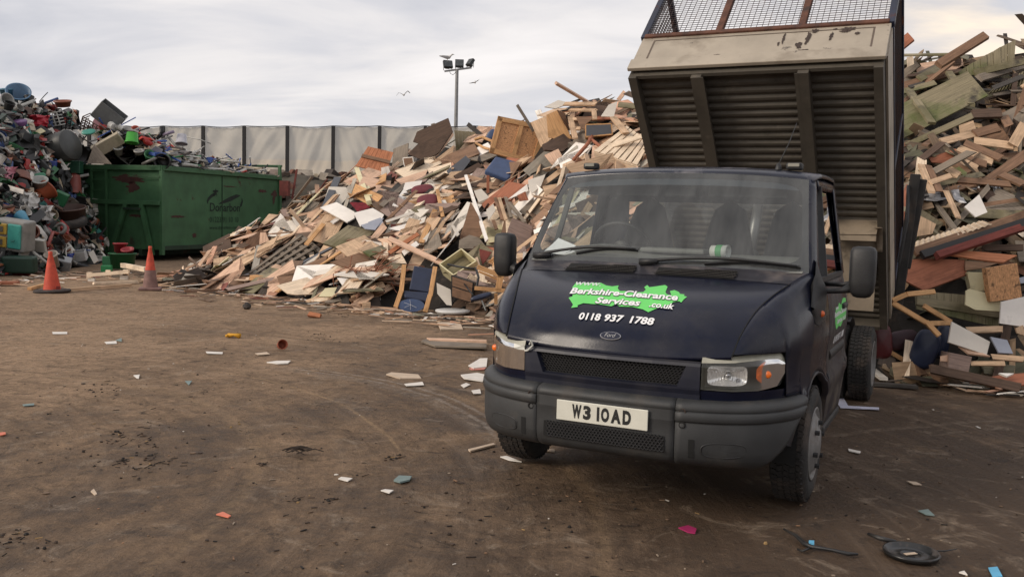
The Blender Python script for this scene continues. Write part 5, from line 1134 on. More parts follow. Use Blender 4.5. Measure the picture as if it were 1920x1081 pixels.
board(Z2, [(430, 895), (560, 900), (605, 940), (500, 975)], (40, 0), mat('crimson_cloth', (.16, .012, .02), .9, var=.5, scale=14), 'rag', 'crimson rag caught between two white sheets', .42, .03, cat='rag')
for i, (a, b) in enumerate((((608, 850), (745, 690)), ((640, 860), (790, 700)), ((660, 890), (840, 705)), ((680, 905), (870, 725)), ((700, 925), (905, 745)))):
    beam(Z2, a, b, .11, 'dgrey' if i % 2 else 'grey', 'fence_board', ('topmost', 'second', 'middle', 'fourth', 'lowest')[i]+' of five weathered grey fence slats beside the cream posts', .38+.02*i, .025, group='grey slats beside the cream posts')
board(Z2, [(870, 820), (900, 730), (1045, 712), (1025, 755), (925, 790)], (40, 5), 'white', 'card_scrap', 'white bent card lying above the maroon cushions', .40)
board(Z2, [(820, 705), (1090, 622), (1060, 690), (880, 760)], (50, 0), 'pink', 'board', 'long pinkish board above the white bent card', .35)
board(Z2, [(950, 735), (1135, 632), (1070, 720), (1000, 740)], (50, -6), 'mauve', 'board', 'mauve grey board beside the long pinkish one', .37)
board(Z2, [(1250, 630), (1410, 503), (1452, 545), (1390, 625), (1270, 665)], (42, 6), 'slate', 'board', 'slate grey sheet below the khaki fence panel', .42)
board(Z2, [(1200, 715), (1285, 640), (1395, 630), (1330, 740), (1240, 740)], (45, 10), 'tan', 'board', 'tan triangular offcut under the slate grey sheet', .42)
beam(Z2, (1325, 695), (1530, 585), .14, 'dbrown', 'plank', 'dark plank pointing up towards the framed crate panel', .42)
beam(Z2, (740, 1060), (1200, 905), .06, 'offw', 'trim', 'long off-white trim lying under the maroon cushions', .40)
# maroon cushions
def cushion(Z, cx, cy, rx, ry, ang, m, label, th=.10, lift=.4, h=None, tilt=(35, 0), name='cushion', cat='cushion', rnd_e=.75):
    h = h or hw; c0 = Z(cx, cy); P = hit(h, *c0); P = P-(P-EYE).normalized()*lift if P else dpt(*c0, 18); s = 1/ (Z(1, 0)[0]-Z(0, 0)[0]); D_ = (P-EYE).length; rx, ry = rx/s/CF*D_, ry/s/CF*D_
    n = nvec(*tilt); X_ = Vector((1, 0, 0)); X_ = (X_-n*X_.dot(n)).normalized(); Y_ = n.cross(X_); a0 = R(ang); ry = ry/max(.35, abs(n.dot(ray(*c0).normalized())))
    q = MB(); g = []
    for k, (f_, z_) in enumerate(((0, -1), (.7, -1), (.93, -.7), (1, 0), (.93, .7), (.7, 1), (.35, 1.12), (0, 1.15))):
        row = []
        for a in np.linspace(0, 2*math.pi, 25):
            u = rx*f_*math.copysign(abs(math.cos(a))**rnd_e, math.cos(a)); v = ry*f_*math.copysign(abs(math.sin(a))**rnd_e, math.sin(a)); row.append(P+X_*(u*math.cos(a0)-v*math.sin(a0))+Y_*(u*math.sin(a0)+v*math.cos(a0))+n*z_*th/2)
        g.append(row)
    q.grid(g); o = q.build(name, m, smooth=True, origin=P); tag(o, label, cat); HEROES.append((*c0, o)); return o
maroon = mat('maroon_fabric', (.15, .035, .045), .85, var=.15, scale=20)
cushion(Z2, 1045, 790, 95, 36, 12, maroon, 'upper maroon seat pad on the heap, beneath the white bent card'); cushion(Z2, 1090, 885, 92, 52, 14, maroon, 'lower maroon seat pad on the heap, more rounded than the one above')
# ---- lower front of the wood heap
pallet(Z3, [(325, 640), (470, 700), (985, 430), (800, 285)], (40, -6), 'grey', 'grey lattice pallet sliding down the toe of the heap near the container', .30, n=4, gap=.55, bear=8)
panel(Z3, [(1010, 370), (1265, 445), (1490, 262), (1240, 205)], (50, 6), 'moss', 6, 'decking_square', 'square mossy brown decking panel lying across the middle of the heap', .5, th=.05, gap=.05)
board(Z3, [(1075, 548), (1345, 458), (1540, 520), (1345, 635)], (52, 4), 'brown', 'board', 'large brown board with a notched corner below the mossy decking panel', .38)
board(Z3, [(583, 760), (862, 685), (1030, 785), (975, 835), (760, 845), (685, 835)], (55, 4), 'pale', 'plywood_sheet', 'large pale plywood sheet at the toe of the heap beside the lattice pallet', .28)
board(Z3, [(968, 862), (1030, 785), (1160, 775), (1130, 862)], (50, 0), 'cream', 'board', 'cream square board leaning on the corner of the large pale plywood', .32)
board(Z3, [(0, 620), (60, 612), (250, 668), (195, 700), (0, 665)], (62, -4), 'brown', 'board', 'long brown board flat at the toe closest to the container', .22)
board(Z3, [(85, 590), (145, 560), (388, 562), (265, 658)], (60, 0), 'pink', 'plywood_sheet', 'pinkish plywood sheet lying over the long brown board near the container', .30)
board(Z3, [(0, 515), (150, 485), (100, 580), (0, 610)], (55, 0), 'tan', 'plywood_sheet', 'tan sheet tucked under the container end of the heap', .20)
board(Z3, [(195, 690), (340, 645), (440, 650), (270, 712)], (60, 0), 'bluegrey', 'board', 'blue grey strip of board under the toe of the lattice pallet', .25)
def block(Z, x0, y0, x1, y1, m, label, lift=.25, name='wood_block', h=None, rz=.3, dep=1.0, Y=None):
    a, b = Z(x0, y0), Z(x1, y1); c0 = ((a[0]+b[0])/2, (a[1]+b[1])/2)
    if Y == 'g': P = gpt(c0[0], b[1]); 
    else:
        P = hit(h or hw, *c0); P = P-(P-EYE).normalized()*lift
    D_ = (P-EYE).length; w, hh = (b[0]-a[0])/CF*D_*.92, (b[1]-a[1])/CF*D_*.92; q = MB()
    if Y == 'g': P = Vector((P.x, P.y+w*dep/2, hh/2))
    q.box(P, (w*.9, w*dep*.8, hh), rz); o = q.build(name, wm(m), origin=P, mods=[('bevel', .004, 1)]); tag(o, label, 'block'); HEROES.append((*c0, o)); return o
block(Z3, 335, 665, 520, 750, 'honey', 'honey coloured chipboard block end at the toe beneath the lattice pallet', .35, rz=-.25, dep=.6)
block(Z3, 1358, 915, 1448, 985, 'tan', 'square wooden block standing alone on the mud before the stick bundle', rz=.12, Y='g')
board(Z3, [(415, 440), (432, 275), (480, 272), (515, 355), (430, 440)], (15, -10), 'pink', 'board', 'pinkish triangular board standing up against the container end', .30)
board(Z3, [(555, 205), (620, 95), (665, 150), (620, 258)], (30, -10), 'white', 'card_scrap', 'white wedge of card near the green container corner', .35)
board(Z3, [(615, 65), (670, 55), (745, 225), (700, 235)], (30, 0), 'mauve', 'board', 'mauve brown board leaning beside the white wedge', .34)
board(Z3, [(720, 130), (780, 140), (900, 240), (780, 245)], (40, 5), 'offw', 'board', 'off-white triangular board between the mauve board and the lattice pallet', .34)
beam(Z3, (855, 385), (1090, 110), .09, 'honey', 'plank', 'honey coloured plank rising behind the lattice pallet', .45)
beam(Z3, (350, 525), (570, 365), .08, 'tan', 'plank', 'tan plank slanting towards the container just above the lattice pallet', .42)
beam(Z3, (205, 560), (345, 480), .07, 'tan', 'plank', 'short tan plank low against the container end', .35)
board(Z3, [(540, 320), (660, 355), (610, 390), (528, 330)], (35, 0), 'moss', 'board', 'small khaki scrap above the lattice pallet', .40)
board(Z3, [(785, 590), (980, 470), (980, 540), (815, 645)], (45, 0), 'offw', 'board', 'pale grey board between the lattice pallet and the green plank', .36)
board(Z3, [(925, 605), (985, 560), (1110, 535), (1100, 560), (950, 610)], (45, 0), 'green', 'plank', 'mossy green plank end under the mossy decking panel', .36, .05, cat='plank')
beam(Z3, (1410, 475), (1572, 420), .16, 'green', 'plank', 'mossy green plank above the large brown board', .42)
board(Z3, [(1128, 430), (1222, 432), (1215, 515), (1122, 525)], (15, 0), 'pink', 'board', 'upright pinkish board directly below the mossy decking panel', .36)
board(Z3, [(665, 610), (735, 572), (822, 690), (700, 722)], (25, 0), 'honey', 'board', 'honey coloured panel standing behind the large pale plywood', .34)
beam(Z3, (575, 645), (630, 740), .06, 'tan', 'stick', 'short tan stick leaning on the large pale plywood', .36)
board(Z3, [(1140, 690), (1290, 695), (1270, 770), (1205, 782)], (45, 0), 'white', 'laminate_sheet', 'white broken laminate near the copper coloured twigs', .34)
board(Z3, [(1360, 205), (1570, 140), (1490, 250), (1400, 240)], (50, 4), 'bluegrey', 'board', 'blue grey sheet behind the mossy decking panel', .45)
board(Z3, [(1410, 365), (1560, 180), (1600, 230), (1480, 360)], (45, 10), 'pink', 'board', 'salmon board to the side of the mossy decking panel', .46)
sb = [((852, 915), (1560, 745), 'tan'), ((905, 917), (1530, 790), 'pale'), ((1035, 925), (1572, 800), 'grey'), ((1265, 900), (1560, 815), 'brown'), ((1275, 880), (1572, 770), 'tan')]
for i, (a, b, m_) in enumerate(sb): beam(Z3, a, b, .07, m_, 'stick', ('longest pale-topped', 'second, cream', 'third, grey', 'thick brown', 'uppermost tan')[i]+' stick of the bundle lying out on the mud', .12, .05, group='stick bundle at the toe')
board(Z3, [(270, 872), (440, 845), (625, 870), (480, 890)], (86, 0), 'terra', 'board', 'flat reddish brown board on the mud in front of the lattice pallet', th=.015, Y=gpt(*Z3(450, 870)).y)
board(Z3, [(1335, 1010), (1420, 978), (1572, 1000), (1660, 1025), (1572, 1055)], (82, 0), 'tan', 'board', 'tan board lying flat on the mud before the upturned blue chair', th=.04, Y=gpt(*Z3(1500, 1010)).y-.0)
beam(Z3, (875, 1025), (990, 1045), .07, 'orange', 'wood_offcut', 'short orange brown offcut alone on the mud', .05, .05, Y=gpt(*Z3(930, 1045)).y, cat='offcut')
# copper-coloured twigs
q = MB(); rnd = random.Random(4); c0 = hit(hw, *Z3(1450, 660))
for i in range(60):
    p = c0+Vector((rnd.gauss(0, .28), -.3+rnd.gauss(0, .06), rnd.gauss(.0, .14))); a = rnd.gauss(.3, .7); q.tube([p, p+Vector((.14*math.cos(a), rnd.uniform(-.04, .04), .14*math.sin(a))), p+Vector((.30*math.cos(a), rnd.uniform(-.06, .06), .24*math.sin(a)+rnd.uniform(-.06, .06)))], .007, 4)
o = q.build('twig_bundle', mat('copper_twigs', (.26, .10, .055), .7), origin=c0); tag(o, 'tangle of copper coloured twigs above the stick bundle', 'twigs', kind='stuff'); HEROES.append((*Z3(1450, 660), o))
# ---- middle of the wood heap by the lorry mirror
board(Z4, [(0, 345), (95, 310), (120, 360), (20, 405)], (45, 0), 'bluegrey', 'board', 'small blue grey sheet between the decking panel and the long trim', .44)
board(Z4, [(155, 390), (335, 345), (285, 415), (170, 400)], (48, 0), 'white', 'laminate_sheet', 'white laminate with ragged edge in the middle of the heap', .42)
beam(Z4, (400, 500), (520, 215), .10, 'honey', 'plank', 'honey plank standing almost upright below the lower maroon pad', .46)
beam(Z4, (520, 100), (560, 305), .07, 'honey', 'plank', 'thin honey lath beside the lower maroon pad', .48)
board(Z4, [(455, 500), (560, 330), (580, 345), (490, 498)], (30, 10), 'tan', 'board', 'curved tan strip beside the almost upright honey plank', .44)
board(Z4, [(375, 510), (470, 410), (440, 490), (400, 515)], (35, 0), 'offw', 'board', 'narrow off-white wedge beside the honey plank', .44)
beam(Z4, (335, 435), (410, 300), .10, 'tan', 'plank', 'tan plank leaning above the upright post', .42)
beam(Z4, (133, 460), (133, 605), .09, 'pale', 'post', 'short pale post standing upright above the stick bundle', .42)
board(Z4, [(155, 545), (260, 440), (375, 445), (260, 520), (180, 570)], (42, 0), 'tan', 'board', 'tan board crossing beneath the leaning planks', .40)
beam(Z4, (160, 575), (375, 435), .08, 'orange', 'plank', 'bright orange plank lying across the tan board', .46)
board(Z4, [(205, 575), (340, 480), (345, 510), (250, 575)], (45, 0), 'pink', 'board', 'pinkish board below the bright orange plank', .40)
beam(Z4, (265, 580), (370, 505), .10, 'white', 'plank', 'white plank parallel to the bright orange one', .42)
board(Z4, [(95, 620), (250, 580), (290, 655), (180, 650)], (52, 0), 'pale', 'chipboard_scrap', 'pale ragged chipboard above the blue chair', .36)
board(Z4, [(120, 720), (260, 685), (250, 715), (150, 735)], (55, 0), 'tan', 'chipboard_scrap', 'thin tan scrap beside the blue chair', .32)
board(Z4, [(690, 450), (730, 330), (770, 190), (830, 300), (870, 440), (870, 470), (690, 475)], (20, -6), 'brown', 'board', 'tall red-brown triangular sheet in front of the long white trim', .44)
board(Z4, [(685, 480), (760, 440), (830, 460), (895, 540), (680, 545)], (35, 0), 'grey', 'board', 'grey brown broken sheet under the red-brown triangular sheet', .44)
beam(Z4, (735, 0), (890, 480), .06, 'white', 'trim', 'very long white trim leaning down the heap beside the blue stool', .70, .05)
board(Z4, [(795, 110), (850, 95), (930, 180), (915, 245), (850, 240)], (30, 0), 'offw', 'laminate_sheet', 'off-white curved sheet behind the stool legs', .42)
board(Z4, [(888, 250), (940, 208), (958, 255), (905, 335)], (25, 0), 'offw', 'laminate_sheet', 'small off-white leaf-shaped scrap under the stool', .46)
board(Z4, [(545, 185), (580, 178), (612, 240), (590, 262), (560, 250)], (20, 0), 'white', 'laminate_sheet', 'narrow white flap beside the lower maroon pad', .44)
board(Z4, [(598, 240), (650, 228), (662, 245), (620, 262)], (55, 0), 'white', 'laminate_sheet', 'small white lid-like scrap beside the narrow white flap', .46)
board(Z4, [(625, 370), (645, 368), (688, 435), (668, 455)], (35, 0), 'offw', 'board', 'small off-white offcut beside the red-brown sheet', .44)
for k, (a, b) in enumerate((((955, 165), (1010, 330)), ((985, 165), (1035, 325)), ((1005, 60), (1075, 310)), ((1060, 200), (1180, 350)), ((940, 330), (965, 400)))): beam(Z4, a, b, .06, ('brown', 'tan', 'grey', 'grey', 'brown')[k], 'lath', ('closest to the stool leg', 'second from the stool leg', 'tallest, running up to the stool', 'grey and slanting towards the lorry', 'short, down by the mirror')[k]+', a thin lath above the dark hollow', .5, .03, cat='lath', group='laths above the dark hollow')
board(Z4, [(1050, 400), (1085, 312), (1235, 375), (1215, 500), (1120, 600), (1050, 520)], (20, 14), 'mauve', 'board', 'large grey-pink board standing behind the driver side mirror', .50)
board(Z4, [(835, 545), (930, 570), (860, 665), (840, 600)], (30, 0), 'red', 'board', 'dull red board behind the white open cabinet', .40)
box_open(Z4, [(530, 660), (700, 540), (818, 635), (640, 745)], (38, -14), 'cream', 'open_cabinet', 'cream box cabinet lying open beside the blue chair', .34, .62, cat='cabinet')
# brown drawers with a black metal frame
box_open(Z4, [(625, 745), (795, 800), (780, 950), (625, 905)], (2, -4), 'black', 'drawer_unit', 'black framed cabinet with two brown drawers standing beside the blue chair', .35, .62, inner='brown', closed=True, doors=2, cat='drawer unit')
def rod(Z, pts, r, m, name, label, lift=.7, cat='rod', h=None, group=None):
    P = []
    for p in pts:
        pp = Z(*p); r_ = hit(h or hw, *pp)
        if r_ is None: r_ = dpt(*pp, float(np.interp(pp[0], AW[:, 0], AW[:, 2]))-1)
        P.append(r_-(r_-EYE).normalized()*lift)
    q = MB(); q.tube(P, r, 7); o = q.build(name, m, smooth=True, origin=P[0]); tag(o, label, cat, group); HEROES.append((*Z(*pts[len(pts)//2]), o)); return o
blkm = mat('black_metal', (.018, .018, .02), .5, .2)
rod(Z4, [(598, 662), (680, 680), (795, 695)], .016, blkm, 'metal_bar', 'black metal bar crossing the open cream cabinet', .95)
rod(Z4, [(810, 690), (830, 760), (815, 830)], .02, blkm, 'metal_bar', 'bent black metal bar beside the wooden table frame', .85)
rod(Z4, [(715, 800), (790, 895)], .012, blkm, 'metal_bar', 'thin black rod slanting over the brown drawers', .90)
# blue upturned chair
navyf = mat('navy_leatherette', (.016, .024, .055), .45, var=.12, scale=8); bluef = mat('blue_leatherette', (.045, .075, .16), .5, var=.15, scale=10)
cb0 = gpt(775, 583); ch_ = empty('armchair', (cb0.x, cb0.y-.05, 0), 0, 'wooden-armed dark blue chair lying upturned at the toe of the heap', 'chair')
def chp(px, py, dy=0): p = dpt(*Z4(px, py), cb0.y-.05+dy*.55); return p-Vector((cb0.x, cb0.y-.05, 0))
def chslab(pts, m, nm, th, dy, n=(0, -1, .15)):
    q = MB(); q.slab([chp(x, y, d) for (x, y), d in zip(pts, dy)], Vector(n).normalized(), th); return q.build(nm, m, ch_, mods=[('bevel', .02, 3)])
chslab([(345, 670), (512, 700), (478, 875), (308, 850)], navyf, 'backrest', .09, (.50, .50, .12, .12), (0, -.9, .4))
chslab([(265, 855), (470, 870), (450, 940), (275, 905)], navyf, 'seat', .12, (.10, .10, -.05, -.05), (0, -.6, .8))
q = MB(); q.add([chp(325+102*math.cos(a), 975+55*math.sin(a)-12*(math.sin(a) > 0), -.08-.04*math.sin(a)) for a in np.linspace(0, 2*math.pi, 28)[:-1]], [tuple(range(27))[::-1]]); q.build('seat_base', bluef, ch_, mods=[('solid', .02)])
q = MB()
for k in range(5): a = .3+k*.5; q.bar(chp(320, 965, -.16), chp(320+55*math.cos(a*2), 965+38*math.sin(a*2), -.16), .006, .003)
q.build('scratch', white_v, ch_)
for k, (a, b, da, db) in enumerate((((272, 665), (250, 870), .42, .05), ((252, 855), (207, 985), .05, -.10), ((505, 680), (468, 900), .42, -.02), ((466, 890), (430, 1020), -.02, -.2))): q = MB(); q.bar(chp(*a, da), chp(*b, db), .075, .035, up=(0, -1, .2)); q.build('arm', wm('honey'), ch_, mods=[('bevel', .006)])
HEROES.append((775, 550, ch_)); POLYS.append((740, 825, 485, 600, [(740, 600), (745, 485), (825, 490), (812, 600)]))
board(Z4, [(515, 800), (620, 850), (628, 970), (590, 965), (520, 880)], (15, 0), 'offw', 'laminate_sheet', 'crumpled white sheet standing between the blue chair and the brown drawers', .45)
q = MB(); p = gpt(*Z4(632, 1035)); q.lathe([(0, .05), (.20, .055), (.25, .05), (.26, .03), (.24, .0), (0, 0)], 30); o = q.build('lid', mat('grey_white_plastic', (.55, .54, .52), .5, var=.1), smooth=True); o.location = (p.x, p.y+.1, .01); o.scale = (1.1, 1.1, 1); tag(o, 'round greyish white lid lying on the mud before the brown drawers', 'lid')
board(Z4, [(390, 1045), (470, 1022), (548, 1052)], (84, 0), 'white', 'card_scrap', 'white triangular card on the mud between the round lid and the tan board', th=.008, Y=gpt(*Z4(470, 1040)).y)
board(Z4, [(735, 1010), (800, 985), (940, 990), (980, 1015), (840, 1025)], (80, 0), 'offw', 'laminate_sheet', 'flat white sheet lying on the mud behind the round lid', th=.01, Y=gpt(*Z4(850, 1012)).y)
board(Z4, [(455, 985), (560, 950), (600, 965), (480, 995)], (75, 0), 'offw', 'laminate_sheet', 'pale sheet half under the blue chair', th=.01, Y=gpt(*Z4(520, 990)).y+.1)
# wooden table frame beside the mirror
tf = empty('broken_table', tuple(dpt(*Z4(950, 800), 13.2)), 0, 'bare honey-coloured wooden table frame lying on its side near the driver mirror', 'table frame'); c_ = tf.location.copy(); HEROES.append((*Z4(930, 790), tf))
def fp(x, y, d=0): return dpt(*Z4(x, y), 13.2+d)-c_
for nm, a, b, w, d in (('rail', (820, 680), (1005, 750), .07, 0), ('rail', (830, 715), (975, 775), .03, .12), ('leg', (998, 740), (975, 860), .09, 0), ('rail', (800, 840), (1060, 862), .055, 0), ('leg', (960, 880), (960, 960), .05, .15)): q = MB(); q.bar(fp(*a, d), fp(*b, d), w, .04, up=(0, -1, 0)); q.build(nm, wm('honey'), tf, mods=[('bevel', .004)])
cushion(Z4, 850, 905, 85, 18, 20, navyf, 'black padded armrest among metal legs before the brown drawers', .07, .62, name='armrest', cat='armrest')
for k, (a, b) in enumerate((((855, 935), (885, 1010)), ((900, 975), (960, 950)))): rod(Z4, [a, b], .014, mat('grey_metal', (.16, .16, .15), .5, .5), 'metal_strut', ('steep', 'flatter')[k]+' grey metal leg under the black padded armrest', .7, 'metal leg')
# ---- upper part of the heap beside the lorry cab
panel_ = board(Z7, [(245, 258), (512, 312), (450, 525), (195, 455)], (12, 14), 'osb', 'crate_sheet', 'big chipboard crate side with a raised frame standing on the heap above the blue stool', .95, .03, cat='crate side')
def framed(o_, Z, pts, tilt, cat_w=.09, mids=(.48,)):
    pass
cs = [Z7(*p) for p in ((245, 258), (512, 312), (450, 525), (195, 455))]; nv = nvec(12, 14); P_ = panel_.location; W_ = quadpts(cs, P_, nv)
inn_ = sum(W_, Vector())/4
for i in range(4):
    a, b = W_[i], W_[(i+1) % 4]; ins = (inn_-(a+b)/2).normalized()*.05; q = MB(); q.bar(a+ins+nv*.015, b+ins+nv*.015, .10, .03, up=nv); o = q.build('frame_batten', wm('honey'), panel_); o.matrix_parent_inverse = Matrix.Translation(-P_)
a, b = W_[0].lerp(W_[1], .50), W_[3].lerp(W_[2], .50); q = MB(); q.bar(a+nv*.012, b+nv*.012, .09, .024, up=nv); o = q.build('frame_batten', wm('honey'), panel_); o.matrix_parent_inverse = Matrix.Translation(-P_)
# blue stool
stl = empty('stool', tuple(hit(hw, *Z7(260, 545))-(hit(hw, *Z7(260, 545))-EYE).normalized()*1.1), 0, 'square navy padded stool tipped on the heap below the framed crate side', 'stool'); c_ = stl.location.copy(); YS = c_.y; HEROES.append((*Z7(270, 540), stl))
def sp_(x, y, d=0): return dpt(*Z7(x, y), YS+d)-c_
q = MB(); a, b, c2, d2 = sp_(232, 474, .35), sp_(380, 512, .30), sp_(302, 598, -.25), sp_(172, 552, -.2); nv_ = (b-a).cross(d2-a).normalized(); nv_ = nv_ if nv_.y < 0 else -nv_; q.slab([a, b, c2, d2], nv_, .11); q.build('seat', bluef, stl, mods=[('bevel', .035, 4)])
for nm, a, b in (('leg', ((190, 580), -.15), ((190, 690), -.15)), ('leg', ((372, 540), .2), ((305, 640), .2)), ('rail', ((115, 690), -.15), ((262, 700), -.15)), ('leg', ((262, 600), .1), ((255, 660), .15))): q = MB(); q.bar(sp_(*a[0], a[1]), sp_(*b[0], b[1]), .055, .04, up=(0, -1, 0)); q.build(nm, wm('terra'), stl, mods=[('bevel', .004)])
cushion(Z7, 205, 362, 38, 18, 60, bluef, 'rounded pale blue chair back poking up behind the framed crate side', .06, .6, tilt=(10, 0), name='chair_pad', cat='chair back')
rod(Z7, [(118, 385), (160, 372), (215, 395)], .035, wm('honey'), 'chair_piece', 'bent wooden chair arm beside the pale blue chair back', .7, 'chair arm'); rod(Z7, [(125, 405), (170, 430), (205, 440)], .03, wm('honey'), 'chair_piece', 'second, lower wooden chair arm under the bent one', .7, 'chair arm')
board(Z7, [(425, 290), (510, 255), (545, 375), (480, 425)], (20, -25), 'tan', 'plywood_sheet', 'tan plywood side leaning on the framed crate side', .75)
board(Z7, [(510, 250), (572, 222), (650, 380), (575, 385), (520, 372)], (14, 0), 'honey', 'plywood_sheet', 'honey plywood sheet with dark print at the crest', .85); board(Z7, [(572, 222), (612, 240), (652, 375)], (10, 55), 'brown', 'plywood_sheet', 'brown shaded side of the honey plywood box', .80)  # brown sheet: shade on the box side is put into its colour
board(Z7, [(487, 412), (605, 352), (655, 402), (600, 450), (500, 440)], (50, 10), 'dbrown', 'board', 'dark brown slab lying beside the framed crate side', .70, .04)
pallet(Z7, [(770, 445), (1015, 525), (1082, 400), (950, 310)], (50, -8), 'pale', 'pale clean pallet lying against the raised bed at the crest', .55, n=7, gap=.22)
beam(Z7, (800, 440), (1050, 362), .10, 'pale', 'plank', 'pale strap board laid across the clean pallet', .68, .025)
box_open(Z7, [(722, 300), (868, 295), (875, 358), (722, 372)], (4, -6), 'slate', 'drawer', 'slate fronted wooden drawer sticking out of the crest', .45, .8, closed=True, m_side='honey', cat='drawer')
board(Z7, [(672, 258), (775, 262), (725, 300), (722, 330), (700, 320)], (40, 0), 'brown', 'board', 'brown board behind the slate fronted drawer', .8); beam(Z7, (875, 262), (945, 350), .12, 'tan', 'plank', 'short tan plank beside the slate fronted drawer', .8)
for k, (a, b, w_) in enumerate((((607, 190), (782, 190), .10), ((640, 222), (780, 225), .08), ((770, 228), (775, 275), .09), ((655, 275), (715, 270), .07), ((672, 325), (700, 325), .08), ((640, 262), (668, 380), .10))): beam(Z7, a, b, w_, 'tan', 'crate_board', ('topmost long', 'second long', 'short upright', 'third, short', 'fourth, very short', 'leaning')[k]+' slat of a broken crate on the crest', .7, .03, group='broken crate slats on the crest')
beam(Z7, (562, 76), (742, 182), .07, 'pink', 'stick', 'long bare stick jutting from the crest into the sky', Y=17.3, Y2=18.2, th=.05); beam(Z7, (350, 196), (440, 340), .06, 'grey', 'stick', 'short grey stick poking up behind the framed crate side', Y=18.8); beam(Z7, (940, 122), (905, 168), .08, 'pink', 'stick', 'short pinkish stick pointing up close to the raised bed', Y=18.0)
board(Z7, [(808, 258), (850, 195), (900, 175), (880, 260)], (25, 0), 'offw', 'board', 'whitish board standing on the crest near the raised bed', .8); board(Z7, [(905, 178), (1010, 188), (1005, 215), (900, 205)], (30, 0), 'moss', 'board', 'khaki board flat on the crest beside the raised bed', .7)
board(Z7, [(500, 470), (575, 435), (622, 520), (575, 545), (540, 520)], (35, 0), 'pink', 'board', 'pink star-shaped scrap to the side of the blue stool', .5); board(Z7, [(298, 712), (405, 628), (412, 665)], (45, 0), 'white', 'card_scrap', 'white pointed card just under the blue stool', .55); board(Z7, [(410, 605), (505, 575), (480, 640), (430, 680), (412, 640)], (45, 0), 'offw', 'laminate_sheet', 'off-white flaking sheet beside the white pointed card', .5)
board(Z7, [(350, 690), (395, 668), (412, 715), (362, 722)], (15, 0), 'terra', 'board', 'small salmon block below the white pointed card', .55); board(Z7, [(490, 640), (600, 620), (585, 690), (505, 692)], (35, 0), 'tan', 'board', 'tan board just above the windscreen edge', .5)
rod(Z7, [(660, 495), (700, 450), (735, 410), (768, 355)], .035, wm('terra'), 'broken_chair', 'curved reddish chair frame below the slate fronted drawer', .75, 'chair frame'); rod(Z7, [(745, 375), (810, 425)], .03, wm('terra'), 'broken_chair', 'straight reddish stretcher crossing the curved chair frame', .75, 'chair frame')
beam(Z7, (610, 530), (575, 640), .06, 'pale', 'lath', 'pale lath above the driver side roof corner', .5); board(Z7, [(500, 205), (575, 168), (640, 185), (560, 215)], (35, 0), 'offw', 'board', 'greyish white sheet on the skyline behind the honey plywood', .3)
# ---- weathered heap beyond the tail
wr = hw
panel(Z8, [(127, 395), (127, 575), (575, 348), (470, 225)], (30, -8), 'green', 6, 'shed_cladding', 'big mossy green shed wall with two battens, high on the heap beside the raised bed', .55, gap=.02, th=.03)
for a, b, lb in (((172, 320), (290, 490), 'nearer the raised bed'), ((375, 232), (490, 398), 'farther from the raised bed')): beam(Z8, a, b, .10, 'moss', 'batten', 'mossy batten across the green shed wall, the one '+lb, .64, .04)
board(Z8, [(127, 602), (490, 435), (503, 462), (127, 630)], (20, -8), 'moss', 'fascia_board', 'narrow mossy ribbed board lying under the green shed wall', .58, .05)
panel(Z8, [(425, 232), (500, 248), (708, 188), (715, 68)], (20, -8), 'moss', 1, 'fence_section', 'x', .6, gap=0)
bpy.data.objects.remove(HEROES[-1][2].children[0]); bpy.data.objects.remove(HEROES[-1][2]); HEROES.pop()
fe = [(425, 228), (462, 205), (500, 182), (535, 162), (567, 142), (600, 126), (637, 104), (675, 86), (715, 68)]; fb = [(432, 238), (470, 240), (502, 242), (540, 236), (572, 228), (605, 220), (640, 210), (672, 200), (706, 190)]
pp = [Z8(*p) for p in fe]; P_, cx_, cy_ = centre(hw, [Z8(570, 180)], .5, 13.6); nv = nvec(16, -6); e_ = empty('fence_section', P_, 0, 'pale green upright fence boards with a raked top on the skyline', 'fence panel'); HEROES.append((cx_, cy_, e_))
for i in range(8):
    W_ = quadpts([Z8(fe[i][0]+1, fe[i][1]), Z8(fe[i+1][0]-1, fe[i+1][1]), Z8(fb[i+1][0]-1, fb[i+1][1]+6), Z8(fb[i][0]+1, fb[i][1]+6)], P_, nv); q = MB(); q.slab([w-P_+nv*.01*(i % 2) for w in W_], nv, .02); q.build('fence_board', wm('green' if i < 4 else 'cream2') if False else (wm('green') if i < 4 else wm('moss')), e_)
W_ = quadpts([Z8(500, 240), Z8(757, 180)], P_, nv); q = MB(); q.bar(W_[0]-P_+nv*.03, W_[1]-P_+nv*.03, .10, .04, up=nv); q.build('rail', wm('moss'), e_)
panel(Z8, [(565, 350), (700, 255), (757, 228), (757, 292)], (35, -8), 'offw', 1, 'x', 'x', .6, gap=0); bpy.data.objects.remove(HEROES[-1][2].children[0]); bpy.data.objects.remove(HEROES[-1][2]); HEROES.pop()
def ribbed(Z, pts, tilt, m, nr, name, label, lift, cat, dirn=0, amp=.018, Y=None, h=None):
    pp = [Z(*p) for p in pts]; P, cx, cy = centre(h or hw, pp, lift, Y); nv = nvec(*tilt); W = quadpts(pp, P, nv); a, b, c, d = [w-P for w in W]
    if dirn: a, b, c, d = b, c, d, a
    g = [[a.lerp(b, t).lerp(d.lerp(c, t), s)+nv*amp*math.sin(t*nr*2*math.pi) for s in np.linspace(0, 1, 3)] for t in np.linspace(0, 1, nr*6+1)]; q = MB(); q.grid(g); o = q.build(name, wm(m), mods=[('solid', .004)]); o.location = P; tag(o, label, cat); HEROES.append((cx, cy, o)); return o
ribbed(Z8, [(570, 345), (800, 285), (800, 205), (620, 300)], (38, -10), 'moss', 13, 'ribbed_decking', 'ribbed grey decking sheet at the edge of the heap under the pale fence boards', .62, 'decking sheet')
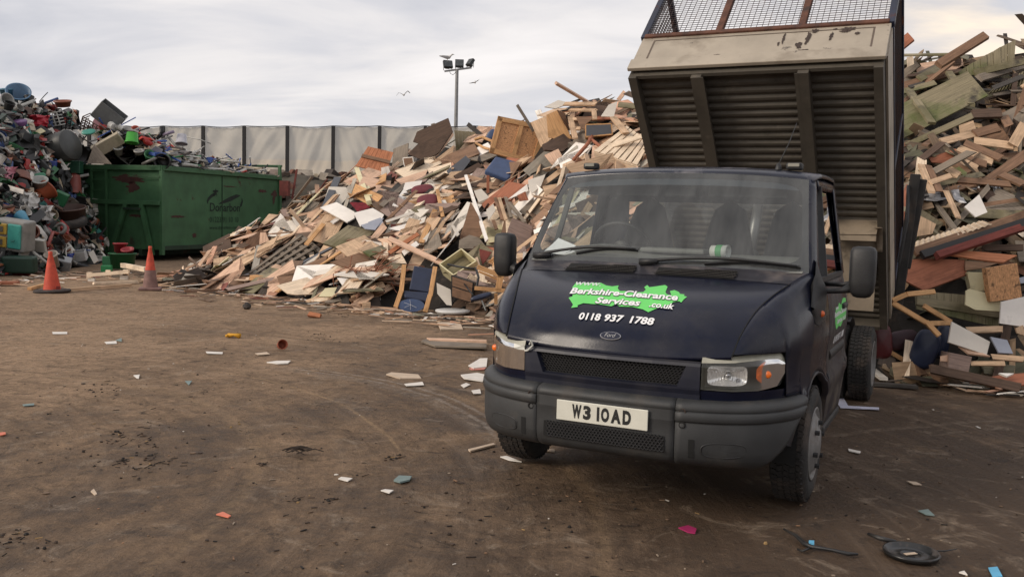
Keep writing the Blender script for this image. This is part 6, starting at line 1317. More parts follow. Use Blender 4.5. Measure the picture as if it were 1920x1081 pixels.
beam(Z8, (325, 193), (562, 46), .12, 'brown', 'beam', 'long brown beam jutting up over the green shed wall into the sky', Y=12.9, Y2=13.2, th=.07, cat='beam')
beam(Z8, (100, 120), (182, 54), .15, 'terra', 'plank', 'stub of reddish plank emerging from behind the raised bed', Y=13.5, th=.06)
board(Z8, [(210, 190), (320, 172), (445, 162), (450, 195), (395, 225), (215, 245)], (28, 0), 'pink', 'plywood_sheet', 'pale pink plywood box side on the crest behind the long brown beam', .35); board(Z8, [(165, 155), (195, 150), (200, 190), (168, 205)], (5, 0), 'pale', 'post', 'short pale post end standing on the crest beside the raised bed', .3, cat='post')
board(Z8, [(390, 165), (440, 160), (440, 192), (395, 195)], (5, 0), 'dbrown', 'drawer_box', 'small open brown drawer on the crest', .45, .1, cat='drawer')
for k, (a, b, w_, m_) in enumerate((((127, 305), (375, 238), .12, 'brown'), ((127, 262), (215, 188), .12, 'grey'), ((150, 285), (320, 205), .11, 'grey'), ((225, 265), (345, 200), .12, 'moss'), ((127, 335), (310, 285), .09, 'green'), ((127, 238), (190, 205), .13, 'dgrey'))): beam(Z8, a, b, w_, m_, 'plank', ('lowest brown', 'second grey', 'long grey', 'mossy', 'green edged', 'topmost dark')[k]+' plank of the stack just above the green shed wall', .45, .03, group='planks above the green shed wall')
beam(Z8, (530, 262), (757, 196), .13, 'grey', 'plank', 'grey plank under the pale fence boards', .62); beam(Z8, (600, 312), (757, 250), .07, 'dgrey', 'plank', 'dark edge plank over the ribbed decking sheet', .75)
panel(Z8, [(275, 665), (290, 688), (412, 695), (412, 618)], (20, 0), 'terra', 1, 'board', 'rusty red board under the mossy ribbed board', .5, gap=0)
for k, (a, b, w_) in enumerate((((420, 615), (600, 688), .12), ((410, 650), (565, 700), .11), ((395, 660), (515, 720), .12), ((400, 690), (470, 740), .11), ((340, 702), (425, 755), .12), ((455, 590), (640, 668), .12), ((500, 578), (700, 605), .13))): beam(Z8, a, b, w_, 'brown' if k % 2 else 'tan', 'pallet_board', ('first', 'second', 'third', 'fourth', 'lowest', 'upper', 'uppermost')[k]+' of the splayed pallet slats beside the rusty red board', .55, .025, group='splayed pallet slats')
board(Z8, [(518, 790), (757, 622), (757, 685), (560, 808)], (40, 0), 'brown', 'plank', 'wide brown plank slanting up from the white triangle of board', .6, .03, cat='plank')
board(Z8, [(455, 912), (530, 850), (572, 940), (512, 965)], (25, 0), 'white', 'board', 'white triangle of board in the middle of the weathered heap', .55)
board(Z8, [(430, 500), (500, 475), (520, 535), (440, 570)], (25, 0), 'tan', 'board', 'tan scrap under the mossy ribbed board end', .5); beam(Z8, (495, 445), (635, 440), .15, 'dbrown', 'plank', 'dark heavy plank under the ribbed decking sheet', .5); beam(Z8, (505, 545), (632, 510), .13, 'brown', 'plank', 'brown plank beside the tan scrap', .55); beam(Z8, (340, 585), (515, 540), .11, 'tan', 'plank', 'tan plank end beneath the tan scrap', .55)
board(Z8, [(218, 1062), (232, 958), (312, 1000), (292, 1050)], (20, 0), 'tan', 'board', 'tan square scrap beside the swung cage gate', .5); beam(Z8, (360, 830), (425, 970), .06, 'tan', 'lath', 'tan lath leaning beside the white triangle of board', .6); beam(Z8, (235, 700), (290, 838), .08, 'tan', 'lath', 'tan lath below the rusty red board', .55); beam(Z8, (270, 705), (330, 835), .08, 'brown', 'lath', 'brown lath parallel to the tan one below the rusty red board', .55)
beam(Z8, (285, 790), (385, 755), .07, 'tan', 'lath', 'short lath crossing the two parallel ones', .62); beam(Z8, (640, 750), (757, 800), .12, 'brown', 'plank', 'brown plank under the wide slanting plank', .55); beam(Z8, (700, 600), (757, 500), .13, 'tan', 'plank', 'tan plank rising out of the picture edge', .6); board(Z8, [(520, 815), (600, 835), (655, 905), (580, 890)], (35, 0), 'dbrown', 'board', 'dark brown board between the white triangle and the wide plank', .5); beam(Z8, (130, 980), (185, 820), .14, 'terra', 'plank', 'reddish plank leaning beside the raised bed rail', .5)
foil = mat('foil', (.30, .30, .31), .45, .45, var=.3, scale=9)
def crumple(Z, x0, y0, x1, y1, m, name, label, lift=.42, cat='foil', h=None, seed=1, amp=.045):
    rnd_ = random.Random(seed); a, b = Z(x0, y0), Z(x1, y1); c0 = ((a[0]+b[0])/2, (a[1]+b[1])/2); P = hit(h or hw, *c0); P = P-(P-EYE).normalized()*lift; D_ = (P-EYE).length/CF; w, hh = (b[0]-a[0])*D_, (b[1]-a[1])*D_
    q = MB(); q.grid([[Vector(((u-.5)*w, rnd_.uniform(-amp, amp)+(.5-v)*.2, (.5-v)*hh+rnd_.uniform(-.02, .02))) for u in np.linspace(0, 1, 9)] for v in np.linspace(0, 1, 7)]); o = q.build(name, m); o.location = P; tag(o, label, cat); HEROES.append((*c0, o)); return o
crumple(Z8, 240, 830, 430, 880, foil, 'foil_sheet', 'shiny crumpled foil beside the two parallel laths'); crumple(Z8, 400, 770, 510, 820, foil, 'foil_sheet', 'upper sheet of crumpled foil near the splayed slats', seed=3); crumple(Z8, 590, 780, 625, 830, foil, 'foil_ball', 'small ball of foil under the wide slanting plank', .6, seed=4)
# lower part
ribbed(ZR, [(140, 190), (700, 0), (640, -22), (160, 132)], (38, -14), 'pale', 16, 'ribbed_sheet', 'cream ribbed door laid on edge across the weathered heap', .65, 'ribbed door', amp=.012)
beam(ZR, (230, 170), (905, -55), .10, 'brown', 'beam', 'brown beam lying along the top edge of the cream ribbed door', .72, .05, cat='beam'); beam(ZR, (285, 184), (905, -12), .09, 'black', 'beam', 'black beam just under the cream ribbed door', .72, .05, cat='beam'); beam(ZR, (365, 190), (905, 12), .08, 'red', 'beam', 'dark red beam below the black one', .74, .06, cat='beam')
board(ZR, [(190, 340), (212, 212), (300, 205), (535, 212), (552, 300), (295, 395)], (38, -6), 'terra', 'plywood_sheet', 'broad rust-stained plywood sheet under the ribbed door', .55, .025)
board(ZR, [(440, 180), (520, 155), (850, 185), (765, 228), (600, 208)], (50, 0), 'orange', 'board', 'bright orange-brown board beneath the dark red beam', .6); board(ZR, [(540, 218), (735, 232), (640, 262), (540, 275)], (25, 0), 'brown', 'board', 'brown plank under the bright orange-brown board', .62)
panel(ZR, [(262, 400), (545, 318), (755, 455), (742, 618)], (14, 6), 'moss', 1, 'x', 'x', .3, gap=0); bpy.data.objects.remove(HEROES[-1][2].children[0]); bpy.data.objects.remove(HEROES[-1][2]); HEROES.pop()
panel(ZR, [(240, 395), (755, 440), (742, 616), (250, 505)], (12, 4), 'green', 12, 'shed_cladding', 'dark green boarded shed wall low in the weathered heap behind the broken chair', .32, gap=.05, battens=(.55,), bm_='moss')
board(ZR, [(665, 262), (850, 232), (878, 430), (855, 452), (780, 452), (692, 462)], (6, 4), 'osb', 'crate_sheet', 'rotting chipboard square with a mossy edge at the heap side', .75, .08, cat='crate side')
e_ = box_open(ZR, [(552, 285), (662, 288), (655, 400), (575, 395)], (4, -22), 'cream', 'cream_cupboard', 'cream cupboard with shaped ends beside the rotting chipboard square', .45, .7, closed=True, cat='cupboard')
board(ZR, [(545, 395), (565, 385), (755, 430), (752, 520), (600, 510), (540, 480)], (20, 0), 'cream', 'curved_board', 'cream curved top panel hanging under the cream cupboard', .62)
board(ZR, [(755, 462), (900, 430), (900, 612), (745, 590)], (10, 0), 'white', 'laminate_sheet', 'large clean white sheet standing below the rotting chipboard square', .55)
board(ZR, [(460, 580), (688, 700), (668, 778), (440, 702)], (25, 8), 'offw', 'laminate_sheet', 'white panel slanting down behind the blue chair seats', .45); board(ZR, [(690, 670), (790, 690), (825, 770), (740, 765)], (30, 0), 'bluegrey', 'board', 'blue grey sheet beside the slanting white panel', .35)
def mk_poly(ps, m_): x0, x1, y0, y1 = min(p[0] for p in ps)-m_, max(p[0] for p in ps)+m_, min(p[1] for p in ps)-m_, max(p[1] for p in ps)+m_; POLYS.append((x0, x1, y0, y1, [(x0, y0), (x1, y0), (x1, y1), (x0, y1)]))
def chair_frame(Z, segs, label, Y0, name='broken_chair', w=.05, m='honey', cat='chair frame'):
    c = dpt(*Z(*segs[0][0]), Y0); e_ = empty(name, tuple(c), 0, label, cat); HEROES.append((*Z(*segs[0][1]), e_))
    for a, b, d0, d1 in segs: q = MB(); mk_poly((Z(*a), Z(*b)), 14)
    for a, b, d0, d1 in segs: q = MB(); q.bar(dpt(*Z(*a), Y0+d0)-c, dpt(*Z(*b), Y0+d1)-c, w, .03, up=(0, -1, .3)); q.build('rail', wm(m), e_, mods=[('bevel', .003, 1)])
    return e_
chair_frame(ZR, [((105, 455), (190, 418), 0, .0), ((190, 418), (355, 402), 0, .3), ((105, 468), (310, 590), 0, 0), ((305, 580), (385, 665), 0, -.1), ((290, 485), (455, 585), .3, .3), ((455, 588), (325, 592), .3, .1)], 'broken honey wooden chair frame on its back over the blue seats', 9.12)
def gcush(Z, x, y, rx, ry, ang, m, label, Y0, th=.09, tilt=(5, 0), cat='seat', name='seat_pad'):
    mk_poly((Z(x-rx, y-ry), Z(x+rx, y+ry)), 4); c0 = Z(x, y); P = dpt(*c0, Y0); s = 1/(Z(1, 0)[0]-Z(0, 0)[0]); k = Y0/CF/s; n = nvec(*tilt); X_ = Vector((1, 0, 0)); X_ = (X_-n*X_.dot(n)).normalized(); Y_ = n.cross(X_); a0 = R(ang); q = MB(); g = []
    for f_, z_ in ((0, -1), (.75, -1), (.95, -.6), (1, 0), (.95, .6), (.75, 1), (0, 1.15)):
        g.append([P+X_*(u*math.cos(a0)-v*math.sin(a0))+Y_*(u*math.sin(a0)+v*math.cos(a0))+n*z_*th/2 for u, v in ((rx*k*f_*math.copysign(abs(math.cos(a))**.6, math.cos(a)), ry*k*f_*math.copysign(abs(math.sin(a))**.6, math.sin(a))) for a in np.linspace(0, 2*math.pi, 25))])
    q.grid(g); o = q.build(name, m, smooth=True, origin=P); tag(o, label, cat); HEROES.append((*c0, o)); return o
gcush(ZR, 300, 745, 75, 120, -14, navyf, 'navy chair seat hanging under the broken frame, the one nearer the tail wheel', 9.42, tilt=(0, -20)); gcush(ZR, 400, 700, 50, 105, -12, navyf, 'navy chair seat behind, farther from the tail wheel', 9.5, tilt=(0, 20))
gcush(ZR, 40, 700, 62, 105, 6, mat('oxblood', (.07, .008, .010), .45), 'dark maroon chair back beside the tail wheel', 9.45, tilt=(0, -10), cat='chair back', name='chair_pad'); gcush(ZR, 170, 690, 90, 60, 10, mat('dark_plum', (.035, .012, .018), .6), 'plum coloured cushion behind the maroon chair back', 9.7, cat='cushion', name='cushion')
def gbeam(Z, a, b, w, m, name, label, za=.02, zb=.02, th=.03, cat='plank', Ya=None, Yb=None):
    A = dpt(*Z(*a), Ya) if Ya else gpt(*Z(*a), za); B = dpt(*Z(*b), Yb) if Yb else gpt(*Z(*b), zb); q = MB(); q.bar(A, B, w, th, jit=.01); o = q.build(name, wm(m), origin=(A+B)/2); tag(o, label, cat); HEROES.append((*Z(*a), o)); return o
gbeam(ZR, (205, 700), (182, 922), .075, 'pale', 'post', 'short cream post standing in front of the navy chair seat', Ya=9.6, Yb=9.35, th=.06, cat='post')
gbeam(ZR, (0, 862), (255, 905), .07, 'offw', 'plank', 'white plank on the mud beside the tail wheel'); gbeam(ZR, (-30, 855), (55, 922), .08, 'offw', 'plank', 'second, shorter white plank crossing the first beside the tail wheel', .05, .05); gbeam(ZR, (-20, 950), (255, 968), .10, 'dgrey', 'plank', 'flat grey plank on the mud in front of the two white ones')
gbeam(ZR, (85, 755), (275, 870), .06, 'honey', 'plank', 'honey lath under the navy chair seat', Ya=9.7, Yb=9.45); gbeam(ZR, (225, 815), (280, 905), .10, 'brown', 'log', 'curved brown log below the navy chair seat', Ya=9.5, Yb=9.4, th=.08, cat='log'); gbeam(ZR, (300, 905), (415, 940), .09, 'brown', 'log', 'second log lying on the mud below the navy chair seats', .05, .05, .08, 'log')
board(ZR, [(450, 765), (580, 790), (555, 900), (435, 870)], (4, -6), 'mauve', 'cardboard_box', 'square brown carton standing at the toe below the slanting white panel', .30, .25, cat='carton'); block(ZR, 420, 895, 552, 962, 'honey', 'squared timber end at the toe under the brown carton', rz=-.35, Y='g', dep=1.6)
board(ZR, [(640, 920), (760, 895), (900, 885), (900, 955), (800, 965)], (60, 0), 'terra', 'board', 'reddish board flat at the toe by the picture edge', .18); board(ZR, [(740, 885), (830, 888), (790, 905)], (60, 0), 'white', 'card_scrap', 'small white scrap on top of the reddish board', .30); board(ZR, [(835, 965), (900, 960), (900, 998)], (70, 0), 'pale', 'board', 'cream board corner on the mud by the reddish board', Y=gpt(*ZR(870, 985)).y+.05)
beam(ZR, (330, 860), (860, 975), .10, 'dbrown', 'plank', 'long dark plank along the toe of the weathered heap', .25); beam(ZR, (555, 632), (755, 625), .07, 'tan', 'plank', 'tan plank under the dark green shed wall', .4); beam(ZR, (575, 830), (780, 830), .05, 'tan', 'lath', 'thin tan lath beside the brown carton', .3); board(ZR, [(500, 725), (560, 735), (690, 785), (560, 770)], (50, 0), 'pink', 'board', 'pinkish splintered board above the brown carton', .4); beam(ZR, (700, 790), (890, 805), .06, 'tan', 'lath', 'tan lath above the reddish board', .3); board(ZR, [(395, 785), (455, 775), (445, 820), (395, 815)], (20, 0), 'pink', 'board', 'small pinkish block beside the brown carton', .3); board(ZR, [(840, 620), (885, 600), (900, 665), (850, 650)], (15, 0), 'tan', 'board', 'small tan block under the large clean white sheet', .4); board(ZR, [(860, 320), (900, 310), (900, 350), (870, 352)], (15, 0), 'bluegrey', 'board', 'sliver of blue grey board past the rotting chipboard square', .3)
beam(ZR, (645, 145), (880, 140), .08, 'dbrown', 'plank', 'dark plank above the bright orange-brown board', .5)
# ------------------------------------------------------------------ green roll-off container
KC = Vector((-10.19, 26.54, 0)); KA = math.atan2(5.96, 1.87)      # near corner; long side runs along +x of the container's frame
cont = empty('waste_container', KC, KA, 'big green steel roll-off container with rust patches and faded lettering, heaped with plastic waste', 'waste container')
cgm = mat('container_green', (.042, .115, .050), .55, .1, var=.28, scale=1.6, over=((.060, .022, .016), .63, .05, 1.5, .9), over2=((.016, .040, .020), .55, .2, .8), bump=.1, bscale=12)
cdm = mat('container_dark', (.012, .032, .016), .7, var=.4, scale=3, over=((.07, .03, .02), .56, .1, 3, .9))
cont.scale = (1, 1, 1.03)
KL, KW, KH = 6.25, 2.9, 2.68
def kb(q, c_, d_): return q.box(c_, d_)
q = MB(); kb(q, (KL/2, .03, 1.45), (KL, .05, 2.28)); q.build('side_wall', cgm, cont)
q = MB(); kb(q, (KL/2, KW-.03, 1.45), (KL, .05, 2.28)); q.build('side_wall', cgm, cont)
q = MB(); kb(q, (.03, KW/2, 1.45), (.05, KW-.1, 2.28)); q.build('end_wall', cgm, cont)
q = MB(); kb(q, (KL/2, KW/2, .34), (KL-.1, KW-.14, .05)); kb(q, (KL/2, .75, .22), (KL, .12, .2)); kb(q, (KL/2, 1.75, .22), (KL, .12, .2)); q.build('floor_frame', cdm, cont)
q = MB(); kb(q, (KL/2, -.03, 2.60), (KL+.06, .12, .14)); kb(q, (KL/2, KW+.03, 2.60), (KL+.06, .12, .14)); kb(q, (-.03, KW/2, 2.60), (.12, KW+.06, .14)); q.build('top_rim', cgm, cont, mods=[('bevel', .01)])
q = MB(); kb(q, (KL/2, -.015, .36), (KL, .05, .12)); kb(q, (2.9, -.008, 1.45), (.014, .02, 2.1)); q.build('bottom_rail', cdm, cont)
for x in (-.01, KL): q = MB(); kb(q, (x, -.02, 1.42), (.12, .10, 2.5)); q.build('corner_post', cgm, cont)
q = MB(); kb(q, (-.02, KW, 1.42), (.10, .12, 2.5)); q.build('corner_post', cgm, cont)
# raised end hoop at the far end
q = MB(); q.bar((KL, -.02, 2.6), (KL, -.02, 3.02), .09); q.bar((KL, KW, 2.6), (KL, KW, 3.02), .09); q.bar((KL, -.1, 3.0), (KL, KW+.1, 3.0), .07); q.bar((KL, .05, 2.98), (KL-2.4, KW-.4, 2.92), .06); q.build('end_hoop', cgm, cont)
# hook-lift end: cross beam, A frame, ladder
q = MB(); kb(q, (-.09, KW/2, 1.62), (.10, KW+.04, .12)); kb(q, (-.09, .55, 2.35), (.03, 1.1, .02)); q.build('cross_beam', cgm, cont, mods=[('bevel', .01)])
for y0, y1 in ((.62, .25), (1.15, 1.72)): q = MB(); q.bar((-.10, y0+.0, 1.58), (-.10, y1, .15), .13, .09, up=(1, 0, 0)); q.build('frame_leg', cgm, cont)
q = MB(); q.bar((-.16, .60, 1.45), (-.16, 1.2, 1.45), .06); q.build('hook_bar', cdm, cont)
q = MB()
for z in (.5, .95, 1.3, 1.95, 2.25, 2.5): q.bar((-.12, 1.88, z), (-.12, 2.35, z), .03)
q.build('ladder_rungs', cgm, cont)
q = MB(); kb(q, (-.10, 1.86, 1.35), (.07, .05, 2.4)); kb(q, (-.10, 2.37, 1.35), (.07, .05, 2.4)); q.build('ladder_rails', cgm, cont)
rst = mat('rust_patch', (.055, .020, .016), .9, var=.45, scale=6)
def kpatch(face, cx, cz, w, h_, seed):
    rnd_ = random.Random(seed); q = MB(); n = 30; P_ = []
    for k in range(n): a = 2*math.pi*k/n; r_ = rnd_.uniform(.6, 1.15); u, v = cx+w*r_*math.cos(a), cz+h_*r_*math.sin(a); P_.append((u, -.003-.001*seed/10, v) if face == 's' else (-.0-.003, u, v))
    q.add(P_, [tuple(range(n)) if face == 's' else tuple(range(n))[::-1]]); return q.build('rust_patch', rst, cont)
kpatch('e', 1.15, 2.28, .58, .14, 1); kpatch('e', 1.0, 2.05, .22, .18, 2); kpatch('s', 5.2, 2.12, .28, .06, 3); kpatch('s', 5.95, 2.05, .22, .12, 4); kpatch('s', 5.9, 1.85, .09, .18, 5); kpatch('s', 3.3, 2.2, .4, .02, 6); kpatch('e', .9, 1.25, .28, .05, 7); kpatch('s', .7, 1.25, .4, .04, 8); kpatch('s', 1.5, .7, .12, .08, 9)
# faded lettering and arrow swoosh on the long side
fade = mat('faded_black', (.008, .016, .011), .8, var=.3, scale=6); fade2 = mat('faded_grey', (.012, .036, .018), .8, var=.2, scale=6)
def kx(px): # image column -> distance along the long side
    lo, hi = 0, KL
    for _ in range(30):
        m = (lo+hi)/2; p = cont.matrix_basis @ Vector((m, 0, 1.4)) if False else KC+Vector((math.cos(KA)*m, math.sin(KA)*m, 1.4))
        if project(p)[0] < px: lo = m
        else: hi = m
    return lo
def kz(px, py): m = kx(px); p = KC+Vector((math.cos(KA)*m, math.sin(KA)*m, 0)); return dpt(px, py, p.y).z
def ktext(txt, x0, x1, y0, y1, m, **k):
    a, b = kx(x0), kx(x1); z0, z1 = kz(x0, y1), kz(x0, y0); v, f = text_fit(txt, b-a, z1-z0, **k); q = MB(); q.add([(a+x, -.006, z0+y) for x, y in v], f); return q.build('lettering', m, cont)
ktext('Donarbon', 393.5, 449.5, 383, 398.5, fade, offset=.01); ktext('01223 91 10 10', 393, 447, 408.5, 418.5, fade2); ktext('www.donarbon.com', 393, 446, 425, 431, fade2)
def kstroke(pts, w): 
    q = MB(); P_ = [(kx(x), kz(x, y)) for x, y in pts]; L_ = []
    for i, (x, z) in enumerate(P_):
        a, b = P_[max(i-1, 0)], P_[min(i+1, len(P_)-1)]; dx_, dz_ = b[0]-a[0], b[1]-a[1]; l_ = math.hypot(dx_, dz_) or 1; ww = w[i]; L_.append([(x-dz_/l_*ww, -.006, z+dx_/l_*ww), (x+dz_/l_*ww, -.006, z-dx_/l_*ww)])
    q.grid(L_); return q.build('logo_swoosh', fade, cont)
kstroke([(389.5, 385), (389, 380), (391, 376), (396, 371), (402, 367)], [.01, .04, .05, .05, .04]); kstroke([(400, 371), (405, 362), (406, 370)], [.02, .10, .02]); kstroke([(399, 362), (409, 362)], [.03, .03])
kstroke([(410, 385), (420, 381), (432, 376), (443, 371), (450, 370)], [.01, .05, .07, .06, .01]); kstroke([(453, 374), (454, 380), (452, 387), (450, 391)], [.01, .04, .05, .01])
tubeg = mat('pvc', (.6, .6, .58), .5)
# waste heaped inside: dark mass + loose pieces
def kheap(lx, ly):
    return 2.45+(.75*math.exp(-((lx-1.2)/2.2)**2)+.15)*math.sin(math.pi*min(max(ly/KW, 0), 1))**.6
ca, sa = math.cos(KA), math.sin(KA)
def kload(x, y):
    dx_, dy_ = np.asarray(x)-KC.x, np.asarray(y)-KC.y; lx, ly = dx_*ca+dy_*sa, -dx_*sa+dy_*ca; ins = (lx > .08) & (lx < KL-.05) & (ly > .08) & (ly < KW-.08)
    z = 2.48+(.50+.35*np.exp(-(lx/2)**2)+.7*np.clip(ly/KW, 0, 1)*np.exp(-(lx/2)**2))*np.sin(np.pi*np.clip(ly/KW, 0, 1))**.5*np.clip((KL-lx)/1.6, 0, 1)+(vnoise(np.asarray(x)*2, np.asarray(y)*2, 3)-.5)*.25
    return np.where(ins, z, -.2)
X_, Y_ = np.meshgrid(np.linspace(.1, KL-.1, 40), np.linspace(.1, KW-.1, 18)); g = []
for i in range(18): g.append([(KC.x+lx*ca-ly*sa, KC.y+lx*sa+ly*ca, float(kload(KC.x+lx*ca-ly*sa, KC.y+lx*sa+ly*ca))-.08) for lx, ly in zip(X_[i], Y_[i])])
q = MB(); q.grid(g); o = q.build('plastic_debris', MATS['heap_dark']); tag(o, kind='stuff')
rnd = random.Random(21); q = MB()
for i in range(950):
    lx, ly = rnd.uniform(.1, KL-.15), rnd.uniform(.15, KW-.15); x, y = KC.x+lx*ca-ly*sa, KC.y+lx*sa+ly*ca; z = float(kload(x, y))+rnd.uniform(-.03, .16); s = rnd.uniform(.07, .24)
    M_ = Matrix.Translation((x, y, z)) @ Matrix.Rotation(rnd.random()*6.3, 4, 'Z') @ Matrix.Rotation(rnd.gauss(0, .5), 4, 'X') @ Matrix.Rotation(rnd.gauss(0, .4), 4, 'Y'); r = rnd.random()
    if r < .35: q.tube([M_ @ Vector((-s*3, 0, 0)), M_ @ Vector((s*3, 0, 0))], rnd.uniform(.012, .03), 5)
    elif r < .6: q.box(None, (s*2, s, s*.4), M=M_)
    elif r < .8: q.lathe([(0, 0), (s*.4, 0), (s*.55, s*.8), (s*.5, s*.8), (s*.3, .02)], 10, M_)
    else: q.slab([M_ @ Vector((s*1.5*math.cos(a), s*math.sin(a), 0)) for a in (.3, 1.4, 2.7, 4, 5.2)], (0, 0, 1), .01)
o = q.build('plastic_debris', islands('load_mix', [((205, 203, 198), 10), ((130, 128, 124), 5), ((40, 40, 42), 6), ((52, 120, 70), 2), ((60, 90, 160), 2), ((178, 60, 52), 2), ((186, 172, 150), 4), ((90, 80, 74), 3)], rough=.5, grain=False, spec=.5)); tag(o, kind='stuff')

# ---- named plastic things
def pm(nm, rgb, rough=.45):
    rgb = tuple(v*.88 for v in ds(rgb, .12)); return mat('plastic_'+nm, lin(rgb), rough, var=.14, scale=5, over=(tuple(c*.55 for c in lin(rgb)), .57, .2, 4))
def mh(x, y): return np.maximum(hp_(x, y), kload(x, y))
def spot(px, py, lift=.15, Y=None):
    if Y == 'g': return gpt(px, py)
    if Y: return dpt(px, py, Y)
    p = hit(mh, px, py)
    if p is None: p = dpt(px, py, 27 if px < 150 else 29.5)
    return p-(p-EYE).normalized()*lift
def vessel(px, py, wpx, hpx, tilt, az, m, name, label, cat, taper=.75, Z=ID, lift=.25, Y=None, open_=True, rim=.02, handle=False):
    """bucket, tub, pot or drum: wpx mouth width, hpx depth in picture units; tilt from upright, az direction it leans"""
    s = 1/(Z(1, 0)[0]-Z(0, 0)[0]); px, py = Z(px, py); P = spot(px, py, lift, Y); k = (P-EYE).length/CF/s; r, h_ = wpx*k/2, hpx*k
    prof = [(0, -h_/2), (r*taper, -h_/2), (r, h_/2), (r+rim, h_/2), (r+rim, h_/2-.03), (r-.004, h_/2-.03)] if not open_ else [(0, -h_/2), (r*taper, -h_/2), (r*.985, h_/2-.035), (r+rim, h_/2-.035), (r+rim, h_/2), (r-.012, h_/2), (r*taper-.012, -h_/2+.02), (0, -h_/2+.02)]
    if not open_: prof = [(0, -h_/2), (r*taper, -h_/2), (r, h_/2-.02), (r*.97, h_/2), (0, h_/2)]
    q = MB(); q.lathe(prof, 26); o = q.build(name, m, smooth=True, mods=[]); o.location = P if Y != 'g' else P+Vector((0, 0, h_/2)); o.rotation_euler = (Matrix.Rotation(R(az), 3, 'Z') @ Matrix.Rotation(R(tilt), 3, 'X')).to_euler()
    tag(o, label, cat); HEROES.append((px, py, o)); r2 = max(wpx, hpx)/2/s*.9; POLYS.append((px-r2, px+r2, py-r2, py+r2, [(px+r2*math.cos(a), py+r2*math.sin(a)) for a in np.linspace(0, 6.28, 12)])); return o
ZP = zf(0, 150, 2.9231); ZC = zf(230, 220, 5.818)
vessel(100, 95, 105, 80, 50, 30, pm('blue', (84, 126, 164)), 'tub', 'large pale blue tub tipped on its side at the top of the plastic heap', 'tub', .7, ZP)
vessel(35, 68, 58, 36, 10, 0, pm('sky', (96, 150, 178)), 'bucket', 'small sky blue bucket at the very top of the plastic heap', 'bucket', .85, ZP); vessel(15, 118, 60, 80, 80, 60, pm('lightgrey', (172, 172, 168)), 'drum', 'light grey drum under the sky blue bucket', 'drum', .9, ZP)
vessel(345, 130, 76, 30, 14, 0, pm('terra', (150, 82, 58)), 'plant_pot', 'wide terracotta pot sitting on the skyline of the plastic heap', 'plant pot', .8, ZP)
vessel(405, 572, 74, 90, 172, 10, pm('terra2', (150, 76, 66)), 'plant_pot', 'reddish plant pot upside down beside the container ladder', 'plant pot', .8, ZP); vessel(243, 615, 92, 62, 55, 150, pm('orangeb', (176, 84, 50)), 'bucket', 'orange bucket tipped forward in the middle of the plastic heap', 'bucket', .72, ZP)
vessel(220, 578, 70, 70, 30, 20, pm('milky', (176, 178, 172)), 'tub', 'milky tub standing inside the tipped orange bucket', 'tub', .8, ZP, .4); vessel(322, 375, 150, 150, 75, 75, pm('charcoal', (66, 68, 66)), 'barrel', 'large dark grey barrel lying beside the top corner of the container', 'barrel', .95, ZP, .5, open_=False)
vessel(405, 402, 95, 80, 100, 60, pm('black', (26, 26, 28)), 'water_butt', 'black corrugated tub lying open-mouthed next to the large grey barrel', 'tub', .95, ZP, .55); vessel(455, 405, 78, 60, 100, 60, pm('black', (26, 26, 28)), 'water_butt', 'second black open tub nested against the container top corner', 'tub', .95, ZP, .6)
vessel(140, 770, 62, 100, -62, 62, pm('cyan', (70, 150, 184)), 'plastic_cone', 'light blue cone lying on top of the toy kitchen', 'cone', .12, ZP, .45, open_=False)
vessel(372, 735, 168, 70, 12, 0, pm('woven', (92, 66, 56)), 'basket', 'round brown basket stacked on a tyre beside the container ladder', 'basket', .95, ZP, .4)
vessel(180, 838, 62, 60, 75, 20, pm('terra3', (130, 74, 56)), 'plant_pot', 'small brown pot beside the toy kitchen', 'plant pot', .8, ZP, .4); vessel(118, 525, 90, 44, 160, 0, pm('terra3', (130, 74, 56)), 'plant_pot', 'upturned brown pot above the grey-white shelf', 'plant pot', .7, ZP, .3)
vessel(568, 240, 90, 46, 60, -20, pm('rose', (190, 128, 134)), 'basket', 'pink basket beside the brown lattice crate', 'basket', .8, ZP, .3); vessel(558, 282, 46, 32, 20, 0, pm('scarlet', (176, 36, 40)), 'bucket', 'small scarlet bucket between the teal lid and the pink basket', 'bucket', .8, ZP, .35)
vessel(724, 318, 62, 52, 170, 0, pm('lime', (66, 178, 54)), 'bucket', 'bright lime green bucket upside down at the container end of the heap', 'bucket', .85, ZP, .5); vessel(742, 282, 40, 40, 60, 30, pm('coral', (214, 88, 62)), 'bucket', 'coral orange tub behind the lime green bucket', 'tub', .85, ZP, .3)
vessel(1490-840, 388, 42, 40, 30, 10, pm('clear', (190, 192, 190)), 'tub', 'clear pale tub on the container load beside the beige panel', 'tub', .8, ZP, .3)
vessel(660, 925, 64, 60, 0, 0, pm('redb', (176, 40, 48)), 'bucket', 'red bucket standing inside the green tub before the container', 'bucket', .85, ZP, Y=22.2, rim=.02); vessel(700, 945, 56, 40, 20, 0, pm('redb', (176, 40, 48)), 'bucket', 'squat red tub leaning on the taller red bucket', 'bucket', .85, ZP, Y=22.0)
vessel(672, 990, 128, 80, 0, 0, pm('dgreen', (30, 104, 58)), 'tub', 'round dark green tub on the ground before the container frame', 'tub', .85, ZP, Y=21.9)
vessel(643, 240, 110, 100, 165, 8, pm('clearw', (196, 194, 202)), 'bucket', 'tall translucent white bucket on the container load', 'bucket', .8, ZC, .35); vessel(182, 378, 90, 40, 25, 0, pm('white2', (190, 186, 180)), 'tin', 'round white tin on the container load behind the rim', 'tin', .95, ZC, .25)
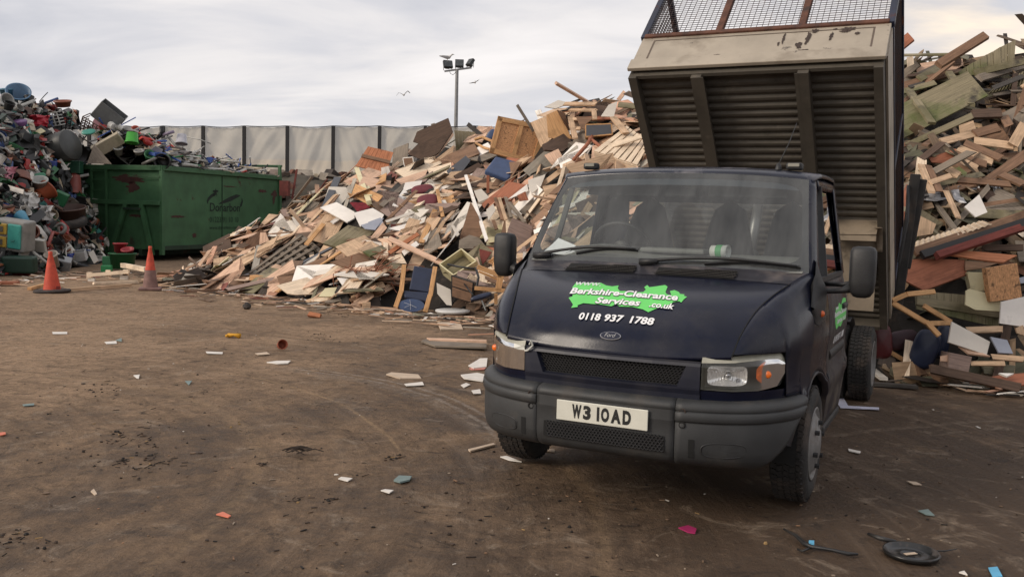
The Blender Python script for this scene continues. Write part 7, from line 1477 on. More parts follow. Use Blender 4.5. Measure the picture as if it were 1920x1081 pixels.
vessel(290, 420, 90, 70, 60, 30, pm('green2', (32, 110, 62)), 'pot', 'green pot lying behind the container rim', 'pot', .8, ZC, .3); vessel(440, 480, 150, 110, 95, 10, pm('black', (26, 26, 28)), 'tub', 'black round-mouthed tub on the container load', 'tub', .95, ZC, .2)
def crate(px, py, w, h_, d_, rot, m, name, label, cat, Z=ID, lift=.25, lattice=False, hollow=False, Y=None, bevel=.02):
    s = 1/(Z(1, 0)[0]-Z(0, 0)[0]); px, py = Z(px, py); P = spot(px, py, lift, Y); k = (P-EYE).length/CF/s; w, h_, d_ = w*k, h_*k, d_*k; q = MB()
    if lattice:
        nx_, nz2 = max(2, int(w/.11)), max(2, int(h_/.09))
        for i in range(nx_+1): q.box((-w/2+w*i/nx_, -d_/2, 0), (.03, .02, h_)); q.box((-w/2+w*i/nx_, 0, -h_/2), (.03, d_, .02))
        for j in range(nz2+1): q.box((0, -d_/2-.004, -h_/2+h_*j/nz2), (w, .02, .026)); q.box((-w/2, 0, -h_/2+h_*j/nz2), (.02, d_, .026)); q.box((w/2, 0, -h_/2+h_*j/nz2), (.02, d_, .026))
    elif hollow:
        q.box((0, 0, -h_/2), (w, d_, .02))
        for a, b in (((-w/2, 0, 0), (.02, d_, h_)), ((w/2, 0, 0), (.02, d_, h_)), ((0, -d_/2, 0), (w, .02, h_-.004)), ((0, d_/2, 0), (w, .02, h_-.004))): q.box(a, b)
    else: q.box((0, 0, 0), (w, d_, h_))
    o = q.build(name, m, mods=[] if lattice else [('bevel', min(bevel, .2*min(w, h_, d_)), 3)]); o.location = P; o.rotation_euler = tuple(R(a) for a in rot); tag(o, label, cat); HEROES.append((px, py, o))
    r2 = max(w, h_)/k/2/s*.8; POLYS.append((px-r2, px+r2, py-r2, py+r2, [(px+r2*math.cos(a), py+r2*math.sin(a)) for a in np.linspace(0, 6.28, 12)])); return o
crate(600, 195, 130, 90, 90, (20, 38, 25), pm('bin', (112, 114, 114)), 'storage_bin', 'big dark grey bin tipped over on the skyline of the plastic heap', 'bin', ZP, .4, hollow=True, Y=27.5)
crate(398, 478, 84, 62, 60, (0, 0, 8), pm('greenbox', (42, 96, 72)), 'crate', 'dull green box wedged above the container corner', 'crate', ZP, .5); crate(332, 648, 62, 62, 50, (10, 25, 20), pm('emerald', (26, 110, 64)), 'crate', 'emerald green box in front of the round brown basket', 'crate', ZP, .5)
crate(525, 255, 120, 62, 60, (25, 30, 0), pm('brownl', (92, 66, 54)), 'lattice_crate', 'brown lattice crate below the tipped grey bin', 'crate', ZP, .4, lattice=True); crate(345, 232, 74, 72, 50, (20, 10, 20), pm('black', (26, 26, 28)), 'lattice_crate', 'black lattice crate near the skyline of the plastic heap', 'crate', ZP, .4, lattice=True); crate(296, 215, 66, 62, 50, (10, -12, 0), pm('whitel', (196, 196, 190)), 'lattice_crate', 'white lattice crate beside the black lattice one', 'crate', ZP, .45, lattice=True)
crate(590, 355, 150, 62, 30, (30, -32, 10), pm('beige', (184, 170, 144), .7), 'panel_unit', 'long beige cupboard body leaning above the container corner', 'cupboard', ZP, .6); 
board(ZP, [(478, 455), (516, 350), (612, 460)], (20, -10), 'grey', 'board', 'grey triangular panel standing behind the container rim', .55, h=mh, Y=25.8)
board(ZP, [(315, 285), (368, 262), (417, 290), (372, 310)], (50, 0), 'white', 'plastic_sheet', 'white sheet lying flat above the large grey barrel', .35, h=mh); board(ZP, [(0, 562), (130, 600), (125, 625), (0, 590)], (30, 0), 'offw', 'shelf_board', 'grey-white shelf jutting across the plastic heap', .4, .03, h=mh, cat='shelf')
board(ZP, [(165, 285), (225, 245), (285, 285), (225, 305)], (40, 0), 'black', 'framed_board', 'black frame with a beige centre below the lattice crates', .35, .03, h=mh, cat='frame'); board(ZP, [(190, 280), (225, 262), (250, 280), (212, 298)], (40, 0), 'cream', 'board', 'beige square lying in the black frame', .40, h=mh)
crate(240, 290, 6, 6, 6, (0, 0, 0), pm('black', (26, 26, 28)), 'cap', 'tiny black cap beside the beige square', 'cap', ZP)
def hose(px, py, r_px, m, name, label, cat, Z=ID, lift=.3, tilt=60, th=.3): 
    s = 1/(Z(1, 0)[0]-Z(0, 0)[0]); px, py = Z(px, py); P = spot(px, py, lift); k = (P-EYE).length/CF/s; r = r_px*k; q = MB(); q.lathe([(r*.6, -r*th), (r*.9, -r*th), (r, -r*th*.5), (r, r*th*.5), (r*.9, r*th), (r*.6, r*th)], 28, closed=True); o = q.build(name, m, smooth=True); o.location = P; o.rotation_euler = (R(tilt), 0, 0); tag(o, label, cat); HEROES.append((px, py, o)); return o
hose(370, 778, 90, rubber, 'tyre', 'worn black tyre lying under the round brown basket', 'tyre', ZP, .35, 15, .22); hose(330, 815, 32, pm('greyhose', (130, 128, 122)), 'hose_reel', 'grey coiled hose beneath the tyre', 'hose', ZP, .5, 70)
# toy kitchen
P = spot(78, 440, .8); tk = empty('toy_kitchen', P, R(6), 'grey plastic toy kitchen with two yellow drawers and a teal door', 'toy kitchen'); HEROES.append((26, 440, tk)); tk.location = spot(26, 440, .8); tk.rotation_euler = (R(4), R(6), R(-4)); kk = (tk.location-EYE).length/CF/2.923
POLYS.append((-10, 60, 405, 480, [(-10, 405), (60, 405), (60, 480), (-10, 480)]))
q = MB(); q.box((0, 0, 0), (165*kk, .45, 150*kk)); q.build('body', pm('kgrey', (150, 148, 142)), tk, mods=[('bevel', .05, 3)])
for zz2 in (30, -32): q = MB(); q.box((-38*kk, -.24, zz2*kk), (72*kk, .05, 52*kk)); d_ = q.build('drawer', pm('kyellow', (206, 168, 62)), tk, mods=[('bevel', .02, 2)]); q = MB(); q.box((-38*kk, -.27, zz2*kk), (40*kk, .02, 26*kk)); q.build('drawer_front', pm('kgrey2', (110, 106, 96)), d_)
q = MB(); q.box((36*kk, -.24, 0), (66*kk, .06, 118*kk)); d_ = q.build('door', pm('kteal', (62, 172, 158)), tk, mods=[('bevel', .03, 3)]); q = MB(); q.tube([(28*kk, -.30, -15*kk), (36*kk, -.32, -22*kk), (44*kk, -.30, -15*kk)], .012, 6); q.build('handle', pm('kteal2', (40, 130, 120)), d_)
for x in (-60, 55): q = MB(); q.box((x*kk, 0, -92*kk), (14*kk, .3, 46*kk)); q.build('leg', MATS['plastic_kgrey'], tk)
def ptube(Z, pts, r, m, name, label, cat, lift=.3, h=None, Y=None):
    P_ = [spot(*Z(*p), lift, Y) for p in pts]; q = MB(); q.tube(P_, r, 8); o = q.build(name, m, smooth=True, origin=P_[0]); tag(o, label, cat); HEROES.append((*Z(*pts[len(pts)//2]), o)); return o
ptube(ZP, [(62, 165), (120, 140), (185, 115)], .05, pm('tubew', (190, 188, 180)), 'pipe', 'thick off-white pipe near the top of the plastic heap', 'pipe', .35); ptube(ZP, [(0, 185), (50, 195), (102, 205)], .13, pm('pipeg', (110, 108, 104)), 'pipe', 'fat grey pipe beneath the pale blue tub', 'pipe', .3); ptube(ZP, [(215, 120), (240, 90), (262, 68)], .012, blkm, 'cane', 'thin dark cane sticking out of the plastic heap into the sky', 'cane', .2, Y=25.5)
ptube(ZP, [(180, 942), (255, 1000), (330, 1060)], .035, pm('tubew', (190, 188, 180)), 'pipe', 'white pipe slanting down behind the first cone', 'pipe', .5); ptube(ZP, [(0, 280), (80, 300), (160, 330), (240, 340)], .06, pm('black', (26, 26, 28)), 'bumper_strip', 'long black bent strip across the upper plastic heap', 'strip', .4)
ptube(ZP, [(262, 520), (280, 435)], .05, pm('wedge', (170, 150, 128)), 'post', 'beige post leaning beside the blue panel', 'post', .4); crate(288, 478, 34, 62, 20, (0, 8, 10), pm('royal', (44, 66, 150)), 'storage_box', 'royal blue narrow box beside the beige post', 'box', ZP, .45)
ptube(ZP, [(262, 910), (290, 835), (380, 862)], .04, pm('redframe', (160, 60, 48)), 'chair_piece', 'red plastic chair frame above the white seat', 'chair', .5); crate(203, 905, 84, 66, 20, (25, 5, 0), pm('whiteseat', (196, 192, 182)), 'seat_pad', 'white moulded seat with a dark slot', 'seat', ZP, .5, bevel=.1)
vessel(112, 245, 66, 40, 20, 0, pm('purple', (120, 78, 136)), 'teapot', 'purple toy teapot near the red bundle', 'toy', .7, ZP, .35, open_=False); crumple(ZP, 112, 195, 262, 250, pm('redc', (186, 34, 52)), 'plastic_sheet', 'bright red crumpled plastic beside the purple toy teapot', .4, 'plastic', h=mh, seed=6, amp=.12); cushion(ZP, 485, 285, 34, 12, 10, pm('tealc', (52, 148, 130)), 'teal lid near the scarlet bucket', .04, .4, h=mh, name='lid', cat='lid')
crumple(ZP, 0, 480, 80, 550, pm('pinkc', (214, 140, 156)), 'toy', 'pink plastic toy at the picture edge of the heap', .4, 'toy', h=mh, seed=7, amp=.1); cushion(ZP, 207, 530, 38, 15, 20, pm('green3', (34, 120, 84)), 'green oval dish above the tipped orange bucket', .06, .4, h=mh, name='dish', cat='dish')
crumple(ZP, 115, 620, 200, 700, pm('paperw', (206, 204, 200), .9), 'paper', 'crumpled white paper below the grey-white shelf', .4, 'paper', h=mh, seed=8, amp=.12); crumple(ZP, 205, 690, 285, 765, pm('paperw', (206, 204, 200), .9), 'paper', 'white folded plastic sack beside the round basket', .45, 'sack', h=mh, seed=9, amp=.14)
crumple(ZP, 10, 300, 200, 440, pm('blacksheet', (24, 25, 25), .6), 'plastic_sheet', 'large black plastic sheeting draped on the upper heap', .35, 'sheeting', h=mh, seed=10, amp=.14); crumple(ZP, 290, 500, 380, 620, pm('blacksheet', (24, 25, 25), .6), 'plastic_sheet', 'black rubber mat hanging above the emerald box', .35, 'mat', h=mh, seed=12, amp=.1)
crate(108, 1010, 150, 82, 60, (5, 0, 8), pm('bottleg', (28, 62, 48)), 'crate', 'dark green tub at the foot of the plastic heap', 'crate', ZP, .5, bevel=.05); crate(345, 1005, 74, 60, 50, (30, 12, 20), pm('lgrey2', (160, 162, 164)), 'storage_box', 'light grey box at the foot of the heap beside the first cone', 'box', ZP, .5); cushion(ZP, 120, 1062, 48, 12, -4, pm('redplate', (128, 44, 40)), 'flat dark red tray on the ground under the dark green tub', .03, .1, h=mh, name='tray', cat='tray')
crumple(ZP, 350, 950, 400, 985, pm('blueb', (36, 62, 160)), 'plastic_bag', 'bright blue bag at the foot of the heap behind the first cone', .6, 'bag', h=mh, seed=13, amp=.06); crate(430, 962, 70, 48, 40, (20, -10, 10), pm('whitebox', (206, 206, 204)), 'storage_box', 'white open box beside the bright blue bag', 'box', ZP, .5, hollow=True)
board(ZP, [(485, 950), (510, 930), (540, 990), (515, 1005)], (20, 0), 'offw', 'card_scrap', 'white card propped under the container ladder', .4, h=mh, Y=22.6); crate(590, 992, 44, 50, 30, (0, 0, 5), pm('green4', (34, 120, 70)), 'crate', 'small green cube beside the round dark green tub', 'crate', ZP, Y=21.8); crate(585, 1033, 50, 34, 30, (0, 0, 5), pm('green5', (36, 150, 80)), 'crate', 'brighter green block on the ground in front of the small green cube', 'crate', ZP, Y=21.2)
ptube(ZP, [(385, 1000), (470, 1025), (545, 1045)], .07, pm('pipeg2', (50, 50, 54)), 'pipe', 'dark pipe on the ground behind the cones', 'pipe', .3); vessel(285, 985, 60, 70, 30, 0, pm('creamv', (206, 190, 170)), 'tub', 'cream tub right behind the first cone', 'tub', .9, ZP, .5)
beam(ZC, (230, 250), (455, 375), .16, 'red', 'tray', 'x', .3); bpy.data.objects.remove(HEROES[-1][2]); HEROES.pop()
ptube(ZC, [(250, 260), (350, 320), (450, 380)], .085, pm('redtray', (196, 44, 40)), 'slide', 'long red plastic trough on the container load', 'trough', .45); ptube(ZC, [(290, 250), (380, 225), (425, 170), (430, 100)], .08, pm('black', (26, 26, 28)), 'drainpipe', 'black bent pipe standing on the container load before the fence', 'pipe', .3, Y=29.0)
ptube(ZC, [(215, 510), (330, 460), (470, 380)], .045, pm('gpole', (120, 118, 112)), 'pole', 'grey pole lying over the container rim', 'pole', .5); ptube(ZC, [(440, 190), (560, 155)], .05, pm('lilac', (150, 134, 160)), 'pipe', 'lilac pipe beside the black bent pipe', 'pipe', .4, Y=29); ptube(ZC, [(490, 200), (570, 300), (640, 350)], .045, pm('tubew', (190, 188, 180)), 'pipe', 'white pipe leaning below the translucent bucket', 'pipe', .4); ptube(ZC, [(700, 212), (850, 245), (960, 285)], .018, pm('tubew', (190, 188, 180)), 'rod', 'slim white rod rising past the fence post', 'rod', .4, Y=30); ptube(ZC, [(640, 400), (735, 470), (840, 545)], .05, pm('gpole', (120, 118, 112)), 'pole', 'grey flat pole slanting down to the container rim', 'pole', .4)
ptube(ZC, [(650, 515), (740, 520), (845, 540)], .05, pm('tubew', (190, 188, 180)), 'pipe', 'white pipe along the middle of the container rim', 'pipe', .3); ptube(ZC, [(1050, 465), (1170, 480), (1290, 490)], .035, pm('tubew', (190, 188, 180)), 'pipe', 'white pipe at the far end of the container load', 'pipe', .3)

# ------------------------------------------------------------------ traffic cones
conem = mat('cone_orange', (.50, .065, .032), .7, var=.22, scale=7, over=((.14, .045, .035), .55, .2, 6, .95)); coneb = mat('cone_grime', (.20, .115, .10), .85, var=.3, scale=9); rubm = mat('cone_base', (.035, .028, .026), .9, var=.3, over=((.10, .07, .055), .5, .2, 8))
def cone(px, py, hpx, wb, label, old):
    P_ = gpt(px, py); k = (P_-EYE).length/CF; h_ = hpx*k; rb_, rt_ = wb*k/2, wb*k*.09; e_ = empty('traffic_cone', P_, .3, label, 'traffic cone', 'traffic cones by the container'); HEROES.append((px, py-30, e_)); 
    def rr(z): return lerp(rb_, rt_, z/h_)
    q = MB(); zb = 0 if not old else h_*.42; q.lathe([(rr(zb+(.06 if not old else 0)), zb+.03), (rr(h_*.5), h_*.5), (rr(h_*.72), h_*.72), (rt_*1.1, h_*.93), (rt_*1.25, h_*.94), (rt_*1.2, h_), (rt_*.6, h_), (rt_*.6, h_*.9)], 24); q.build('body', conem, e_, smooth=True)
    if old: q = MB(); q.lathe([(rr(.04), .04), (rr(h_*.2), h_*.2), (rr(zb+.03)+.0, zb+.032)], 24); q.build('sleeve', coneb, e_, smooth=True)
    q = MB()
    if old: q.box((0, 0, .025), (rb_*2.7, rb_*2.7, .05)); q.build('base', coneb, e_, mods=[('bevel', .015, 2)])
    else: q.lathe([(0, 0), (rb_*1.9, 0), (rb_*1.95, .02), (rb_*1.8, .045), (rb_*.95, .05)], 24); q.build('base', rubm, e_, smooth=True)
    return e_
c1_ = cone(98, 547, 68, 30, 'plain red-orange cone tilted on a loose black rubber ring before the plastic heap', False); c1_.rotation_euler = (0, R(-2), 0)
q = MB(); q.box((.16, -.10, .06), (.06, .02, .10), .4); q.build('torn_flap', mat('torn_red', (.16, .02, .015), .8), c1_)
cone(282, 543, 76, 27, 'faded orange cone with a grimy lower sleeve and square base before the container', True)
# timber pieces lying between the cones
def gb(a, b, w, m, lb, za=.03, zb=.03, th=.05, nm='plank', cat='plank', ya=None, yb=None): return gbeam(ID, a, b, w, m, nm, lb, za, zb, th, cat, ya, yb)
gb((230, 497), (274, 505), .10, 'pale', 'pale squared plank end jutting over the frame behind the second cone', .5, .45, th=.09, ya=19.4, yb=18.8)
fr2 = empty('timber_rack', gpt(203, 528), 0, 'small pale timber frame with three stub blocks standing between the cones', 'timber frame'); c_ = fr2.location.copy(); HEROES.append((203, 515, fr2))
for nm, a, b, w in (('rail', (165, 516), (242, 509), .07), ('stub', (168, 522), (168, 510), .10), ('stub', (203, 520), (203, 506), .09), ('stub', (236, 516), (236, 505), .10), ('stub', (172, 529), (172, 521), .14), ('stub', (233, 524), (233, 514), .16)):
    q = MB(); q.bar(dpt(*a, c_.y)-c_, dpt(*b, c_.y-(.1 if nm == 'rail' else 0))-c_, w, .06, up=(0, -1, 0)); q.build(nm, wm('pale' if b[1] < 512 or nm == 'rail' else 'offw'), fr2)
for i, (a, b, m_, lb) in enumerate((((125, 543), (245, 534), 'tan', 'long tan batten on the mud between the cones'), ((175, 531), (258, 528), 'pale', 'pale batten just behind the long tan one'), ((55, 541), (90, 532), 'honey', 'honey batten beside the first cone'), ((300, 535), (345, 527), 'tan', 'tan batten just past the second cone'), ((320, 540), (400, 533), 'pale', 'pale batten lying before the brown board'), ((345, 546), (460, 543), 'brown', 'long brown batten at the foot of the wood heap'), ((300, 525), (330, 512), 'tan', 'slanting tan batten behind the second cone'))): gb(a, b, .07, m_, lb)
q = MB(); p = gpt(8, 535); q.box((p.x, p.y, .05), (.5, .2, .06), .3); o = q.build('plank', wm('terra'), origin=p); tag(o, 'reddish plank piece lying at the picture edge before the plastic heap', 'plank')
# red machine bits by the far end of the container
rc = dpt(548, 345, 31); q = MB(); q.bar(rc+Vector((0, 0, -.5)), rc+Vector((.15, 0, .5)), .06); q.box(rc+Vector((-.25, 0, -.15)), (.3, .3, .5)); o = q.build('scrap_machine', mat('red_paint', (.14, .03, .022), .7, var=.3), origin=rc); tag(o, 'small rusty red machine part on the bank past the container', 'machine part')

# ------------------------------------------------------------------ loose boards lying over the heaps, each its own object with its own description
NOUNCUT = {'lying', 'leaning', 'standing', 'on', 'with', 'at', 'in', 'beside', 'under', 'below', 'above', 'near', 'folded', 'perched', 'jutting', 'sticking', 'behind', 'laid', 'poking', 'just', 'caught', 'torn', 'between', 'across', 'along', 'to', 'crossing', 'against', 'flat', 'directly', 'slanting', 'rising', 'high', 'tucked', 'pointing', 'connected', 'slid', 'sliding', 'over', 'parallel', 'hanging', 'low', 'tipped', 'of', 'propped', 'jutting', 'emerging', 'from', 'running', 'up', 'into', 'a', 'alone', 'down', 'the', 'by', 'past'}
def short(lb):
    w = lb.replace(',', '').split(); r = []
    for k, x in enumerate(w):
        if k > 1 and x in NOUNCUT: break
        r.append(x)
    return ' '.join(r[:6])
SH = [(h_[0], h_[1], short(h_[2]['label'])) for h_ in HEROES if h_[2].get('label') and h_[2]['label'] != 'x' and h_[2]['label'].split()[0] not in ('first', 'second', 'third', 'fourth', 'fifth', 'upper', 'lower', 'topmost', 'middle', 'lowest', 'uppermost', 'longest')]
cnt = {}
for _, _, t_ in SH: cnt[t_] = cnt.get(t_, 0)+1
SH = [a for a in SH if cnt[a[2]] == 1]
USED = set()
def near_label(px, py, look, noun):
    c_ = sorted(SH, key=lambda a: math.hypot(a[0]-px, (a[1]-py)))[:9]
    for size in ('', 'longer ', 'shorter ', 'broader '):
        for hx_, hy_, t_ in c_:
            dx_, dy_ = hx_-px, hy_-py; d_ = math.hypot(dx_, dy_)
            rel = ('above' if dy_ > 0 else 'below') if abs(dy_) > abs(dx_)*.8 else (('lorry side' if dx_ < 0 else 'container side') if px < 1400 else ('far side' if dx_ < 0 else 'tail side'))
            rel = rel if rel in ('above', 'below') else 'on the %s of' % rel
            lb = '%s%s %s %s%s the %s' % (size, look, noun, 'just ' if d_ < 28 and rel in ('above', 'below') else '', rel, t_)
            if lb not in USED and len(lb.split()) <= 16: USED.add(lb); return lb
    return None
LOOKS = [('tan', 'tan', 9), ('pink', 'pinkish', 9), ('pale', 'pale', 7), ('brown', 'brown', 6), ('grey', 'weathered grey', 4), ('dbrown', 'dark brown', 4), ('white', 'white', 3), ('offw', 'off-white', 4), ('terra', 'reddish', 3), ('honey', 'honey', 4), ('mauve', 'mauve', 3), ('slate', 'slate', 1), ('moss', 'khaki', 2), ('cream', 'cream', 2)]
LOOKR = [('tan', 'tan', 4), ('brown', 'brown', 7), ('grey', 'weathered grey', 10), ('dbrown', 'dark brown', 7), ('terra', 'reddish', 1), ('moss', 'khaki', 9), ('dgrey', 'dark grey', 5), ('pale', 'pale', 2), ('green', 'mossy green', 3)]
rnd = random.Random(77)
def loose(n, px0, px1, looks, smin, t0, t1, grp):
    k = 0; tries = 0; placed = []
    while k < n and tries < n*90:
        tries += 1; px = rnd.uniform(px0, px1); Yf, Yr = (np.interp(px, AW[:, 0], AW[:, j]) for j in (1, 2)); t = rnd.uniform(t0, t1); y = Yf+(Yr-Yf)*t; x = (px-960)/CF*y; z = float(hw(x, y))
        if covered(x, y, z+.15): continue
        q_ = project((x, y, z+.15))
        if any(abs(q_[0]-a)+abs(q_[1]-b)*1.4 < 19 for a, b in placed): continue
        tot = sum(w for *_, w in looks); r = rnd.random()*tot
        for mk, lk, w in looks:
            r -= w
            if r <= 0: break
        if any(covered(x+dx_, y, z+.15+dz_) for dx_, dz_ in ((.45*smin, 0), (-.45*smin, 0), (.3*smin, .3*smin), (-.3*smin, -.3*smin))) and rnd.random() < .8: continue
        N_ = nrm(hw, x, y); a = rnd.gauss(.55, .6) if rnd.random() < .7 else rnd.uniform(-1.5, 1.5); T = Vector((math.cos(a), 0, 0))+Vector((0, .75, .66))*math.sin(a)
        T = (T-N_*T.dot(N_)*.9+Vector((rnd.gauss(0, .12), rnd.gauss(0, .12), rnd.gauss(0, .15)))).normalized(); Nn = (N_+Vector((rnd.gauss(0, .3), rnd.gauss(-.15, .3), rnd.gauss(0, .3)))); Nn = (Nn-T*Nn.dot(T)).normalized(); B_ = Nn.cross(T); M_ = Matrix((T, B_, Nn)).transposed().to_4x4(); M_.translation = (x, y, z+.20)
        q = MB()
        if rnd.random() < (.4 if px < 1400 else .75): L_ = rnd.uniform(.8, 2.1)*smin; w = rnd.uniform(.07, .15)*smin; q.box(None, (L_, w, rnd.uniform(.015, .03)), M=M_, jit=.05); nn_ = 'plank'
        else:
            L_, w = rnd.uniform(.5, 1.1)*smin, rnd.uniform(.3, .7)*smin; c4 = [(-L_/2, -w/2), (L_/2, -w/2), (L_/2, w/2), (-L_/2, w/2)]; j_ = rnd.randrange(4); P2 = []
            for i, (u, v) in enumerate(c4):
                if i == j_ and rnd.random() < .7: P2 += [(u*.95, v*rnd.uniform(.2, .6)), (u*.6+rnd.uniform(-.05, .05), v*.5), (u*rnd.uniform(.2, .6), v*.97)] if (i % 2) else [(u*rnd.uniform(.2, .6), v*.97), (u*.6, v*.5+rnd.uniform(-.05, .05)), (u*.95, v*rnd.uniform(.2, .6))]
                else: P2.append((u*rnd.uniform(.92, 1.05), v*rnd.uniform(.92, 1.05)))
            q.slab([M_ @ Vector((u, v, 0)) for u, v in P2], Nn, rnd.uniform(.012, .022)); nn_ = 'sheet'
        lb = near_label(q_[0], q_[1], lk, nn_)
        if not lb: continue
        o = q.build('plank' if nn_ == 'plank' else 'board', wm(mk), origin=M_.translation); tag(o, lb, nn_, grp); k += 1; placed.append(q_)
loose(200, 400, 1150, LOOKS, .95, .03, .97, 'loose boards on the wood heap'); loose(60, 1680, 1950, LOOKR, .85, .03, .97, 'loose boards on the weathered heap')
# ---- the uncountable small stuff of the heaps
q = scatter(AW, hw, 2650, 340, 1230, 'wood', seed=2, smin=.95, tk=.75); o = q.build('wood_debris', wood_mix); tag(o, kind='stuff')
q = scatter(AW, hw, 1100, 1230, 1650, 'wood', seed=3, smin=.9); o = q.build('wood_debris', wood_mix_r); tag(o, kind='stuff')
q = scatter(AW, hw, 2200, 1650, 2080, 'wood', seed=4, smin=.78, tk=.4); o = q.build('wood_debris', wood_mix_r); tag(o, kind='stuff')
q = scatter(AP, hp_, 4200, -330, 185, 'plastic', seed=5, smin=.95); o = q.build('plastic_debris', plas_mix, smooth=False); tag(o, kind='stuff')
# thin scatter of splinters along the toe of the heaps, out over the mud
q = MB(); rnd = random.Random(8)
for i in range(520):
    px = rnd.uniform(-30, 1000) if i < 420 else rnd.uniform(1640, 1920); base = np.interp(px, [-30, 0, 100, 190, 240, 350, 500, 700, 1000, 1640, 1920], [545, 530, 520, 512, 512, 545, 560, 585, 615, 690, 735]); py = base+abs(rnd.gauss(0, 1))*9-5
    g = gpt(px, py); L_ = rnd.uniform(.04, .45); q.box((g.x, g.y, .012+rnd.uniform(0, .03)), (L_, rnd.uniform(.015, .06), .012), Matrix.Rotation(rnd.gauss(0, .7), 3, 'Z') @ Matrix.Rotation(rnd.gauss(0, .08), 3, 'Y'), jit=.02)
o = q.build('wood_splinters', wood_mix); tag(o, kind='stuff')
# chips and litter trodden into the yard
q = MB(); rnd = random.Random(9)
for i in range(1500):
    y = 1.9+rnd.random()**1.6*13; x = rnd.uniform(-.62, .62)*y; s = rnd.uniform(.002, .009)*(1 if rnd.random() < .96 else 2.2); z = float(ground_z(x, y))+.004
    if rnd.random() < .5: q.box((x, y, z), (s*rnd.uniform(1, 5), s, .004), rnd.uniform(0, 6.3))
    else: q.slab([Vector((x+s*1.2*math.cos(a)*rnd.uniform(.6, 1.2), y+s*1.2*math.sin(a)*rnd.uniform(.6, 1.2), z+.003)) for a in (0, 1.3, 2.6, 3.9, 5.2)], (0, 0, 1), .004)
o = q.build('trodden_litter', islands('litter_mix', [((150, 134, 116), 4), ((120, 98, 78), 8), ((70, 56, 46), 12), ((140, 108, 82), 4), ((205, 198, 188), 2), ((34, 28, 24), 8)], grain=False)); tag(o, kind='stuff')
# clods and twigs
q = MB()
for cx, cy, n_, sp in ((265, 860, 70, 90), (240, 820, 40, 60), (490, 870, 12, 12), (600, 628, 30, 26), (735, 852, 16, 18), (20, 1010, 50, 60), (200, 730, 24, 40), (560, 935, 10, 20), (640, 590, 16, 16), (620, 938, 12, 14), (960, 960, 60, 300), (400, 760, 60, 300)):
    for i in range(n_):
        g = gpt(cx+rnd.gauss(0, sp*.6), cy+rnd.gauss(0, sp*.18)); s = rnd.uniform(.003, .013); z = float(ground_z(g.x, g.y))+s*.2
        if rnd.random() < .45: a = rnd.uniform(-1.2, 1.2); q.bar((g.x, g.y, z), (g.x+math.cos(a)*s*4, g.y+math.sin(a)*s*4, z+rnd.uniform(0, .01)), .004)
        else: q.lathe([(0, -s*.5), (s*.8, -s*.3), (s, .1*s), (s*.5, s*.55), (0, s*.6)], 6, Matrix.Translation((g.x, g.y, z)) @ Matrix.Rotation(rnd.random()*3, 4, 'X'))
o = q.build('dirt_clods', islands('clod_mix', [((44, 34, 27), 6), ((70, 54, 42), 4), ((30, 24, 20), 4), ((150, 122, 80), 1)], grain=False)); tag(o, kind='stuff')
# ------------------------------------------------------------------ things lying about the yard
def gmat(nm, rgb, r=.7): return mat('litter_'+nm, lin(rgb), r, var=.12, scale=9)
gwhite, gcream, gteal, gcoral, gmag, gblue, gyel, gterr = gmat('white', (214, 208, 200)), gmat('cream', (188, 168, 146)), gmat('teal', (112, 128, 126)), gmat('coral', (206, 118, 92)), gmat('magenta', (150, 30, 84)), gmat('blue', (96, 170, 206)), gmat('yellow', (206, 150, 36)), gmat('terra', (140, 72, 48))
def scrap(pts, m, name, label, cat, th=.006, lift=.006):
    W = [gpt(x, y) for x, y in pts]; c = sum(W, Vector())/len(W); z = max(float(ground_z(c.x, c.y)), float(ground_z(c.x+.05, c.y)), float(ground_z(c.x-.05, c.y)))+lift+th
    n = Vector((random.uniform(-.05, .05), random.uniform(-.05, .02), 1)).normalized(); W = [Vector((w.x, w.y, z-((w-c).x*n.x+(w-c).y*n.y)/n.z)) for w in W]; A_ = sum((W[i].x*W[(i+1) % len(W)].y-W[(i+1) % len(W)].x*W[i].y) for i in range(len(W)))
    if A_ < 0: W = W[::-1]
    q = MB(); q.slab(W, n, th); o = q.build(name, m, origin=c); tag(o, label, cat); return o
S = scrap
S([(738, 902), (748, 893), (772, 895), (768, 902), (750, 906)], gteal, 'tile_shard', 'blue-grey curved shard lying alone on the open mud', 'shard', .01); S([(634, 900), (640, 897), (661, 899), (652, 904)], gwhite, 'paper_scrap', 'white oblong scrap to the side of the blue-grey curved shard', 'scrap'); S([(405, 966), (418, 962), (433, 969), (428, 972)], gcoral, 'plastic_scrap', 'coral pink plastic scrap on the mud near the camera', 'scrap')
S([(714, 920), (722, 918), (738, 920), (730, 925)], gwhite, 'paper_scrap', 'white scrap below the blue-grey curved shard', 'scrap'); S([(500, 678), (520, 676), (545, 677), (540, 682), (520, 682)], gwhite, 'card_scrap', 'long white card scrap in the middle of the yard', 'scrap', .01); S([(386, 659), (418, 659), (417, 662), (388, 662)], gwhite, 'card_scrap', 'thin white strip beyond the long white card scrap', 'strip')
S([(478, 662), (500, 660), (506, 665), (484, 666)], gcream, 'card_scrap', 'cream scrap between the two thin white strips', 'scrap'); S([(196, 641), (218, 639), (219, 643), (200, 644)], gwhite, 'card_scrap', 'white scrap in the far open yard beside a grey one', 'scrap'); S([(217, 637), (228, 633), (228, 640)], gteal, 'tile_shard', 'small grey shard touching the white scrap in the far yard', 'shard')
S([(98, 622), (126, 621), (126, 624), (99, 625)], gwhite, 'card_scrap', 'thin white strip farthest out in the open yard', 'strip'); S([(250, 701), (262, 700), (260, 708), (256, 707)], gwhite, 'paper_scrap', 'bent white scrap in the pale part of the yard', 'scrap'); S([(347, 713), (360, 713), (354, 720)], gteal, 'tile_shard', 'small teal triangle in the pale part of the yard', 'shard')
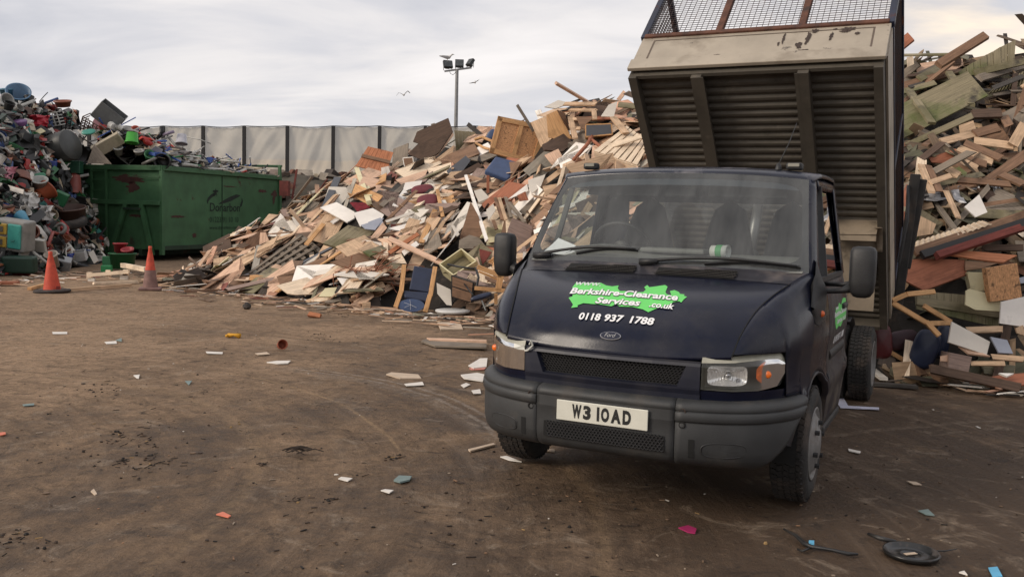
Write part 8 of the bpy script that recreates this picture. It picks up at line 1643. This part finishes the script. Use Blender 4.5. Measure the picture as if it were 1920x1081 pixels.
S([(170, 922), (176, 918), (182, 926), (178, 928)], gcream, 'card_scrap', 'small cream scrap near the dark clods', 'scrap'); S([(0, 812), (10, 811), (11, 815), (0, 818)], gcoral, 'plastic_scrap', 'coral scrap cut by the picture edge', 'scrap'); S([(42, 758), (64, 756), (64, 760), (45, 761)], gteal, 'plastic_scrap', 'pale teal strip in the pale part of the yard near the picture edge', 'strip')
S([(878, 686), (900, 672), (914, 672), (912, 690), (888, 692)], gwhite, 'card_sheet', 'white sheet lying just before the driver side headlamp', 'sheet', .01); S([(880, 690), (912, 690), (908, 693), (884, 693)], gmat('pinkish', (196, 130, 116)), 'card_sheet', 'pinkish edge sheet under the white one before the headlamp', 'sheet', .008)
S([(864, 706), (895, 701), (910, 704), (905, 716), (870, 712)], gwhite, 'card_sheet', 'white flat board piece beside the bumper corner', 'sheet', .012); S([(724, 705), (734, 702), (784, 704), (790, 710), (750, 711)], gcream, 'board', 'pinkish cream board scrap with pointed ends lying in the track', 'board', .012); S([(758, 721), (792, 718), (795, 724), (762, 725)], gwhite, 'card_scrap', 'white strip right below the pointed cream board scrap', 'strip')
S([(864, 722), (874, 718), (882, 721), (870, 727)], gwhite, 'card_scrap', 'small white scrap between the bumper corner and the track', 'scrap'); S([(884, 734), (900, 731), (902, 739), (888, 740)], gwhite, 'paper_scrap', 'white paper touching the bumper corner on the mud', 'scrap'); S([(878, 838), (925, 827), (929, 829), (882, 841)], gcream, 'stick', 'thin cream stick on the mud before the front wheel', 'stick', .012)
S([(938, 851), (950, 850), (978, 862), (955, 858)], gwhite, 'paper_scrap', 'white torn paper beside the driver side front wheel', 'scrap'); S([(820, 608), (862, 606), (868, 616), (826, 617)], gcream, 'board', 'off-white square board on the mud behind the blue chair corner', 'board', .02)
S([(790, 641), (800, 637), (912, 645), (912, 655), (815, 650)], wm('grey'), 'plank', 'long grey-edged plank on the mud running behind the headlamp', 'plank', .022, .02); S([(800, 638), (912, 646), (912, 648), (806, 641)], wm('pink'), 'board', 'thin pinkish board on top of the grey-edged plank', 'board', .03, .03)
S([(1272, 990), (1290, 986), (1306, 992), (1303, 1000), (1290, 998)], gmag, 'plastic_scrap', 'magenta plastic scrap on the mud before the bumper', 'scrap'); S([(1565, 749), (1582, 747), (1590, 762), (1648, 766), (1648, 769), (1576, 765)], gmat('lil', (190, 190, 206)), 'paper_strip', 'torn white paper with a long tail before the rear wheel', 'paper', .008)
S([(1853, 1063), (1870, 1061), (1880, 1080), (1862, 1082)], gblue, 'plastic_scrap', 'bright blue plastic piece at the corner of the picture', 'scrap'); S([(1722, 957), (1740, 955), (1752, 966), (1736, 964)], gteal, 'tile_shard', 'greenish shard above the black round dish', 'shard'); S([(1798, 1072), (1808, 1070), (1814, 1077)], gwhite, 'paper_scrap', 'white scrap between the black dish and the bright blue piece', 'scrap')
S([(1590, 841), (1614, 846), (1612, 849), (1592, 845)], gwhite, 'card_scrap', 'thin white splinter beside the front wheel hub', 'splinter'); S([(1700, 900), (1718, 902), (1728, 907), (1712, 906)], gcream, 'card_scrap', 'cream splinter on the dark mud to the side of the lorry', 'splinter'); S([(582, 589), (600, 590), (599, 595), (584, 594)], wm('orange'), 'wood_offcut', 'x', 'offcut'); bpy.data.objects.remove(bpy.data.objects[-1]) if False else None
S([(1018, 835), (1040, 838), (1040, 842), (1020, 839)], gcream, 'card_scrap', 'cream scrap in the shade under the bumper', 'scrap')
# yellow toy piece, red pot, black lump
p = gpt(438, 632); q = MB(); q.tube([p+Vector((-.07, 0, .02)), p+Vector((.0, .01, .03)), p+Vector((.08, -.01, .02))], [.03, .018, .035], 8); q.tube([p+Vector((-.08, -.03, .02)), p+Vector((-.06, .04, .03))], .02, 6); o = q.build('toy_piece', gyel, smooth=True, origin=p); tag(o, 'yellow bone-shaped plastic toy piece in the middle of the yard', 'toy')
p = gpt(528, 655); q = MB(); q.lathe([(0, -.05), (.045, -.05), (.06, .05), (.052, .05), (.04, -.04)], 16, Matrix.Rotation(R(75), 4, 'X')); o = q.build('plant_pot', gterr, smooth=True); o.location = p+Vector((0, 0, .055)); o.rotation_euler = (0, 0, .5); tag(o, 'small broken terracotta pot on its side in the open yard', 'plant pot')
p = gpt(463, 578); q = MB(); q.lathe([(0, -.05), (.06, -.03), (.07, .01), (.03, .05), (0, .055)], 9, Matrix.Rotation(.5, 4, 'X')); o = q.build('rubber_lump', rubber, origin=None); o.location = p+Vector((0, 0, .04)); tag(o, 'small black lump on the mud in front of the reddish brown board', 'lump')
q = MB(); rnd = random.Random(31); p = gpt(542, 850)
for i in range(14): a = rnd.uniform(-.6, .9); b = p+Vector((rnd.gauss(0, .05), rnd.gauss(0, .03), .02)); q.tube([b, b+Vector((.06*math.cos(a), .03*math.sin(a), .02)), b+Vector((.13*math.cos(a), .06*math.sin(a), rnd.uniform(-.01, .03)))], .004, 4)
o = q.build('root_clump', mat('root_brown', (.03, .02, .014), .9), origin=p); tag(o, 'dark clump of roots lying on the mud in the near yard', 'roots')
# black dish with wire, wiper arm
p = gpt(1708, 1042); dsh_ = empty('hubcap_dish', p+Vector((0, 0, .006)), .2, 'round shallow black dish lying on the mud in the near corner', 'dish')
q = MB(); q.lathe([(0, .004), (.045, .004), (.05, .007), (.055, .004), (.105, .006), (.122, .022), (.130, .024), (.134, .018), (.128, .0), (0, 0)], 44); q.build('dish_bowl', mat('gloss_black', (.012, .012, .012), .28, var=.3, over=((.06, .05, .045), .56, .1, 12, .7)), dsh_, smooth=True)
q = MB(); q.box((-.01, -.01, .012), (.065, .022, .003), .1); q.build('sticker', gcream, dsh_)
gcab = blkm
def cable(pts, r, label, name='broken_wiper', cat='wiper blade', m=None):
    P_ = [gpt(x, y, .014+.01*(k % 2)) for k, (x, y) in enumerate(pts)]; rr = r if isinstance(r, list) else [r]*len(P_); q = MB(); q.tube(P_, rr, 7); o = q.build(name, m or blackp, smooth=True, origin=P_[0]); tag(o, label, cat); return o
cable([(1628, 1000), (1650, 1008), (1680, 1015)], [.008, .012, .010], 'short black rod poking out from under the round dish', 'rod', 'rod'); cable([(1748, 1032), (1772, 1032), (1795, 1028)], [.004, .004, .002], 'thin black wire on the far edge of the round dish', 'wire', 'wire')
w_ = cable([(1470, 991), (1492, 1003), (1508, 1018), (1522, 1024), (1560, 1030), (1590, 1037), (1608, 1038)], [.006, .009, .012, .010, .008, .010, .006], 'broken black wiper arm lying bent on the mud beside the dish'); cable([(1496, 1029), (1504, 1032), (1520, 1026)], .006, 'short hooked black wire beside the broken wiper arm', 'wire', 'wire')
S([(1516, 1024), (1526, 1024), (1526, 1030), (1517, 1029)], gblue, 'tape_piece', 'pale blue tape piece on the broken wiper arm', 'tape', .022, .008)
for o in list(bpy.data.objects):
    if o.get('label') == 'x': bpy.data.objects.remove(o)
    elif '_n' in o: del o['_n']
